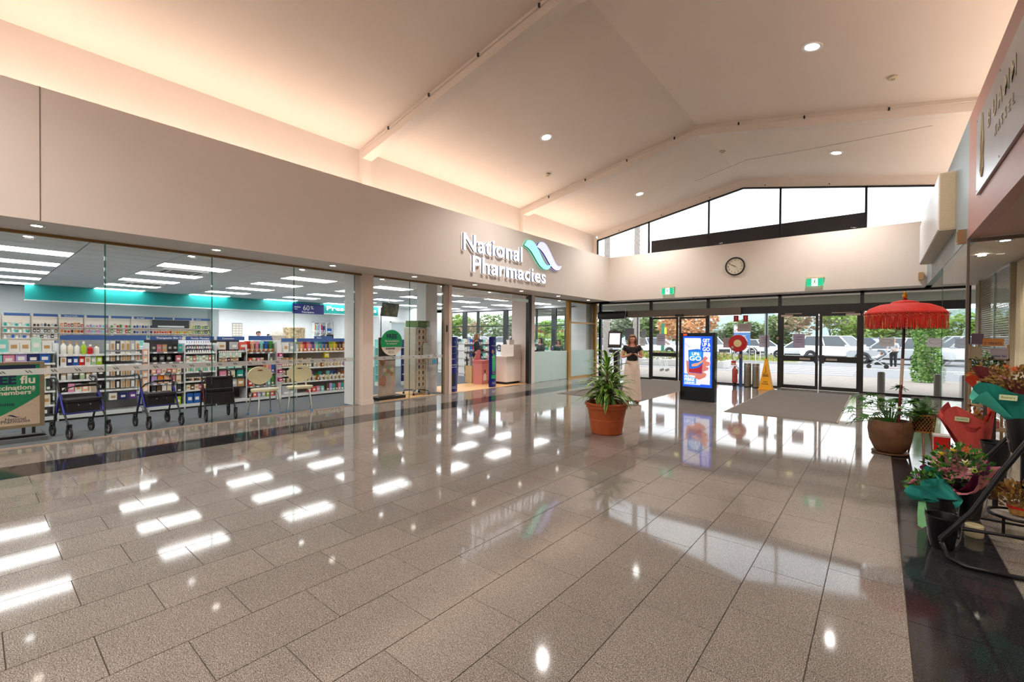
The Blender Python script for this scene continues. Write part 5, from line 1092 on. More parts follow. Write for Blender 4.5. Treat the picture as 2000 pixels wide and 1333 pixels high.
# ------------------------------------------------------------------ plants
def leaf_mesh(name, L_, w, droop, mats, segs=7, fold=.25, curl=.0, edge=.25):
    b = MB(); P = []
    for i in range(segs+1):
        u = i/segs; a = droop*u; x = L_*(u if abs(droop) < .01 else sin(a)/droop); z = 0 if abs(droop) < .01 else L_*(cos(a)-1)/droop
        hw = w*(sin(pi*min(1, u*.97+.03))**.6)*.5; y0 = curl*u*u
        P.append([(x, y0-hw, z+fold*hw), (x, y0-hw*(1-edge), z+fold*hw*(1-edge)), (x, y0, z), (x, y0+hw*(1-edge), z+fold*hw*(1-edge)), (x, y0+hw, z+fold*hw)])
    for r in P: b.v += r
    for i in range(segs):
        for k in range(4):
            a = i*5+k; b.f.append((a, a+1, a+6, a+5)); b.m.append(1 if k in (0, 3) else 0)
    return b.mesh(name, mats, 60)
LG = M('#2f6a22', .4, var=.25, scale=20, name='leaf_green'); LG2 = M('#4f8a2c', .4, var=.25, scale=20, name='leaf_mid'); LY = M('#b7c455', .4, var=.15, scale=20, name='leaf_margin'); LD = M('#1f4a1c', .45, var=.3, scale=20, name='leaf_dark')
SOIL = M('#2c1f16', .95, bump=.5, scale=60, name='soil'); STEM = M('#6b5a3a', .8, name='stem')
random.seed(11)
t = thing('potted_dracaena', 'striped-leaf dracaena in a big terracotta tub on the mall floor', 'plant', (-3.43, 6.62, 0), rad(20))
TERRA = M('#a54f22', .65, var=.1, scale=14, bump=.05, name='terracotta')
MB().lathe([(.235, 0), (.25, .015), (.275, .22), (.28, .225), (.28, .235), (.277, .24), (.31, .40), (.315, .41), (.335, .42), (.335, .455), (.35, .46), (.36, .49), (.35, .505), (.32, .505), (.315, .47), (.3, .40), (.0, .40)], n=48).build('pot', TERRA, t, 35)
MB().lathe([(.305, .42), (.15, .435), (0, .44)], n=24, cap=False).build('soil', SOIL, t)
lv = [leaf_mesh('leaf', L_, .055, d, [g_, LY], fold=.35, curl=c_) for L_, d, g_, c_ in ((.50, 1.5, LG, .03), (.56, 1.25, LG2, -.04), (.46, 1.8, LG, .05), (.50, 1.0, LG2, 0), (.42, .6, LG2, .02), (.56, 1.5, LD, -.03))]
for k, (sx, sy, h) in enumerate(((0, 0, .98), (.06, .04, .82), (-.07, .02, .70), (.01, -.08, .62))):
    MB().tube([(sx*.6, sy*.6, .42), (sx, sy, .42+(h-.42)*.6), (sx*1.1, sy*1.1, h+.12)], [.022, .018, .01], 8).build('stem', STEM, t, 60)
    n = 52 if k == 0 else 28
    for i in range(n):
        u = i/n; z = (.55+(h-.45)*u) if k == 0 else (.5+(h-.5)*u); el = .25+1.15*u**1.4 if k == 0 else .3+.9*u
        o = link('leaf', random.choice(lv[:3] if u < .5 else lv[1:5]), t, (sx+.01*cos(i), sy+.01*sin(i), z+.06), None)
        o.rotation_euler = (random.uniform(-.3, .3), -el*.9, i*2.4+random.uniform(-.2, .2)); s_ = random.uniform(.8, 1.12)*(1 if u < .8 else .85); o.scale = (s_, s_, s_)
# split-leaf plant with the red parasol
def lobed(name, s_, mats):
    b = MB(); pts = []; n = 7
    for k in range(n):
        a = rad(-115+230*k/(n-1)); r = s_*(1 if k in (3,) else .88-.05*abs(k-3))
        a0 = a-rad(9); a1 = a+rad(9)
        b.poly([(0, 0, 0), (r*.45*cos(a0), r*.45*sin(a0), -.01*s_), (r*.8*cos(a-.06), r*.8*sin(a-.06), -.06*s_), (r*cos(a), r*sin(a), -.16*s_), (r*.8*cos(a+.06), r*.8*sin(a+.06), -.06*s_), (r*.45*cos(a1), r*.45*sin(a1), -.01*s_)])
    b.poly([(s_*.38*cos(rad(-125+250*k/12)), s_*.38*sin(rad(-125+250*k/12)), .002) for k in range(13)])
    return b.mesh(name, mats)
t = thing('potted_philodendron', 'sprawling split-leaf plant in a rounded brown clay bowl', 'plant', (.13, 8.0, 0))
CLAY = M('#6e4b30', .6, var=.35, scale=5, bump=.08, name='mottled_clay')
MB().lathe([(.13, .02), (.17, .05), (.225, .18), (.245, .32), (.24, .42), (.225, .455), (.205, .455), (.2, .42), (0, .40)], n=40).build('pot', CLAY, t, 40)
MB().lathe([(.17, 0), (.2, .012), (.2, .03), (.16, .022)], n=32).build('saucer', CLAY, t, 40); MB().lathe([(.2, .42), (0, .43)], n=20, cap=False).build('soil', SOIL, t)
lob = [lobed('leaf', .12, [g_]) for g_ in (LG, LD, LG2)]; random.seed(5)
for i in range(38):
    a = i*2.4; far = random.uniform(.1, .42); h = random.uniform(.5, .78)
    if i < 7: a = rad(170+12*i); far = .38+.03*i; h = .42+.06*(i % 4)
    tip = Vector((far*cos(a), far*sin(a)*.8, h))
    MB().tube([(.03*cos(a), .03*sin(a), .42), tuple(Vector((far*.45*cos(a), far*.45*sin(a), .42+(h-.38)*.8))), tuple(tip)], .004, 4).build('stalk', LG2, t)
    o = link('leaf', lob[i % 3], t, tuple(tip)); o.rotation_euler = (random.uniform(-.4, .4), random.uniform(.1, .9), a); s_ = random.uniform(.7, 1.15); o.scale = (s_, s_, s_)
MB().tube([(.06, -.02, .42), (.1, -.04, .7), (.09, -.03, .92)], .004, 4).build('stalk', LG2, t)
for a in (0.2, 2.8): o = link('leaf', lob[0], t, (.09, -.03, .92)); o.rotation_euler = (.5, .3, a)
# parasol
t = thing('fringed_parasol', 'small red fringed parasol with gold finial standing in the clay bowl', 'parasol', (.21, 7.95, .4), 0)
REDC = M('#c9200c', .7, var=.12, scale=20, name='red_cloth'); GOLDM = M('#d9962a', .35, .7, name='gold_finial')
PX = .05
MB().tube([(0, 0, 0), (PX*.5, 0, .55)], .018, 10).build('lower_pole', M('#6a1f24', .45, name='maroon_pole'), t, 60); MB().tube([(PX*.5, 0, .55), (PX*.72, 0, .9)], .0195, 10).build('pole_sleeve', M('#cdb9a6', .4, name='pale_sleeve'), t, 60); MB().tube([(PX*.72, 0, .9), (PX, 0, 1.5)], .017, 10).build('upper_pole', M('#2a1216', .45, name='dark_pole'), t, 60)
cb = MB(); N = 24
prof = [(.43, 1.50), (.425, 1.52), (.37, 1.58), (.26, 1.628), (.12, 1.65)]
def ring(r, z): return [(PX+r*(1 if k % 2 == 0 else .985)*cos(2*pi*k/N), r*(1 if k % 2 == 0 else .985)*sin(2*pi*k/N), z) for k in range(N)]
rings = [ring(r, z) for r, z in prof]
for r_ in rings: cb.v += r_
for i in range(len(rings)-1):
    for k in range(N): cb.f.append((i*N+k, i*N+(k+1) % N, (i+1)*N+(k+1) % N, (i+1)*N+k)); cb.m.append(0)
cb.f.append(tuple(4*N+k for k in range(N))); cb.m.append(0); cb.build('canopy', REDC, t, 25)
MB().lathe([(.15, 1.64), (.14, 1.66), (.08, 1.68), (.02, 1.69)], (PX, 0, 0), 20).build('top_vent', REDC, t, 40)
MB().lathe([(.02, 1.68), (.03, 1.70), (.015, 1.72)], (PX, 0, 0), 12).build('collar', M('#8c1f1a', .5, name='collar_red'), t, 40); MB().lathe([(.012, 1.71), (.028, 1.735), (.026, 1.755), (.012, 1.775), (.016, 1.785), (0, 1.81)], (PX, 0, 0), 14).build('finial', GOLDM, t, 40)
for k in range(12):
    a = 2*pi*k/12; MB().tube([(PX, 0, 1.46), (PX+.43*cos(a), .43*sin(a), 1.5)], .005, 5).build('rib', M('#5c1a18', .5, name='rib_red'), t); MB().lathe([(0, -.012), (.011, 0), (0, .012)], (PX+.44*cos(a), .44*sin(a), 1.5), 8).build('rib_tip', M('#8c1f1a', .5, name='collar_red'), t)
fr_ = MB(); random.seed(4)
for k in range(340):
    a = 2*pi*k/340; r = .425; L_ = random.uniform(.175, .2); c_, s_ = cos(a), sin(a); w_ = .0034
    x, y = PX+r*c_, r*s_; j = random.uniform(-.004, .004)
    fr_.quad((x-s_*w_, y+c_*w_, 1.495), (x+s_*w_, y-c_*w_, 1.495), (x+s_*w_+j, y-c_*w_, 1.495-L_), (x-s_*w_+j, y+c_*w_, 1.495-L_))
o = fr_.build('fringe', REDC, t); o['kind'] = 'stuff'
gb = MB()
for k in range(150):
    a = 2*pi*k/150; gb.lathe([(0, -.004), (.0045, 0), (0, .004)], (PX+.43*cos(a), .43*sin(a), 1.487-.008*(k % 3)), 5)
o = gb.build('gold_beads', M('#e0c878', .3, .5, name='gold_thread'), t); o['kind'] = 'stuff'
# fern in a lattice basket on three legs
t = thing('potted_fern', 'feathery fern in an open lattice wooden basket on three legs', 'plant', (.46, 8.12, 0))
CANE = M('#a8702a', .5, var=.15, name='cane'); b = MB()
for k in range(22):
    for d in (-1, 1):
        pts = []
        for i in range(6): u = i/5; a = 2*pi*k/22+d*u*1.1; r = .118+.02*u; pts.append((r*cos(a), r*sin(a), .33+.225*u))
        b.tube(pts, .0035, 4, cap=False)
o = b.build('lattice', CANE, t); o['kind'] = 'stuff'
for z, r in ((.33, .12), (.555, .14)): MB().tube([(r*cos(2*pi*k/24), r*sin(2*pi*k/24), z) for k in range(25)], .008, 6).build('rim', CANE, t, 60)
MB().lathe([(0, .335), (.095, .335), (.11, .52), (0, .52)], n=20).build('inner_pot', BLK, t, 40)
for k in range(3):
    a = 2*pi*k/3+.6; MB().tube([(.09*cos(a), .09*sin(a), .34), (.15*cos(a), .15*sin(a), 0)], [.014, .011], 8).build('leg', M('#a8745c', .5, name='pale_pink_wood'), t, 60)
def frond(L_, droop, mats):
    b = MB(); n = 14
    for i in range(n):
        u = i/n; a = droop*u; x = L_*sin(a)/droop; z = L_*(cos(a)-1)/droop+.25*L_*u; l = .05*sin(pi*(u*.85+.1)); 
        for s__ in (-1, 1): b.quad((x, 0, z), (x+.012, 0, z), (x+.03, s__*l, z-.01), (x+.018, s__*l, z-.012))
    return b.mesh('frond', mats)
fd = [frond(.34, 1.2, [LG]), frond(.3, 1.6, [LG2]), frond(.38, .9, [LD])]; random.seed(8)
for i in range(34):
    o = link('frond', fd[i % 3], t, (.03*cos(i), .03*sin(i), .52)); o.rotation_euler = (random.uniform(-.3, .3), -random.uniform(.2, 1.3), i*2.4); s_ = random.uniform(.6, 1.05); o.scale = (s_, s_, s_)
# ------------------------------------------------------------------ florist stand with wrapped bouquets
TUBEB = M('#101012', .35, .3, name='black_tube'); BUCK = M('#0e0e10', .4, name='black_bucket'); GALV = M('#b9bcbe', .25, .9, name='galvanised_wire')
t = thing('flower_stand', 'black tubular tiered flower stand on the dark granite strip', 'stand', (0, 0, 0))
MB().tube([(.365, 4.42, .10), (.372, 4.44, .06), (.36, 4.46, .12), (.52, 4.46, .36), (.66, 4.46, .67), (.80, 4.46, .95), (1.0, 4.46, 1.35)], .017, 10).build('sloping_rail', TUBEB, t, 60)
MB().tube([(.365, 4.42, .10), (.39, 4.36, .03), (.47, 4.30, .02), (.62, 4.30, .02), (1.3, 4.36, .02)], .016, 10).build('floor_rail', TUBEB, t, 60)
MB().tube([(.47, 4.62, .17), (.8, 4.6, .2), (1.3, 4.62, .2)], .011, 8).build('cross_rail', TUBEB, t, 60)
MB().tube([(.56, 5.6, .02), (.60, 5.6, .3), (.78, 5.6, .62), (1.2, 5.6, 1.3)], .014, 8).build('sloping_rail', TUBEB, t, 60)
for y, x, z in ((4.9, .62, .1), (5.25, .62, .1)): MB().tube([(x-.2, y, z), (x+.5, y, z)], .009, 6).build('shelf_bar', TUBEB, t, 60)
MB().tube([(.93, 5.3, 0), (.93, 5.3, .48)], .014, 8).build('upright', TUBEB, t, 60); MB().tube([(.9, 4.9, .40), (1.3, 5.0, .44)], .012, 8).build('shelf_bar', TUBEB, t, 60)
MB().tube([(.88+.17*cos(2*pi*k/24), 5.35+.17*sin(2*pi*k/24), .15) for k in range(25)], .012, 6).build('ring_shelf', TUBEB, t, 60); MB().lathe([(.17, .145), (.0, .145)], (.88, 5.35, 0), 24, cap=False).build('tray', M('#a8a49c', .4, name='tray_grey'), t)
MB().tube([(.78, 5.22, .15), (.78, 5.22, 0)], .01, 6).build('tray_leg', TUBEB, t); MB().tube([(1.0, 5.5, .15), (1.0, 5.5, 0)], .01, 6).build('tray_leg', TUBEB, t)
def bucket(label, x, y, z, r, h, tilt_=(0, 0)):
    b = thing('flower_bucket', label, 'bucket', (x, y, z), 0, 'black flower buckets'); b.rotation_euler = (tilt_[0], tilt_[1], 0)
    MB().lathe([(r*.55, 0), (r*.62, .01), (r*.95, h-.01), (r*1.06, h), (r*1.06, h+.008), (r*.95, h+.006), (r*.6, .02), (0, .02)], n=28).build('bucket_body', BUCK, b, 40)
    MB().tube([(r*1.05, 0, h), (r*.9, -.03, h*.4), (r*.7, -.04, .05)], .003, 5).build('wire_stay', GALV, b); MB().tube([(-r*1.05, 0, h), (-r*.85, -.03, h*.4), (-r*.7, -.04, .02)], .003, 5).build('wire_stay', GALV, b)
    return b
bucket('empty black bucket standing on the floor at the front of the flower stand', .385, 4.62, 0, .098, .24)
bucket('black bucket behind the empty one, holding the small teal bouquet', .40, 5.0, .0, .105, .29)
bucket('black bucket under the pink and purple bouquet', .585, 5.18, .1, .1, .29)
bucket('black bucket under the coral bouquet', .84, 5.98, .26, .1, .36)
bucket('large black bucket under the big teal bouquet', .93, 5.5, .62, .12, .36)
MB().tube([(.84, 5.98, 0), (.84, 5.98, .26)], .02, 8).build('bucket_support', TUBEB, t); MB().tube([(.93, 5.5, .15), (.93, 5.5, .62)], .02, 8).build('bucket_support', TUBEB, t); 
t2 = thing('vase', 'cream cylindrical vase on the floor behind the empty bucket', 'vase', (.60, 5.06, 0)); MB().lathe([(.05, 0), (.055, .01), (.055, .09), (.05, .095)], n=24).build('vase_body', M('#cfc29a', .4, name='cream_ceramic'), t2, 40)
def foliage(n, R_, h, seed, sz=.035):
    random.seed(seed); b = MB()
    for i in range(n):
        a = random.uniform(0, 2*pi); r = R_*random.random()**.5; z = h*random.uniform(.2, 1)*(1-.35*(r/R_)**2)
        p = Vector((r*cos(a), r*sin(a), z)); d = Vector((cos(a)*.6+random.uniform(-.4, .4), sin(a)*.6+random.uniform(-.4, .4), random.uniform(.1, 1))).normalized()*sz*random.uniform(.6, 1.4)
        s_ = d.cross(Vector((random.uniform(-1, 1), random.uniform(-1, 1), .3))).normalized()*sz*.28
        b.poly([tuple(p), tuple(p+d*.5+s_), tuple(p+d), tuple(p+d*.5-s_)], i % 3)
    return b
def flower_mesh(r, n, mats, layers=3, name='flower_head'):
    b = MB(); b.lathe([(r*.3, -r*.3), (r*.4, 0), (r*.25, r*.3), (0, r*.36)], n=10, m=1)
    for l in range(layers):
        for k in range(n):
            a = 2*pi*k/n+l*.3; e = .25+.4*l; c_, s_ = cos(a), sin(a); rr = r*(1-.18*l)
            b.poly([(r*.2*c_, r*.2*s_, r*.1*l), (rr*.7*cos(a-.25)*cos(e), rr*.7*sin(a-.25)*cos(e), rr*.7*sin(e)), (rr*c_*cos(e), rr*s_*cos(e), rr*sin(e)), (rr*.7*cos(a+.25)*cos(e), rr*.7*sin(a+.25)*cos(e), rr*.7*sin(e))])
    return b.mesh(name, mats)
FP = M('#c98a94', .6, var=.2, name='petal_dusty_pink'); FPD = M('#8e3f55', .6, var=.2, name='petal_plum'); FY = M('#d9c31c', .6, name='petal_yellow'); FW = M('#e9e3d2', .6, name='petal_cream'); FO = M('#c5662c', .7, var=.3, name='petal_rust')
FM = dict(pink=flower_mesh(.038, 12, [FP, FPD], 4), plum=flower_mesh(.035, 14, [FPD, FP], 4), yellow=flower_mesh(.024, 7, [FY, FY], 2), cream=flower_mesh(.042, 5, [FW, LY], 2), rust=flower_mesh(.03, 9, [FO, FO], 3))
def wrap(name, r0, r1, h, col, a0=0, a1=2*pi, flare=.25, wob=.12, seed=1, back=None, th=.002):
    random.seed(seed); b = MB(); n = 30; ph = random.uniform(0, 6); m_ = 6
    for j in range(m_+1):
        v = j/m_
        for i in range(n+1):
            u = i/n; a = a0+(a1-a0)*u
            r = r0+(r1-r0)*(v**.85)+flare*r1*max(0, v-.6)**1.5
            r *= 1+wob*v*sin(5*a+ph)*.5+.04*sin(11*a+ph)*v
            z = h*v*(1+.22*sin(3*a+ph)*v*v)
            b.v.append((r*cos(a), r*sin(a), z))
    for j in range(m_):
        for i in range(n): k = j*(n+1)+i; b.f.append((k, k+1, k+n+2, k+n+1)); b.m.append(0)
    return b, name, col
def bouquet(label, loc, rot, layers, fol, flowers, group='wrapped bouquets', s_=1.0):
    t = thing('bouquet', label, 'flowers', loc, 0, group); t.rotation_euler = rot; t.scale = (s_,)*3
    for (b, name, col) in layers: b.build(name, M(col, .75, var=.06, scale=6, bump=.1, name='wrap_'+col.strip('#')), t)
    if fol:
        n, R_, h, seed, sz, z0, mats = fol; o = foliage(n, R_, h, seed, sz).build('foliage', mats, t); o.location = (0, 0, z0); o['kind'] = 'stuff'
    for k, (fx, fy, fz, kind, sc) in enumerate(flowers): o = link('flower_head', FM[kind], t, (fx, fy, fz), (random.uniform(-.6, .6), random.uniform(-.6, .6), k)); o.scale = (sc,)*3
    return t
GL3 = [LG, LG2, LD]; DRY = [M('#8a6a3a', .8, var=.3, name='dry_stem'), M('#a8843c', .8, var=.3, name='dry_gold'), M('#6e4a2c', .8, var=.3, name='dry_brown')]
bouquet('bouquet in small deep teal paper with pale protea, lowest and nearest the photographer', (.50, 5.0, .25), (rad(4), rad(-58), 0),
        [wrap('outer_paper', .05, .13, .24, '#1b8178', rad(0), rad(360), seed=2, wob=.2), wrap('inner_paper', .05, .15, .27, '#2a9a90', rad(200), rad(330), seed=3, wob=.25)],
        (130, .10, .16, 3, .045, .18, [LG2, LG, LD]), [(-.03, -.05, .30, 'pink', 1.3), (-.05, .04, .31, 'yellow', .8), (.05, -.02, .3, 'plum', .8)])
bouquet('bouquet in pink over purple paper with plum and yellow flowers', (.59, 5.22, .31), (rad(26), rad(-22), 0),
        [wrap('outer_paper', .05, .21, .24, '#d98a94', seed=5, wob=.3), wrap('inner_paper', .04, .19, .25, '#6e1250', rad(-200), rad(20), seed=6, wob=.2)],
        (420, .19, .3, 5, .045, .12, [LG2, LG, LD]), [(-.02, -.08, .29, 'plum', 1.3), (-.09, -.05, .28, 'pink', 1.2), (.06, -.05, .32, 'cream', 1.1), (.03, .05, .38, 'yellow', 1.4), (-.05, .06, .36, 'yellow', 1.2), (.1, .05, .36, 'rust', 1.2), (-.12, .05, .3, 'cream', .8), (.0, .0, .33, 'plum', 1.0), (.08, -.1, .28, 'cream', 1.3)])
bouquet('bouquet in coral paper with a dark red leaf-like sheet and dried stems', (.74, 6.2, .50), (rad(2), rad(-12), 0),
        [wrap('outer_paper', .08, .19, .37, '#d4544c', rad(150), rad(390), seed=8, wob=.2, flare=.1), wrap('inner_paper', .06, .16, .30, '#c84640', seed=9, wob=.2), wrap('dark_sheet', .12, .24, .42, '#8f1a22', rad(110), rad(165), seed=10, wob=.15)],
        (120, .11, .2, 12, .05, .2, DRY), [(-.08, -.08, .28, 'rust', .8), (-.1, -.1, .22, 'cream', .6)])
bouquet('big bouquet in bright teal paper, highest of the stand at the frame edge', (.95, 5.52, .90), (rad(0), rad(-14), 0),
        [wrap('outer_paper', .11, .24, .30, '#17897c', rad(170), rad(400), seed=12, wob=.12, flare=.1), wrap('inner_paper', .09, .27, .25, '#45c4ae', rad(130), rad(230), seed=13, wob=.2), wrap('maroon_sheet', .1, .22, .40, '#5e1218', rad(20), rad(150), seed=14)],
        (300, .19, .22, 15, .04, .22, DRY), [(.03, .0, .42, 'rust', 1.3), (.1, .05, .42, 'rust', 1.2), (-.06, .02, .36, 'pink', .9), (.0, .12, .44, 'rust', 1.2), (.14, -.04, .36, 'pink', 1.0)])
bouquet('bouquet in orange-red paper standing behind the teal ones by the kiosk glass', (.93, 7.0, .93), (rad(8), rad(-8), 0),
        [wrap('outer_paper', .06, .16, .24, '#c43a14', seed=16, wob=.2)], (120, .12, .2, 18, .05, .16, DRY), [(-.02, -.06, .26, 'rust', .8)])
t = thing('plinth', 'slim dark plinth under the orange-red bouquet', 'plinth', (.93, 7.0, 0)); MB().lathe([(.12, 0), (.12, .02), (.05, .04), (.05, .9), (.12, .93)], n=20).build('column', M('#3a2c24', .6, name='dark_wood'), t, 40)
for x, y, z, r_ in ((.62, 6.02, .80, (rad(70), 0, rad(-15))), (.86, 6.84, 1.1, (rad(75), 0, rad(-10))), (.80, 5.26, 1.1, (rad(70), 0, rad(-20)))):
    t = thing('gift_tag', 'pale green gift tag clipped to the %s paper' % ('coral' if x < .7 else 'orange-red' if y > 6.5 else 'bright teal'), 'tag', (x, y, z)); t.rotation_euler = r_
    MB().box(-.05, .05, -.022, .022, 0, .003).build('card', M('#b9c79a', .6, name='tag_green'), t); link('lettering', text_mesh('flowers', .026, .001, .0, 'CENTER', mats=M('#5b6b3c', .6, name='tag_ink')), t, (0, -.008, .0035))
t = thing('ribbon', 'pale green ribbon end hanging from the small teal bouquet', 'ribbon', (.29, 4.98, .22))
MB().extrude([(-.025, 0, 0), (.03, 0, .01), (.034, 0, -.06), (.028, 0, -.19), (.0, 0, -.215), (-.026, 0, -.20), (-.03, 0, -.1)], (0, .002, 0)).build('strip', M('#8fd996', .6, name='ribbon_green'), t)
t = thing('dried_arrangement', 'dried brown and gold flower arrangement in a wrapped pot on the ring shelf', 'flowers', (.88, 5.35, .16))
MB().lathe([(.05, 0), (.065, .08), (.06, .085), (0, .08)], n=20).build('wrapped_pot', M('#a87a3a', .7, var=.5, scale=30, name='hessian'), t, 40); MB().lathe([(.066, .05), (.068, .07)], n=20, cap=False).build('red_band', C('red'), t)
o = foliage(420, .15, .2, 21, .05).build('dried_foliage', DRY, t); o.location = (0, 0, .05); o['kind'] = 'stuff'
for k in range(6): o = link('flower_head', FM['rust' if k % 2 else 'yellow'], t, (.09*cos(k*1.7), .09*sin(k*1.7), .15+.02*(k % 3)))
t = thing('red_gift_box', 'glossy red box on a white pedestal behind the bouquets', 'box', (.57, 7.15, 0)); MB().box(-.07, .07, -.07, .07, .28, .44).build('box_body', C('red', .25), t); MB().box(-.075, .075, -.075, .075, .44, .46).build('lid', M('#d9d0cc', .3, name='pale_lid'), t); MB().box(-.05, .05, -.05, .05, 0, .28).build('pedestal', WHITE, t)
# magenta sheet behind the plum flowers
# kiosk counter and notices behind the corner glass
t = thing('kiosk_stand', 'timber display stand with shelves just inside the corner glass', 'stand', (.98, 8.95, 0))
TB = M('#b08f6c', .5, var=.1, name='pale_timber')
for x in (0, .36): 
    for y in (0, .34): MB().box(x, x+.03, y, y+.03, 0, 1.5 if y == 0 else 1.3).build('post', TB, t)
for z in (.3, .62, .95, 1.28): MB().box(0, .39, 0, .37, z, z+.025).build('shelf', TB, t)
for i, (x, z, w_, h_, hx, s_) in enumerate(((.02, 1.52, .12, .15, '#6e5a6e', ''), (.13, 1.5, .2, .1, '#d98a3a', 'P TREATS'), (.0, 1.32, .12, .17, '#b9a68c', ''), (.2, 1.32, .17, .15, '#b0a4ac', 'price list'))):
    q_ = thing('notice_card', ['plum notice card at the corner post', 'orange notice reading P TREATS', 'buff notice card beneath the orange one', 'grey price card beside the buff one'][i], 'sign', (.98+x, 8.94 - .012*i, z-.02)); MB().box(0, w_, 0, .006, 0, h_).build('card', M(hx, .6, name='notice_'+hx.strip('#')), q_); MB().box(.0, w_, .006, .03, 0, .01).build('foot_fold', M(hx, .6, name='notice_'+hx.strip('#')), q_)
    if s_: link('lettering', fitw(text_mesh(s_, .05, .001, .001, mats=C('navy')), w_*.8), q_, (w_*.1, -.001, .02), ROT_NY)
for k in range(9):
    c = ['green', 'lime', 'rose', 'teal', 'brown', 'yellow', 'white', 'navy', 'silver'][k]; z = (.325, .645, .975)[k//3]
    tag(link('jar', item_mesh('jar', c, .08, .12), None, (1.08+.1*(k % 3), 9.15, z+.0005), (0, 0, -pi/2)), '%s jar on the kiosk stand inside the corner glass' % c, 'jar', 'jars on the kiosk stand')
t = thing('trailing_plant', 'leafy trailing plant on the kiosk stand behind the glass', 'plant', (1.15, 9.02, 1.0)); MB().lathe([(.05, 0), (.07, .09), (0, .09)], n=16).build('pot', CLAY, t, 40); o = foliage(320, .17, .42, 31, .05).build('foliage', GL3, t); o['kind'] = 'stuff'
for i, (y, w_) in enumerate(((9.6, .7), (10.45, 1.2))):
    t = thing('curtain', 'pale beige draped fabric on the alcove wall, %s fold' % ['nearer', 'farther'][i], 'curtain', (1.86, y, .6)); b = MB(); n = 28
    for k in range(n+1):
        u = k/n; b.v += [(-.02-.02*sin(u*22), w_*u, 0), (-.02-.02*sin(u*22+.6), w_*(u*.6+.3), 2.3)]
    for k in range(n): b.f.append((2*k, 2*k+2, 2*k+3, 2*k+1)); b.m.append(0)
    b.build('fabric', M('#c4b79c', .8, var=.05, name='beige_fabric'), t, 60)
for i, (x, y) in enumerate(((1.33, 9.1), (1.28, 10.5), (1.5, 6.9))):
    t = thing('soffit_downlight', 'round warm downlight in the kiosk ceiling, %s' % ['nearest the corner post', 'farther along the glass', 'over the flower stand'][i], 'light', (x, y, 2.94 if y > 8.75 else 2.96)); MB().lathe([(.05, -.002), (.085, -.006), (.09, 0)], n=20, cap=False).build('rim', CHROME, t, 40); MB().lathe([(0, -.004), (.052, -.004), (.052, 0)], n=20, cap=False).build('lamp_face', DLE, t)
    spot('kiosk_lamp', (x, y, 2.9), 75, (1, .86, .7), 130, .8, .04)
spot('florist_lamp', (2.2, 4.0, 2.9), 120, (1, .86, .7), 140, .8, .05)
# ------------------------------------------------------------------ people
SKIN = M('#d9a088', .5, var=.04, name='skin'); HAIRB = M('#4a2e1c', .5, var=.3, scale=120, name='hair_brown'); HAIRL = M('#7c5632', .5, var=.35, scale=80, name='hair_honey'); HAIRD = M('#1c1412', .45, var=.3, name='hair_dark')
BASEJ = dict(pel=(0, 0, .92), wai=(0, 0, 1.04), che=(0, .0, 1.2), upc=(0, 0, 1.32), nek=(0, .0, 1.41), he1=(0, -.01, 1.475), he2=(0, -.015, 1.54), he3=(0, -.01, 1.60),
  shL=(.16, 0, 1.33), elL=(.22, .03, 1.06), wrL=(.22, -.06, .84), haL=(.22, -.09, .76), shR=(-.16, 0, 1.33), elR=(-.22, .03, 1.06), wrR=(-.22, -.06, .84), haR=(-.22, -.09, .76),
  hiL=(.085, 0, .86), knL=(.09, -.01, .48), anL=(.09, .02, .09), toL=(.10, -.13, .03), hiR=(-.085, 0, .86), knR=(-.09, -.01, .48), anR=(-.09, .02, .09), toR=(-.10, -.13, .03))
RAD = dict(pel=(.15, .11), wai=(.12, .09), che=(.14, .10), upc=(.13, .09), nek=.05, he1=(.062, .07), he2=(.078, .09), he3=(.06, .07), sh=.055, el=.038, wr=.025, ha=(.032, .02), hi=.085, kn=.055, an=.035, to=.03)
EDG = [('pel', 'wai'), ('wai', 'che'), ('che', 'upc'), ('upc', 'nek'), ('nek', 'he1'), ('he1', 'he2'), ('he2', 'he3')]
for s_ in 'LR': EDG += [('upc', 'sh'+s_), ('sh'+s_, 'el'+s_), ('el'+s_, 'wr'+s_), ('wr'+s_, 'ha'+s_), ('pel', 'hi'+s_), ('hi'+s_, 'kn'+s_), ('kn'+s_, 'an'+s_), ('an'+s_, 'to'+s_)]
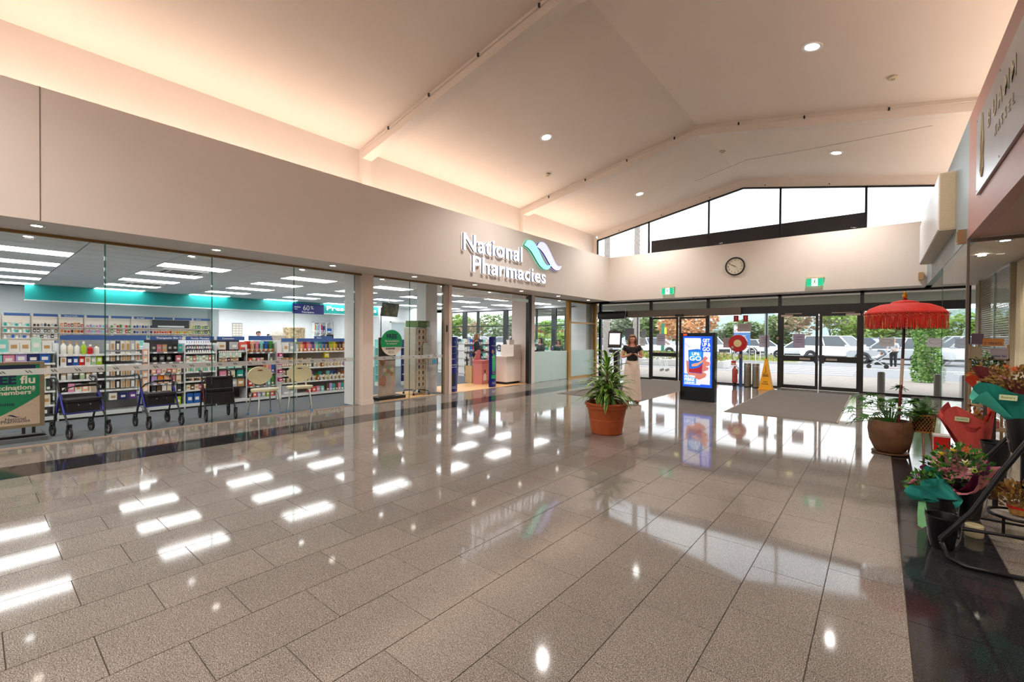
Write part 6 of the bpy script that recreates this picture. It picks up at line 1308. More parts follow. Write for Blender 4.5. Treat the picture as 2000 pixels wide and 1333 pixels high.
def skinmesh(J, edges, grow=0.0, rmul=None, fingers=False, name='body', mat_=None, sub=2):
    names = []; [names.append(k) for e in edges for k in e if k not in names]
    vs = [Vector(J[k]) for k in names]; es = [(names.index(a), names.index(b)) for a, b in edges]
    rr = []
    for k in names:
        r = (rmul or {}).get(k, RAD.get(k, RAD.get(k[:2], .05))); r = r if isinstance(r, tuple) else (r, r); rr.append((r[0]+grow, r[1]+grow))
    if fingers:
        for s_, sg in (('L', 1), ('R', -1)):
            h = Vector(J['ha'+s_]); w = Vector(J['wr'+s_]); d = (h-w).normalized(); sd = d.cross(Vector((0, 0, 1))).normalized()*sg; up = sd.cross(d).normalized()
            hi = names.index('ha'+s_)
            for q in range(4):
                b0 = len(vs); off = sd*(-.024+.016*q); L_ = (.058, .068, .064, .05)[q]
                vs += [h+off*.8+d*.02, h+off+d*(.02+L_*.5)-up*.008, h+off+d*(.02+L_*.8)-up*.03]; rr += [(.009, .009), (.008, .008), (.007, .007)]; es += [(hi, b0), (b0, b0+1), (b0+1, b0+2)]
            b0 = len(vs); vs += [h-d*.02-sd*.034, h+d*.015-sd*.05-up*.012]; rr += [(.011, .011), (.009, .009)]; es += [(hi, b0), (b0, b0+1)]
    me = bpy.data.meshes.new('tmp'); me.from_pydata([tuple(v) for v in vs], es, []); o = bpy.data.objects.new('tmp', me); COL.objects.link(o)
    sk = o.modifiers.new('s', 'SKIN'); sk.use_smooth_shade = True
    if not me.skin_vertices: me.skin_vertices_add() if hasattr(me, 'skin_vertices_add') else None
    if not me.skin_vertices:
        import bmesh; bm = bmesh.new(); bm.from_mesh(me); bm.verts.layers.skin.verify(); bm.to_mesh(me); bm.free()
    for i, r in enumerate(rr): me.skin_vertices[0].data[i].radius = r; me.skin_vertices[0].data[i].use_root = (i == 0)
    ss = o.modifiers.new('u', 'SUBSURF'); ss.levels = sub; ss.render_levels = sub
    dg = bpy.context.evaluated_depsgraph_get(); dg.update()
    out = bpy.data.meshes.new_from_object(o.evaluated_get(dg)); bpy.data.objects.remove(o)
    out.materials.clear(); out.materials.append(mat_); out.name = name
    out.polygons.foreach_set('use_smooth', [True]*len(out.polygons)); return out
def hair(t, J, mt, length, bun=False, yaw=0):
    h = Vector(J['he2']); b = MB()
    top = h+Vector((0, .012, .015)); n = 18
    rings = [(0, .098, 1), (.055, .085, 1), (.082, .05, 1), (.092, 0, .9), (.09, -.05, .55)]
    prof = []
    for k, (r, z, o_) in enumerate(rings): prof.append((r, z))
    base = len(b.v)
    for r, z in prof:
        for k in range(n):
            a = 2*pi*k/n; fr_ = max(0, -sin(a)); rr_ = r*(1.05-.35*fr_*(1 if z < .04 else 0)); b.v.append((top.x+rr_*.92*cos(a), top.y+rr_*1.1*sin(a)+(.035*fr_ if z < .04 else 0), top.z+z))
    for i in range(len(prof)-1):
        for k in range(n):
            a = 2*pi*(k+.5)/n
            if prof[i+1][1] < .03 and sin(a) < -.55: continue
            b.f.append((base+i*n+k, base+(i+1)*n+k, base+(i+1)*n+(k+1) % n, base+i*n+(k+1) % n)); b.m.append(0)
    random.seed(9)
    if length > .02:
        for k in range(26):
            a = rad(-25+230*k/25); x, y = .082*cos(a), .085*sin(a)+.012
            b.tube([(h.x+x, h.y+y, h.z+.03), (h.x+x*1.15, h.y+y*1.1, h.z-.06), (h.x+x*1.1+random.uniform(-.01, .01), h.y+y*1.05+random.uniform(-.01, .01), h.z-.06-length*random.uniform(.85, 1.05))], [.014, .016, .006], 5)
    b.build('hair', mt, t, 60)
def face(t, J, tilt_=0.0):
    h0 = Vector(J['he2']); f = MB(); RM = Matrix.Rotation(tilt_, 3, 'X')
    class H_:
        def __add__(s, o): return h0 + RM @ o
    h = H_()
    for s_ in (-1, 1):
        e = MB().lathe([(0, -.006), (.009, 0), (0, .006)], tuple(h+Vector((.03*s_, -.086, .008))), 8); e.build('eye', M('#3a2a24', .3, name='eye_dark'), t, 60)
        MB().lathe([(0, -.02), (.012, 0), (0, .02)], tuple(h+Vector((.08*s_, .0, -.005))), 8).build('ear', SKIN, t, 60)
        MB().tube([tuple(h+Vector((.015*s_, -.09, .026))), tuple(h+Vector((.045*s_, -.082, .026)))], .004, 5).build('eyebrow', HAIRB, t)
    MB().tube([tuple(h+Vector((0, -.088, .01))), tuple(h+Vector((0, -.108, -.018)))], [.007, .012], 8).build('nose', SKIN, t, 60)
    MB().tube([tuple(h+Vector((-.02, -.087, -.045))), tuple(h+Vector((0, -.094, -.044))), tuple(h+Vector((.02, -.087, -.045)))], [.003, .007, .003], 6).build('mouth', M('#a8555a', .5, name='lips'), t, 60)
def person(label, loc, rz, pose, top, bottom, hairm, hl, sc=1.0, skirt=None, group=None, fingers=False, shoes=None, sleeves=1.0):
    J = dict(BASEJ); J.update(pose); t = thing('person', label, 'person', loc, rz, group); t.scale = (sc,)*3
    link('body', skinmesh(J, EDG, 0, None, fingers, 'body', SKIN), t)
    te = [('wai', 'che'), ('che', 'upc'), ('pel', 'wai')]
    JJ = dict(J)
    for s_ in 'LR':
        if sleeves < 1: JJ['el'+s_] = tuple(Vector(J['sh'+s_]).lerp(Vector(J['el'+s_]), sleeves))
        te += [('upc', 'sh'+s_), ('sh'+s_, 'el'+s_)]
        if sleeves >= 2: te += [('el'+s_, 'wr'+s_)]
    link('top', skinmesh(JJ, te, .014, dict(el=.05, elL=.052, elR=.052, wrL=.03, wrR=.03), False, 'top', top), t)
    if skirt: skirt(t)
    else: link('trousers', skinmesh(J, [('pel', 'hiL'), ('hiL', 'knL'), ('knL', 'anL'), ('pel', 'hiR'), ('hiR', 'knR'), ('knR', 'anR')], .014, None, False, 'trousers', bottom), t)
    if shoes:
        for s_ in 'LR':
            a = Vector(J['an'+s_]); b_ = Vector(J['to'+s_]); MB().tube([tuple(a+Vector((0, .03, -.055))), tuple((a+b_)/2+Vector((0, 0, -.03))), tuple(b_+Vector((0, -.02, -.0)))], [.035, .04, .028], 10, flat=.8).build('shoe', shoes, t, 60)
    hair(t, J, hairm, hl); face(t, J, .45 if 'phone' in label else .1); return t
def maxi(t):
    b = MB(); n = 40
    for z, rx, ry in ((1.0, .14, .11), (.9, .17, .135), (.7, .19, .15), (.4, .205, .165), (.07, .225, .18)):
        for k in range(n):
            a = 2*pi*k/n; f = 1+.05*sin(9*a+z*2)*(1-z)*1.3; b.v.append((rx*f*cos(a), ry*f*sin(a), z))
    for i in range(4):
        for k in range(n): b.f.append((i*n+k, (i+1)*n+k, (i+1)*n+(k+1) % n, i*n+(k+1) % n)); b.m.append(0)
    b.build('wide_trousers', M('#dccabb', .8, var=.03, scale=8, name='oatmeal_cloth'), t, 60)
p_ = person('woman in black top and long oatmeal trousers looking down at a phone', (-4.6, 10.15, 0), rad(30),
  dict(he1=(0, -.03, 1.472), he2=(0, -.05, 1.53), he3=(0, -.05, 1.59), elL=(.23, .02, 1.08), wrL=(.09, -.2, 1.15), haL=(.04, -.25, 1.18), elR=(-.23, .02, 1.08), wrR=(-.09, -.2, 1.15), haR=(-.04, -.25, 1.18), anL=(.11, -.02, .09), toL=(.13, -.16, .03)),
  M('#141416', .8, name='black_top'), None, HAIRL, .17, 1.0, maxi, None, True, M('#8a5a3a', .6, name='tan_sandal'), .45)
ph = thing('mobile_phone', 'dark mobile phone held by the woman in the black top', 'phone', (-4.6, 10.15, 0), rad(30)); MB().cbox((0, -.30, 1.20), (.07, .012, .13), 0, 0, rad(50)).build('case', BLK, ph); MB().cbox((0, -.292, 1.207), (.06, .004, .12), 0, 0, rad(50)).build('display', M('#5a6a7a', .2, emit=.3, name='phone_glow'), ph)
arm = dict(elL=(.23, -.02, 1.08), wrL=(.15, -.25, 1.05), haL=(.12, -.32, 1.05), elR=(-.23, -.02, 1.08), wrR=(-.15, -.25, 1.05), haR=(-.12, -.32, 1.05))
person('man with dark hair in a white coat behind the dispensary counter', (-20.6, 7.85, 0), rad(90), dict(arm, he1=(0, -.04, 1.47), he2=(0, -.06, 1.53), he3=(0, -.06, 1.6)), M('#eef1f4', .7, name='white_coat'), M('#33363c', .8, name='dark_trousers'), HAIRD, .0, 1.06, sleeves=2)
person('dark-haired dispenser seen low behind the monitor', (-20.4, 10.62, 0), rad(90), arm, M('#dfe6ee', .7, name='pale_tunic'), M('#33363c', .8, name='dark_trousers'), HAIRD, .1, .97, sleeves=2)
person('woman with long honey-brown hair and black clothes by the kraft box', (-11.3, 11.7, 0), rad(140), arm, M('#17181a', .8, name='black_jumper'), M('#17181a', .8, name='black_jumper'), HAIRL, .38, 1.02, sleeves=2, shoes=BLK)
person('cashier with dark ponytail in a pale top behind the service counter', (-10.75, 13.1, 0), rad(60), dict(arm), M('#e8d4cc', .7, name='pale_blouse'), M('#33363c', .8, name='dark_trousers'), HAIRB, .14, .95, sleeves=1)
person('woman with long dark hair reading a phone behind the frosted glass', (-10.3, 14.3, 0), rad(-20), dict(arm), M('#2c2f33', .8, name='charcoal_coat'), M('#2c2f33', .8, name='charcoal_coat'), HAIRD, .4, .93, sleeves=2)
person('person in dark green seen from behind the frosted glass by the gold post', (-10.4, 15.7, 0), rad(40), dict(arm), M('#24483a', .8, name='bottle_green'), M('#2c2f33', .8, name='charcoal_coat'), HAIRD, .12, .88, sleeves=2)
for i, (x, y, w_) in enumerate(((-11.0, 15.3, 1.2), (-12.4, 15.6, 1.1))):
    t = thing('salon_counter', 'white low counter below the far windows, %s' % ['nearer the gold post', 'farther along'][i], 'counter', (x, y, 0)); MB().box(-.6, .6, 0, .4, 0, .95).build('body', WHITE, t); MB().box(-.63, .63, -.03, .43, .95, .99).build('worktop', WHITE, t)
    for k in range(7): tag(link('bottle', item_mesh('bottle', ['white', 'black', 'silver', 'brown', 'teal', 'white', 'purple'][k], .07, .2), None, (x-.45+.15*k, y+.15, .9905), (0, 0, -pi/2)), '%s bottle on the low counter %s' % (['white', 'black', 'silver', 'brown', 'teal', 'second white', 'purple'][k], ['nearer the gold post', 'farther along'][i]), 'bottle', 'bottles below the far windows')
# ------------------------------------------------------------------ notices on the entrance glass
def paper(hexc):
    m, nt, b = newmat('thin_paper_'+hexc.strip('#')); b.inputs['Base Color'].default_value = lin(hexc); b.inputs['Roughness'].default_value = .7
    n = nt.nodes.new('ShaderNodeTexNoise'); n.inputs['Scale'].default_value = 20; mm = nt.nodes.new('ShaderNodeMath'); mm.operation = 'MULTIPLY_ADD'; mm.inputs[1].default_value = .05; mm.inputs[2].default_value = .6; nt.links.new(n.outputs[0], mm.inputs[0])
    tr = nt.nodes.new('ShaderNodeBsdfTranslucent'); tr.inputs[0].default_value = lin(hexc); mix = nt.nodes.new('ShaderNodeMixShader'); nt.links.new(mm.outputs[0], mix.inputs[0])
    nt.links.new(b.outputs[0], mix.inputs[1]); nt.links.new(tr.outputs[0], mix.inputs[2]); nt.links.new(mix.outputs[0], nt.nodes['Material Output'].inputs[0]); return m
for x, z, w_, h_, hx, lab in ((-3.8, 2.12, .15, .21, '#a81f26', 'dark red extinguisher notice high on the fixed pane'), (-3.51, 2.12, .15, .21, '#b3141a', 'dark red hose notice high on the fixed pane'), (-3.68, 1.79, .42, .27, '#a89a94', 'wide pale paper below the red notices'),
    (-3.03, 1.28, .3, .39, '#aca0a8', 'grey-mauve paper right of the cart sign'), (-2.08, 1.28, .31, .43, '#a08e9c', 'mauve paper with brown heading on the left hinged door'), (-6.41, 1.28, .32, .43, '#a39aa4', 'pale mauve paper on the left sliding door'),
    (-7.72, 1.46, .37, .46, '#6b6a70', 'dark grey poster on the far left pane'), (-7.07, 1.56, .2, .31, '#8f8f90', 'grey notice beside the thin mullion'), (-7.1, 1.25, .2, .31, '#c4bbb4', 'pale notice below the grey one'), (-4.12, 1.24, .27, .34, '#a08a88', 'faded brown paper beside the advertising screen'),
    (.0, 1.36, .33, .24, '#b9b0ae', 'oval-logo paper under the parasol fringe'), (1.0, 1.36, .33, .24, '#b9b0ae', 'oval-logo paper seen through the corner glass')):
    t = thing('notice_paper', lab, 'notice', (x, 16.385 if not -6.6 < x < -4.6 else 16.28, z))
    if -2.4 < x < -1.4: t.location.y = 16.372
    MB().quad((0, 0, 0), (w_, 0, 0), (w_, 0, h_), (0, 0, h_)).build('sheet', paper(hx), t)
    if 'red' in lab and 'dark red' in lab: MB().box(w_*.35, w_*.65, -.001, 0, h_*.35, h_*.85).build('white_symbol', M('#d98a84', .6, name='faded_symbol'), t); MB().box(w_*.2, w_*.8, -.001, 0, h_*.12, h_*.2).build('white_line', M('#d98a84', .6, name='faded_symbol'), t)
    elif 'oval' in lab: MB().tube([(w_/2+.12*cos(2*pi*k/20), -.002, h_*.6+.06*sin(2*pi*k/20)) for k in range(21)], .003, 4).build('oval_line', M('#8c5a58', .6, name='oval_ink'), t)
    else:
        for k in range(3): MB().box(w_*.2, w_*.8, -.001, 0, h_*(.75-.18*k), h_*(.79-.18*k)).build('print_line', M('#7a6a62', .6, name='print_line'), t)
t = thing('door_decal', 'frosted letters go with a smile line on the right hinged door', 'sticker', (-1.2, 16.375, 1.92)); me = text_mesh('too', .42, .001, .004, mats=M('#cfdedc', .6, name='frost_letter')); link('lettering', fitw(me, .5, .22), t, (0, 0, .05), ROT_NY)
t['label'] = 'frosted round-lettered sticker high on the right hinged door'
t = thing('intercom', 'small black and cream control box on the big mullion', 'control', (-2.56, 16.3, 1.5)); MB().box(0, .1, 0, .04, 0, .16).build('box_body', BLACK, t); MB().box(.03, .1, -.004, 0, .02, .12).build('cover', M('#b9a88c', .5, name='cream_cover'), t)
# ------------------------------------------------------------------ outside: forecourt, car park, trees, hills
ASPH = M('#8d8d90', .9, var=.08, scale=30, name='pale_asphalt'); PAVE = M('#a39890', .85, var=.1, scale=3, name='paving'); LINE = M('#e8e8e6', .7, name='road_paint'); CONC = M('#c4c1bb', .85, name='concrete'); GRASS = M('#8f9c4a', .95, var=.4, scale=12, name='grass'); 
struct(MB().box(-160, 120, 24, 800, -.25, -.06).build('ground_car_park', ASPH)); struct(MB().box(-60, 30, 16.46, 24, -.25, -.05).build('ground_paving', PAVE))
struct(MB().box(-9.3, 2.6, 16.2, 16.46, -.08, -.003).build('threshold', STEEL))
for k, y in enumerate((25.0, 26.4, 27.9, 29.5, 31.2)):
    t = thing('crossing_stripe', 'white painted road line across the forecourt, %s from the doors' % ordn(k), 'road marking', (0, y, -.06), 0, 'painted lines of the crossing'); MB().box(-14, -.9 if k < 4 else 8, 0, .22+.05*k, 0, .004).build('paint', LINE, t)
t = thing('kerb_island', 'long grassed kerb island between the forecourt and the parked cars', 'kerb', (-7.5, 33.6, -.06)); MB().box(-10, 3.6, 0, 2.6, 0, .12).build('kerb', CONC, t); MB().box(-9.8, 3.4, .2, 2.4, .12, .15).build('turf', GRASS, t)
random.seed(2); b = MB()
for i in range(900):
    x, y = random.uniform(-9.8, 3.3), random.uniform(.2, 2.4); h = random.uniform(.15, .5); b.poly([(x-.03, y, .14), (x+.03, y, .14), (x+random.uniform(-.15, .15), y+random.uniform(-.1, .1), .14+h)], i % 2)
o = b.build('tall_grass', [GRASS, M('#b5ad62', .9, var=.3, name='dry_grass')], t); o['kind'] = 'stuff'
t = thing('garden_bed', 'low planted bed behind the trolley outside the sliding doors', 'garden', (-12, 25.5, -.05)); MB().box(0, 5.6, 0, 2.6, 0, .35).build('retaining_kerb', CONC, t)
random.seed(3); b = MB()
for i in range(1200):
    x, y = random.uniform(.1, 5.5), random.uniform(.1, 2.5); z = random.uniform(.3, .75); a = random.uniform(0, 6); b.poly([(x, y, z), (x+.1*cos(a), y+.1*sin(a), z+.05), (x+.06*cos(a+1), y+.06*sin(a+1), z+.12)], i % 3)
o = b.build('low_shrubs', [GRASS, M('#5f7a3c', .9, var=.3, name='shrub_green'), M('#a07a4c', .9, var=.3, name='shrub_brown')], t); o['kind'] = 'stuff'
for i, (x, y) in enumerate(((.06, 17.25), (1.29, 17.25), (1.86, 17.35), (-2.6, 17.6))):
    t = thing('bollard', 'grey round-topped bollard outside the glass, %s' % ['left of the parasol pole', 'right of the ivy column', 'behind the corner glass', 'by the hinged doors'][i], 'bollard', (x, y, -.05), 0, 'grey forecourt bollards'); MB().lathe([(.09, 0), (.09, .60), (.075, .635), (0, .65)], n=20).build('post', M('#77736f', .6, name='bollard_grey'), t, 40); MB().lathe([(.11, 0), (.11, .01)], n=20).build('base_ring', CONC, t)
bpy.data.objects['bollard.003'].location = (-9.6, 18.5, -.05); bpy.data.objects['bollard.003']['label'] = 'grey round-topped bollard outside the glass, beyond the gold post'
# portico soffit and roof parapet
struct(MB().box(-14, 6, 16.5, 18.7, 3.02, 3.2).build('portico_soffit', PAINT)); struct(MB().box(-14, 6, 18.6, 18.75, 2.62, 3.4).build('portico_fascia', M('#a9b3a8', .6, name='grey_green_fascia')))
struct(MB().box(-6.82, -.33, 16.7, 17.1, 4.4, 5.29).build('roof_parapet', M('#26262c', .6, var=.15, scale=2, name='charcoal_roof')))
for k in range(6):
    t = thing('portico_light', 'round light in the outdoor portico soffit, %s from the pharmacy side' % ordn(k), 'light', (-8+1.9*k, 17.6, 3.02), 0, 'portico soffit lights'); MB().lathe([(.0, -.01), (.1, -.01), (.12, 0)], n=16, cap=False).build('lamp_face', M('#fff3a8', .5, emit=3, var=0, name='yellowish_lamp'), t); MB().lathe([(.1, -.012), (.14, -.006), (.14, 0)], n=16, cap=False).build('rim', WHITE, t)
    
LEAFV = {}
def leafmat(name, h1, h2, h3):
    m, nt, b = newmat(name); g = nt.nodes.new('ShaderNodeNewGeometry'); r = nt.nodes.new('ShaderNodeValToRGB'); e = r.color_ramp.elements
    e[0].color = lin(h1); e[0].position = 0; e[1].color = lin(h3); e[1].position = 1; k = e.new(.5); k.color = lin(h2)
    nt.links.new(g.outputs['Random Per Island'], r.inputs[0]); nt.links.new(r.outputs[0], b.inputs['Base Color']); b.inputs['Roughness'].default_value = .7
    tr = nt.nodes.new('ShaderNodeBsdfTranslucent'); nt.links.new(r.outputs[0], tr.inputs[0]); mix = nt.nodes.new('ShaderNodeMixShader'); mix.inputs[0].default_value = .35
    nt.links.new(b.outputs[0], mix.inputs[1]); nt.links.new(tr.outputs[0], mix.inputs[2]); nt.links.new(mix.outputs[0], nt.nodes['Material Output'].inputs[0]); return m
LM = dict(green=leafmat('leaves_green', '#5f7548', '#8a9f66', '#b4c48c'), grey=leafmat('leaves_grey_green', '#76836c', '#9ca88c', '#c0c6ac'), orange=leafmat('leaves_autumn', '#cf9468', '#e6b888', '#dccaa4'), bright=leafmat('leaves_bright', '#6f8f42', '#9dbb5c', '#c6d88c'), bare=leafmat('leaves_sparse', '#a08a74', '#c4ab92', '#b5b08a'), ivy=leafmat('leaves_ivy', '#3f6b2c', '#7aa84e', '#b9d690'))  # tree leaf colours paled to stand in for haze
def crown(seed, n, kind, lob=9, sz=.22):
    key = (seed, n, kind)
    if key in LEAFV: return LEAFV[key]
    random.seed(seed); b = MB(); cs = [(random.uniform(-.55, .55), random.uniform(-.55, .55), random.uniform(.1, .9), random.uniform(.28, .45)) for _ in range(lob)]
    for i in range(n):
        cx, cy, cz, r = random.choice(cs); th = random.uniform(0, 2*pi); u = random.uniform(-1, 1); q = r*random.uniform(.75, 1.0); s2 = math.sqrt(1-u*u)
        p = Vector((cx+q*s2*cos(th), cy+q*s2*sin(th), cz+q*u*.8)); a = random.uniform(0, 6); d = Vector((cos(a), sin(a), random.uniform(-.5, .7))).normalized()*sz*.35*random.uniform(.6, 1.3); e = d.cross(Vector((random.uniform(-1, 1), random.uniform(-1, 1), 1))).normalized()*sz*.2
        b.poly([tuple(p-d), tuple(p-e), tuple(p+d), tuple(p+e)])
    LEAFV[key] = b.mesh('crown', LM[kind]); return LEAFV[key]
BARK = M('#8c7c6c', .9, var=.2, name='bark')
tk = MB().tube([(0, 0, 0), (.02, 0, .5), (-.02, .02, 1.0)], [.05, .04, .025], 8).tube([(.02, 0, .5), (.2, .1, .9)], [.025, .01], 6).tube([(0, 0, .6), (-.2, -.1, 1.0)], [.022, .01], 6).mesh('trunk', BARK, 60)
def tree(label, x, y, w, h, kind, seed, base=.25, n=1700, group=None):
    t = thing('tree', label, 'tree', (x, y, -.1), seed*1.3, group); o = link('crown', crown(seed % 3, n, kind), t, (0, 0, h*base)); o.scale = (w/1.7, w/1.7, h*(1-base)/1.25); o['kind'] = 'stuff'
    k = link('trunk', tk, t); k.scale = (w*.3, w*.3, h*.55); return t
random.seed(12)
spec = [(-30, 62, 9, 5.2, 'grey'), (-26, 60, 7, 5.4, 'grey'), (-22.5, 58, 6, 6.0, 'green'), (-19.2, 55, 6, 6.6, 'orange'), (-15.6, 52, 5, 5.4, 'orange'), (-15.5, 64, 8, 4.2, 'grey'), (-12.3, 62, 7, 4.4, 'green'), (-9.6, 60, 6, 5.0, 'green'), (-6.8, 58, 6, 6.2, 'bare'), (-4.2, 60, 6, 6.6, 'bare'), (-2.0, 57, 5.5, 6.2, 'bright'), (.6, 60, 6, 5.8, 'green'), (3.0, 58, 6, 5.0, 'green'), (5.8, 60, 6, 4.8, 'bright'), (9, 62, 7, 5.6, 'green'), (-34, 58, 7, 6, 'green'), (-39, 60, 8, 5, 'bright'), (-44, 62, 8, 4.6, 'orange'), (-48, 58, 7, 5.6, 'grey'), (-53, 62, 8, 6.6, 'green'), (-58, 60, 7, 5.6, 'bare'), (-63, 62, 9, 6.6, 'bright'), (-69, 60, 8, 5.4, 'green'), (-75, 63, 8, 6, 'green'), (13, 60, 7, 6, 'green')]
kn = dict(grey='grey-green gum tree', green='rounded green tree', orange='orange autumn tree', bare='thin nearly bare tree', bright='bright green leafy tree')
for i, (x, y, w, h, kd) in enumerate(spec): tree('%s beyond the car park, %s from the pharmacy side' % (kn[kd], ordn([s_[0] for s_ in sorted(spec)].index(x))), x, y, w, h, kd, i, .12 if kd != 'bare' else .3, 1700 if kd != 'bare' else 700, 'trees beyond the car park')
for i, (x, y) in enumerate(((-22, 30), (-16.5, 27))): tree('bright bush outside the salon windows, %s' % ['farther', 'nearer'][i], x, y, 3.2, 2.3, 'bright', i, .02, 1700)
t = thing('ivy_column', 'tall column of bright ivy outside the glass under the parasol edge', 'climbing plant', (1.42, 22.9, -.05)); MB().box(-.15, .15, -.15, .15, 0, 3.0).build('post', CONC, t)
random.seed(6); b = MB()
for i in range(4200):
    a = random.uniform(0, 2*pi); z = random.uniform(.02, 3.0); r = (.39+.07*sin(z*4+a*2)+.05*sin(a*5))*random.uniform(.85, 1.05); p = Vector((r*cos(a), r*sin(a), z)); th = random.uniform(0, 6); d = Vector((cos(th), sin(th), random.uniform(-.6, .4)))*.05; e = d.cross(Vector((cos(a), sin(a), .2))).normalized()*.04
    b.poly([tuple(p-d), tuple(p-e), tuple(p+d), tuple(p+e)])
o = b.build('ivy_leaves', LM['ivy'], t); o['kind'] = 'stuff'
for i, (x, y, r) in enumerate(((-12.5, 24, .2), (-10.72, 24.2, .19), (-14.6, 24, .2))):
    t = thing('palm_tree', 'tall palm with ringed grey trunk outside, %s' % ['behind the terminal', 'nearer the sliding doors', 'seen past the gold post'][i], 'palm', (x, y, -.05), i, 'palms by the forecourt'); b = MB(); prof = []
    for k in range(40): z = k*.26; prof += [(r*(1.0-.3*z/10.4), z), (r*(1.08-.3*z/10.4), z+.13)]
    b.lathe(prof, n=14).build('trunk', M('#a39a94', .9, var=.15, scale=6, name='palm_trunk'), t, 30)
    for k in range(14):
        a = k*2.4; pts = [(0, 0, 10.4), (1.0*cos(a), 1.0*sin(a), 11.2), (2.1*cos(a), 2.1*sin(a), 10.6-.1*(k % 4))]; fb = MB()
        for q in range(12):
            u = q/11; P = Vector(pts[0]).lerp(Vector(pts[1]), u*2) if u < .5 else Vector(pts[1]).lerp(Vector(pts[2]), u*2-1); sd = Vector((-sin(a), cos(a), -.4))*.5*sin(pi*(u*.8+.15)); 
            for s_ in (-1, 1): S = Vector((sd.x*s_, sd.y*s_, -abs(sd.z))); fb.poly([tuple(P), tuple(P+S+Vector((0, 0, -.1))), tuple(P+Vector((.05*cos(a), .05*sin(a), 0)))])
        fb.build('palm_frond', LM['green'], t)
# hills
b = MB(); n = 90; ridge = []
for k in range(n+1):
    x = -620+1000*k/n; h = 21+3.5*sin(k*.31)+2*sin(k*.83+1)+1.2*sin(k*1.9)+ (3 if x > -120 else 0); ridge.append((x, h))
for x, h in ridge: b.v += [(x, 440, -5), (x, 500+30*sin(x*.02), h*.7), (x, 540, h+2.0)]
for k in range(n):
    for j in range(2): q = 3*k+j; b.f.append((q, q+3, q+4, q+1)); b.m.append(0)
t = struct(b.build('hills', M('#93a9ab', .95, var=.12, scale=.05, name='hazy_hill'), None, 60))
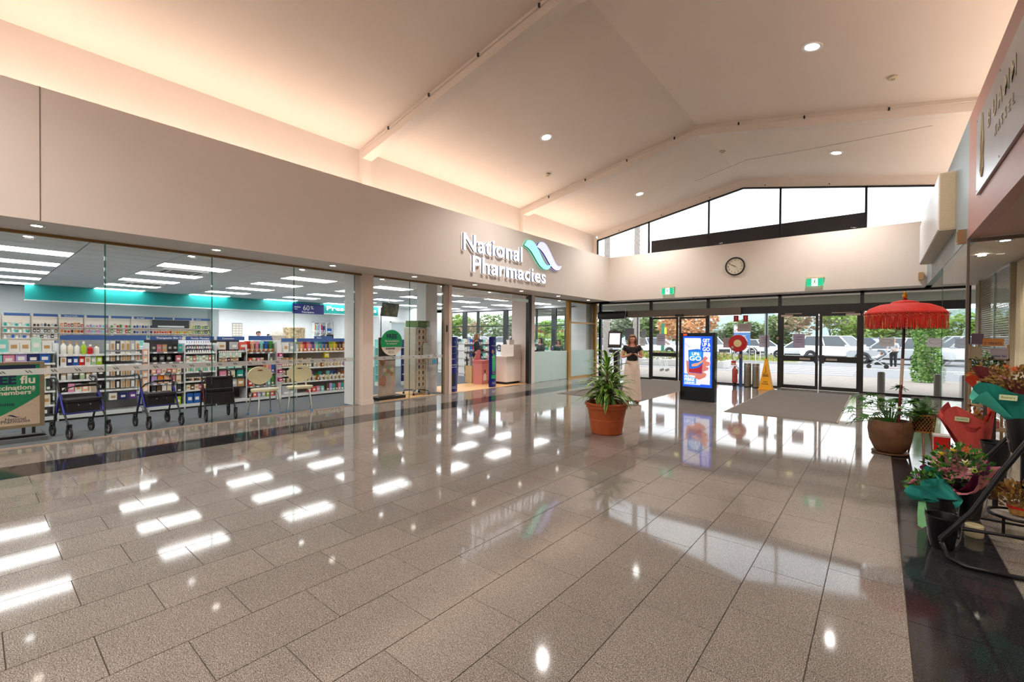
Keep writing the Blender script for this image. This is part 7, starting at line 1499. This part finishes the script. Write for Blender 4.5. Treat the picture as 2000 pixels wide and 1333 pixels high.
# parked vehicles
WHC = M('#eceef0', .2, var=.0, name='car_white'); CG = M('#3c4850', .08, spec=.8, name='car_glass'); TYR = M('#1e1e20', .8, name='tyre_rubber'); RIM = M('#b5b8bb', .3, .7, name='alloy'); TL = M('#b3202a', .3, emit=.1, name='tail_lamp'); HL = M('#dfe6ea', .1, name='head_lamp'); TRIM_ = M('#2b2d30', .6, name='car_trim')
def car(label, x, y, rz, L_=4.5, H_=1.66, W_=1.82, body=WHC, suv=True, z0=-.06):
    t = thing('car', label, 'car', (x, y, z0), rz, 'cars parked outside'); h = H_; b = MB(); w = W_/2
    lo = [(-L_/2, .45), (-L_/2+.05, .32), (L_/2-.1, .30), (L_/2, .5), (L_/2-.02, .80), (L_/2-.15, .93*h/1.66), (L_/2-1.15, 1.02*h/1.66), (-L_/2+.1, 1.06*h/1.66), (-L_/2-.0, .9)]
    k = len(lo)
    for s_ in (-1, 1):
        b.v += [(px, s_*w*(.93 if pz > .9 or pz < .4 else 1), pz) for px, pz in lo]
    b.f += [tuple(range(k-1, -1, -1)), tuple(range(k, 2*k))]; b.m += [0, 0]
    for i in range(k): j = (i+1) % k; b.f.append((i, j, k+j, k+i)); b.m.append(0)
    bs = b.build('body_shell', body, t); bv = bs.modifiers.new('bevel', 'BEVEL'); bv.width = .09; bv.segments = 3; bv.limit_method = 'ANGLE'
    rx0 = -L_/2+(.35 if suv else .95); rx1 = L_/2-1.95; bx0 = -L_/2+(.12 if suv else .55); bx1 = L_/2-1.2; zb = 1.02*h/1.66
    c = MB(); c.v = [(bx0, -w*.92, zb), (bx1, -w*.92, zb), (bx1, w*.92, zb), (bx0, w*.92, zb), (rx0, -w*.74, h), (rx1, -w*.74, h), (rx1, w*.74, h), (rx0, w*.74, h)]
    c.f = [(0, 1, 5, 4), (1, 2, 6, 5), (2, 3, 7, 6), (3, 0, 4, 7)]; c.m = [0]*4; c.build('windows', CG, t)
    r = MB().box(rx0-.02, rx1+.02, -w*.75, w*.75, h-.02, h+.04); rf = r.build('roof', body, t); bv = rf.modifiers.new('bevel', 'BEVEL'); bv.width = .028; bv.segments = 2
    for s_ in (-1, 1):
        for (xa, xb) in ((bx1, rx1), (bx0, rx0), ((bx0+bx1)/2, (rx0+rx1)/2-.05)): MB().tube([(xa, s_*w*.925, zb), (xb, s_*w*.75, h)], .045, 6).build('pillar', body, t)
        MB().cbox((bx1-.1, s_*(w+.08), zb+.05), (.14, .18, .12)).build('wing_mirror', body, t)
        MB().box(-L_/2+.35, L_/2-.35, s_*w-.012 if s_ > 0 else -w-.012, s_*w+.012 if s_ > 0 else -w+.012, .3, .42).build('sill_trim', TRIM_, t)
        for wx in (-L_/2+.85, L_/2-.9):
            whl = MB().lathe([(.17, -.1), (.33, -.1), (.345, -.06), (.345, .06), (.33, .1), (.17, .1)], (wx, s_*(w-.1), .345), 22, M4=Matrix.Rotation(pi/2, 4, 'X')).build('wheel', TYR, t, 40)
            MB().lathe([(0, -.105), (.2, -.1), (.2, .1), (0, .105)], (wx, s_*(w-.1), .345), 14, M4=Matrix.Rotation(pi/2, 4, 'X')).build('alloy_rim', RIM, whl, 40)
            MB().tube([(wx+.4*cos(a), s_*(w+.0), .345+.4*sin(a)) for a in [rad(-5+190*q/10) for q in range(11)]], .04, 6).build('wheel_arch', TRIM_ if suv else body, t)
        MB().box(-L_/2-.02, -L_/2+.18, s_*w*.75-.16, s_*w*.75+.16, .78, .95).build('tail_lamp', TL, t); MB().box(L_/2-.22, L_/2+.01, s_*w*.75-.16, s_*w*.75+.14, .7, .85).build('head_lamp', HL, t)
    MB().box(L_/2-.04, L_/2+.015, -.5, .5, .45, .72).build('grille', TRIM_, t); MB().box(-L_/2-.03, -L_/2+.02, -.27, .27, .6, .72).build('number_plate', M('#d9dadd', .5, name='plate'), t); return t
SIL = M('#c4c9cd', .25, .3, var=0, name='car_silver'); BLU = M('#5a7290', .25, var=0, name='car_blue')
car('white saloon with red tail lamps behind the left hinged door', -5.0, 43.0, rad(186), 4.7, 1.42, suv=False)
car('white four-wheel drive facing the doors, behind the right hinged door', -2.2, 40.0, rad(-28), 4.7, 1.82)
car('blue-grey car between the two big white ones', -.6, 47.5, rad(-20), 4.6, 1.7, body=BLU)
car('silver-white SUV behind the woman with the pushchair', .55, 38.4, rad(178), 4.5, 1.68, body=SIL)
car('white SUV seen through the corner glass', 4.0, 38.0, rad(160), 4.6, 1.8)
car('second white car at the far right behind the corner glass', 7.5, 40.5, rad(178), 4.5, 1.5)
car('white estate car behind the sliding doors', -16.3, 41.5, rad(4), 4.6, 1.6)
car('silver car left of the sliding doors', -18.6, 36.5, rad(-25), 4.4, 1.5, body=SIL, suv=False)
car('dark-glassed white van-like car beside the advertising screen', -11.6, 41.0, rad(-40), 4.6, 1.75)
car('small white hatchback past the cart sign', -8.1, 47.5, rad(10), 4.1, 1.5)
car('grey hatchback beside the small white one', -11.0, 51.0, rad(170), 4.1, 1.5, body=M('#7c8288', .25, var=0, name='car_grey'))
for i, x in enumerate((-31, -37, -43, -50)): car('white parked car outside the shop windows, %s from the entrance' % ordn(i), x, 38+i, rad(5*i), 4.5, 1.6)
# posts, cart bay and trolley
t = thing('lamp_post', 'tall dark lamp post standing in the kerb island', 'post', (-6.1, 35.4, -.05)); MB().tube([(0, 0, 0), (0, 0, 7)], [.12, .09], 10).build('pole', M('#70787c', .5, name='post_grey'), t); MB().box(-.1, .1, -.9, .2, 7, 7.12).build('lamp_head', STEEL, t)
t = thing('green_post', 'green sign post with yellow plate behind the left sliding door', 'post', (-13.1, 34.5, -.05)); MB().tube([(0, 0, 0), (0, 0, 2.75)], .13, 8).build('pole', M('#2f7a5c', .5, name='post_green'), t); MB().box(.1, .3, -.02, .0, 1.9, 2.4).build('plate', M('#d9e84a', .5, name='plate_yellow'), t)
t = thing('trolley_bay', 'galvanised trolley return rails with a blue trolley sign', 'trolley bay', (-8.6, 35.6, -.05))
t.location = (-7.1, 33.0, -.05)
for y in (0, 1.5): MB().tube([(-2.2, y, 0), (-2.2, y, .9), (-1.9, y, 1.0), (.6, y, 1.0), (.8, y, .8), (.8, y, 0)], .03, 6).build('rail', CHROME, t, 60)
for x in (-2.2, -.7): MB().tube([(x, 0, .5), (x, 1.5, .5)], .02, 6).build('cross_rail', CHROME, t)
for x in (-.45, .45): MB().tube([(x, -.1, 0), (x, -.1, 2.5)], .03, 8).build('sign_post', CHROME, t)
sb = MB().box(-.5, .5, -.14, -.11, 1.15, 2.0).build('sign_board', M('#4a76a8', .5, name='sign_mid_blue'), t); MB().box(-.5, .5, -.14, -.11, 2.0, 2.42).build('patterned_panel', M('#efdfe0', .6, name='pale_panel'), t)
for k in range(9): MB().extrude([(-.42+.105*k+.05*cos(a), -.142, 2.2+.1*((k % 3)-1)+.06*sin(a)) for a in [2*pi*q/6 for q in range(6)]], (0, -.003, 0)).build('red_motif', M('#e05a5a', .6, name='motif_red'), t)
MB().tube([(-.25, -.145, 1.85), (-.17, -.145, 1.82), (-.08, -.145, 1.5), (.2, -.145, 1.5)], .018, 5).tube([(-.16, -.145, 1.8), (.25, -.145, 1.78), (.2, -.145, 1.56), (-.1, -.145, 1.56)], .012, 5).tube([(-.12, -.145, 1.67), (.23, -.145, 1.67)], .01, 5).tube([(0, -.145, 1.79), (.02, -.145, 1.56)], .01, 5).tube([(.12, -.145, 1.79), (.12, -.145, 1.56)], .01, 5).lathe([(0, 0), (.045, 0)], (-.03, -.145, 1.4), 8).build('trolley_symbol', LABELW, sb)
for x in (-.04, .17): MB().extrude([(x+.045*cos(2*pi*q/12), -.143, 1.4+.045*sin(2*pi*q/12)) for q in range(12)], (0, -.004, 0)).build('symbol_wheel', LABELW, sb)
t = thing('shopping_trolley', 'pale shopping trolley parked on the forecourt behind the sliding door', 'trolley', (-8.15, 21.4, -.05), rad(10)); TW = M('#d9dad8', .35, .5, name='trolley_wire')
for y in (-.22, .22): MB().tube([(-.5, y, .75), (-.1, y, .8), (.1, y, .75), (.25, y, .12)], .016, 6).build('side_frame', TW, t, 60); MB().tube([(-.3, y, .77), (-.1, y, .5), (.0, y, .12)], .014, 6).build('side_frame', TW, t, 60)
for z in (.45, .8): MB().tube([(-.5 if z > .5 else -.1, -.22, z), (-.5 if z > .5 else -.1, .22, z)], .014, 6).build('cross_bar', TW, t)
MB().tube([(-.9, -.22, .42), (.3, -.22, .52)], .014, 6).build('lower_rail', TW, t); MB().tube([(-.9, .22, .42), (.3, .22, .52)], .014, 6).build('lower_rail', TW, t)
bk = MB()
for k in range(9): bk.tube([(-.5+.1*k, -.25, .8), (-.45+.1*k, -.2, .55)], .004, 4).tube([(-.5+.1*k, .25, .8), (-.45+.1*k, .2, .55)], .004, 4).tube([(-.45+.1*k, -.2, .55), (-.45+.1*k, .2, .55)], .004, 4)
for z in (.8, .68, .55): bk.tube([(-.5, -.25, z), (.4, -.25, z)], .006, 4).tube([(-.5, .25, z), (.4, .25, z)], .006, 4)
o = bk.build('basket_wire', TW, t); o['kind'] = 'stuff'
for x, y in ((.25, -.22), (.25, .22), (0, -.22), (0, .22)): MB().lathe([(0, -.015), (.06, -.015), (.06, .015), (0, .015)], (x, y, .06), 14, M4=Matrix.Rotation(pi/2, 4, 'X')).build('castor', M('#8a8a8c', .7, name='castor_grey'), t, 40)
# woman with pushchair outside
person('woman in grey top and dark trousers pushing a pushchair across the forecourt', (.62, 32.5, -.06), rad(-20), dict(elL=(.24, -.05, 1.1), wrL=(.1, -.3, 1.03), haL=(.05, -.36, 1.02), elR=(-.24, -.05, 1.1), wrR=(-.2, -.32, 1.03), haR=(-.2, -.38, 1.02)), M('#b9bcc2', .8, name='grey_tee'), M('#22242a', .8, name='dark_trousers_two'), M('#b08a5c', .6, name='hair_fair'), .0, 1.02, shoes=WHITE)
t = thing('pushchair', 'grey pushchair with silver frame ahead of the woman outside', 'pushchair', (.02, 32.1, -.06), rad(180)); CH = M('#6a6e74', .8, name='grey_hood')
for y in (-.22, .22): MB().tube([(-.55, y, 1.0), (-.1, y, .55), (.45, y, .12)], .02, 6).build('frame_tube', CHROME, t, 60); MB().tube([(.35, y, .6), (-.3, y, .12)], .02, 6).build('frame_tube', CHROME, t, 60)
MB().tube([(-.55, -.22, 1.0), (-.58, 0, 1.02), (-.55, .22, 1.0)], .022, 6).build('handle', BLK, t, 60)
MB().extrude([(.4, -.18, .45), (.42, -.18, .55), (.05, -.18, .5), (-.25, -.18, .85), (-.32, -.18, .8), (-.02, -.18, .4)], (0, .36, 0)).build('seat', CH, t); MB().extrude([(-.32, -.2, .8), (-.2, -.2, 1.02), (.05, -.2, 1.05), (.12, -.2, .95), (-.1, -.2, .9), (-.25, -.2, .78)], (0, .4, 0)).build('hood', CH, t); MB().box(-.25, .2, -.18, .18, .2, .34).build('basket', BLK, t)
for x in (-.3, .45):
    for y in (-.24, .24): MB().lathe([(0, -.02), (.11, -.02), (.11, .02), (0, .02)], (x, y, .11), 16, M4=Matrix.Rotation(pi/2, 4, 'X')).build('wheel', TYR, t, 40)
q_ = thing('baby', 'small child lying in the pushchair outside', 'person', (.02, 32.1, -.06), rad(180)); MB().lathe([(0, -.08), (.07, -.03), (.075, .03), (0, .08)], (-.08, 0, .82), 12).build('head', SKIN, q_, 60); MB().tube([(-.05, 0, .74), (.1, 0, .6), (.3, 0, .6)], [.08, .09, .06], 8).build('body', LABELW, q_, 60)
q_['label'] = 'small person in pale clothes lying in the pushchair outside'; q_.name = 'person'
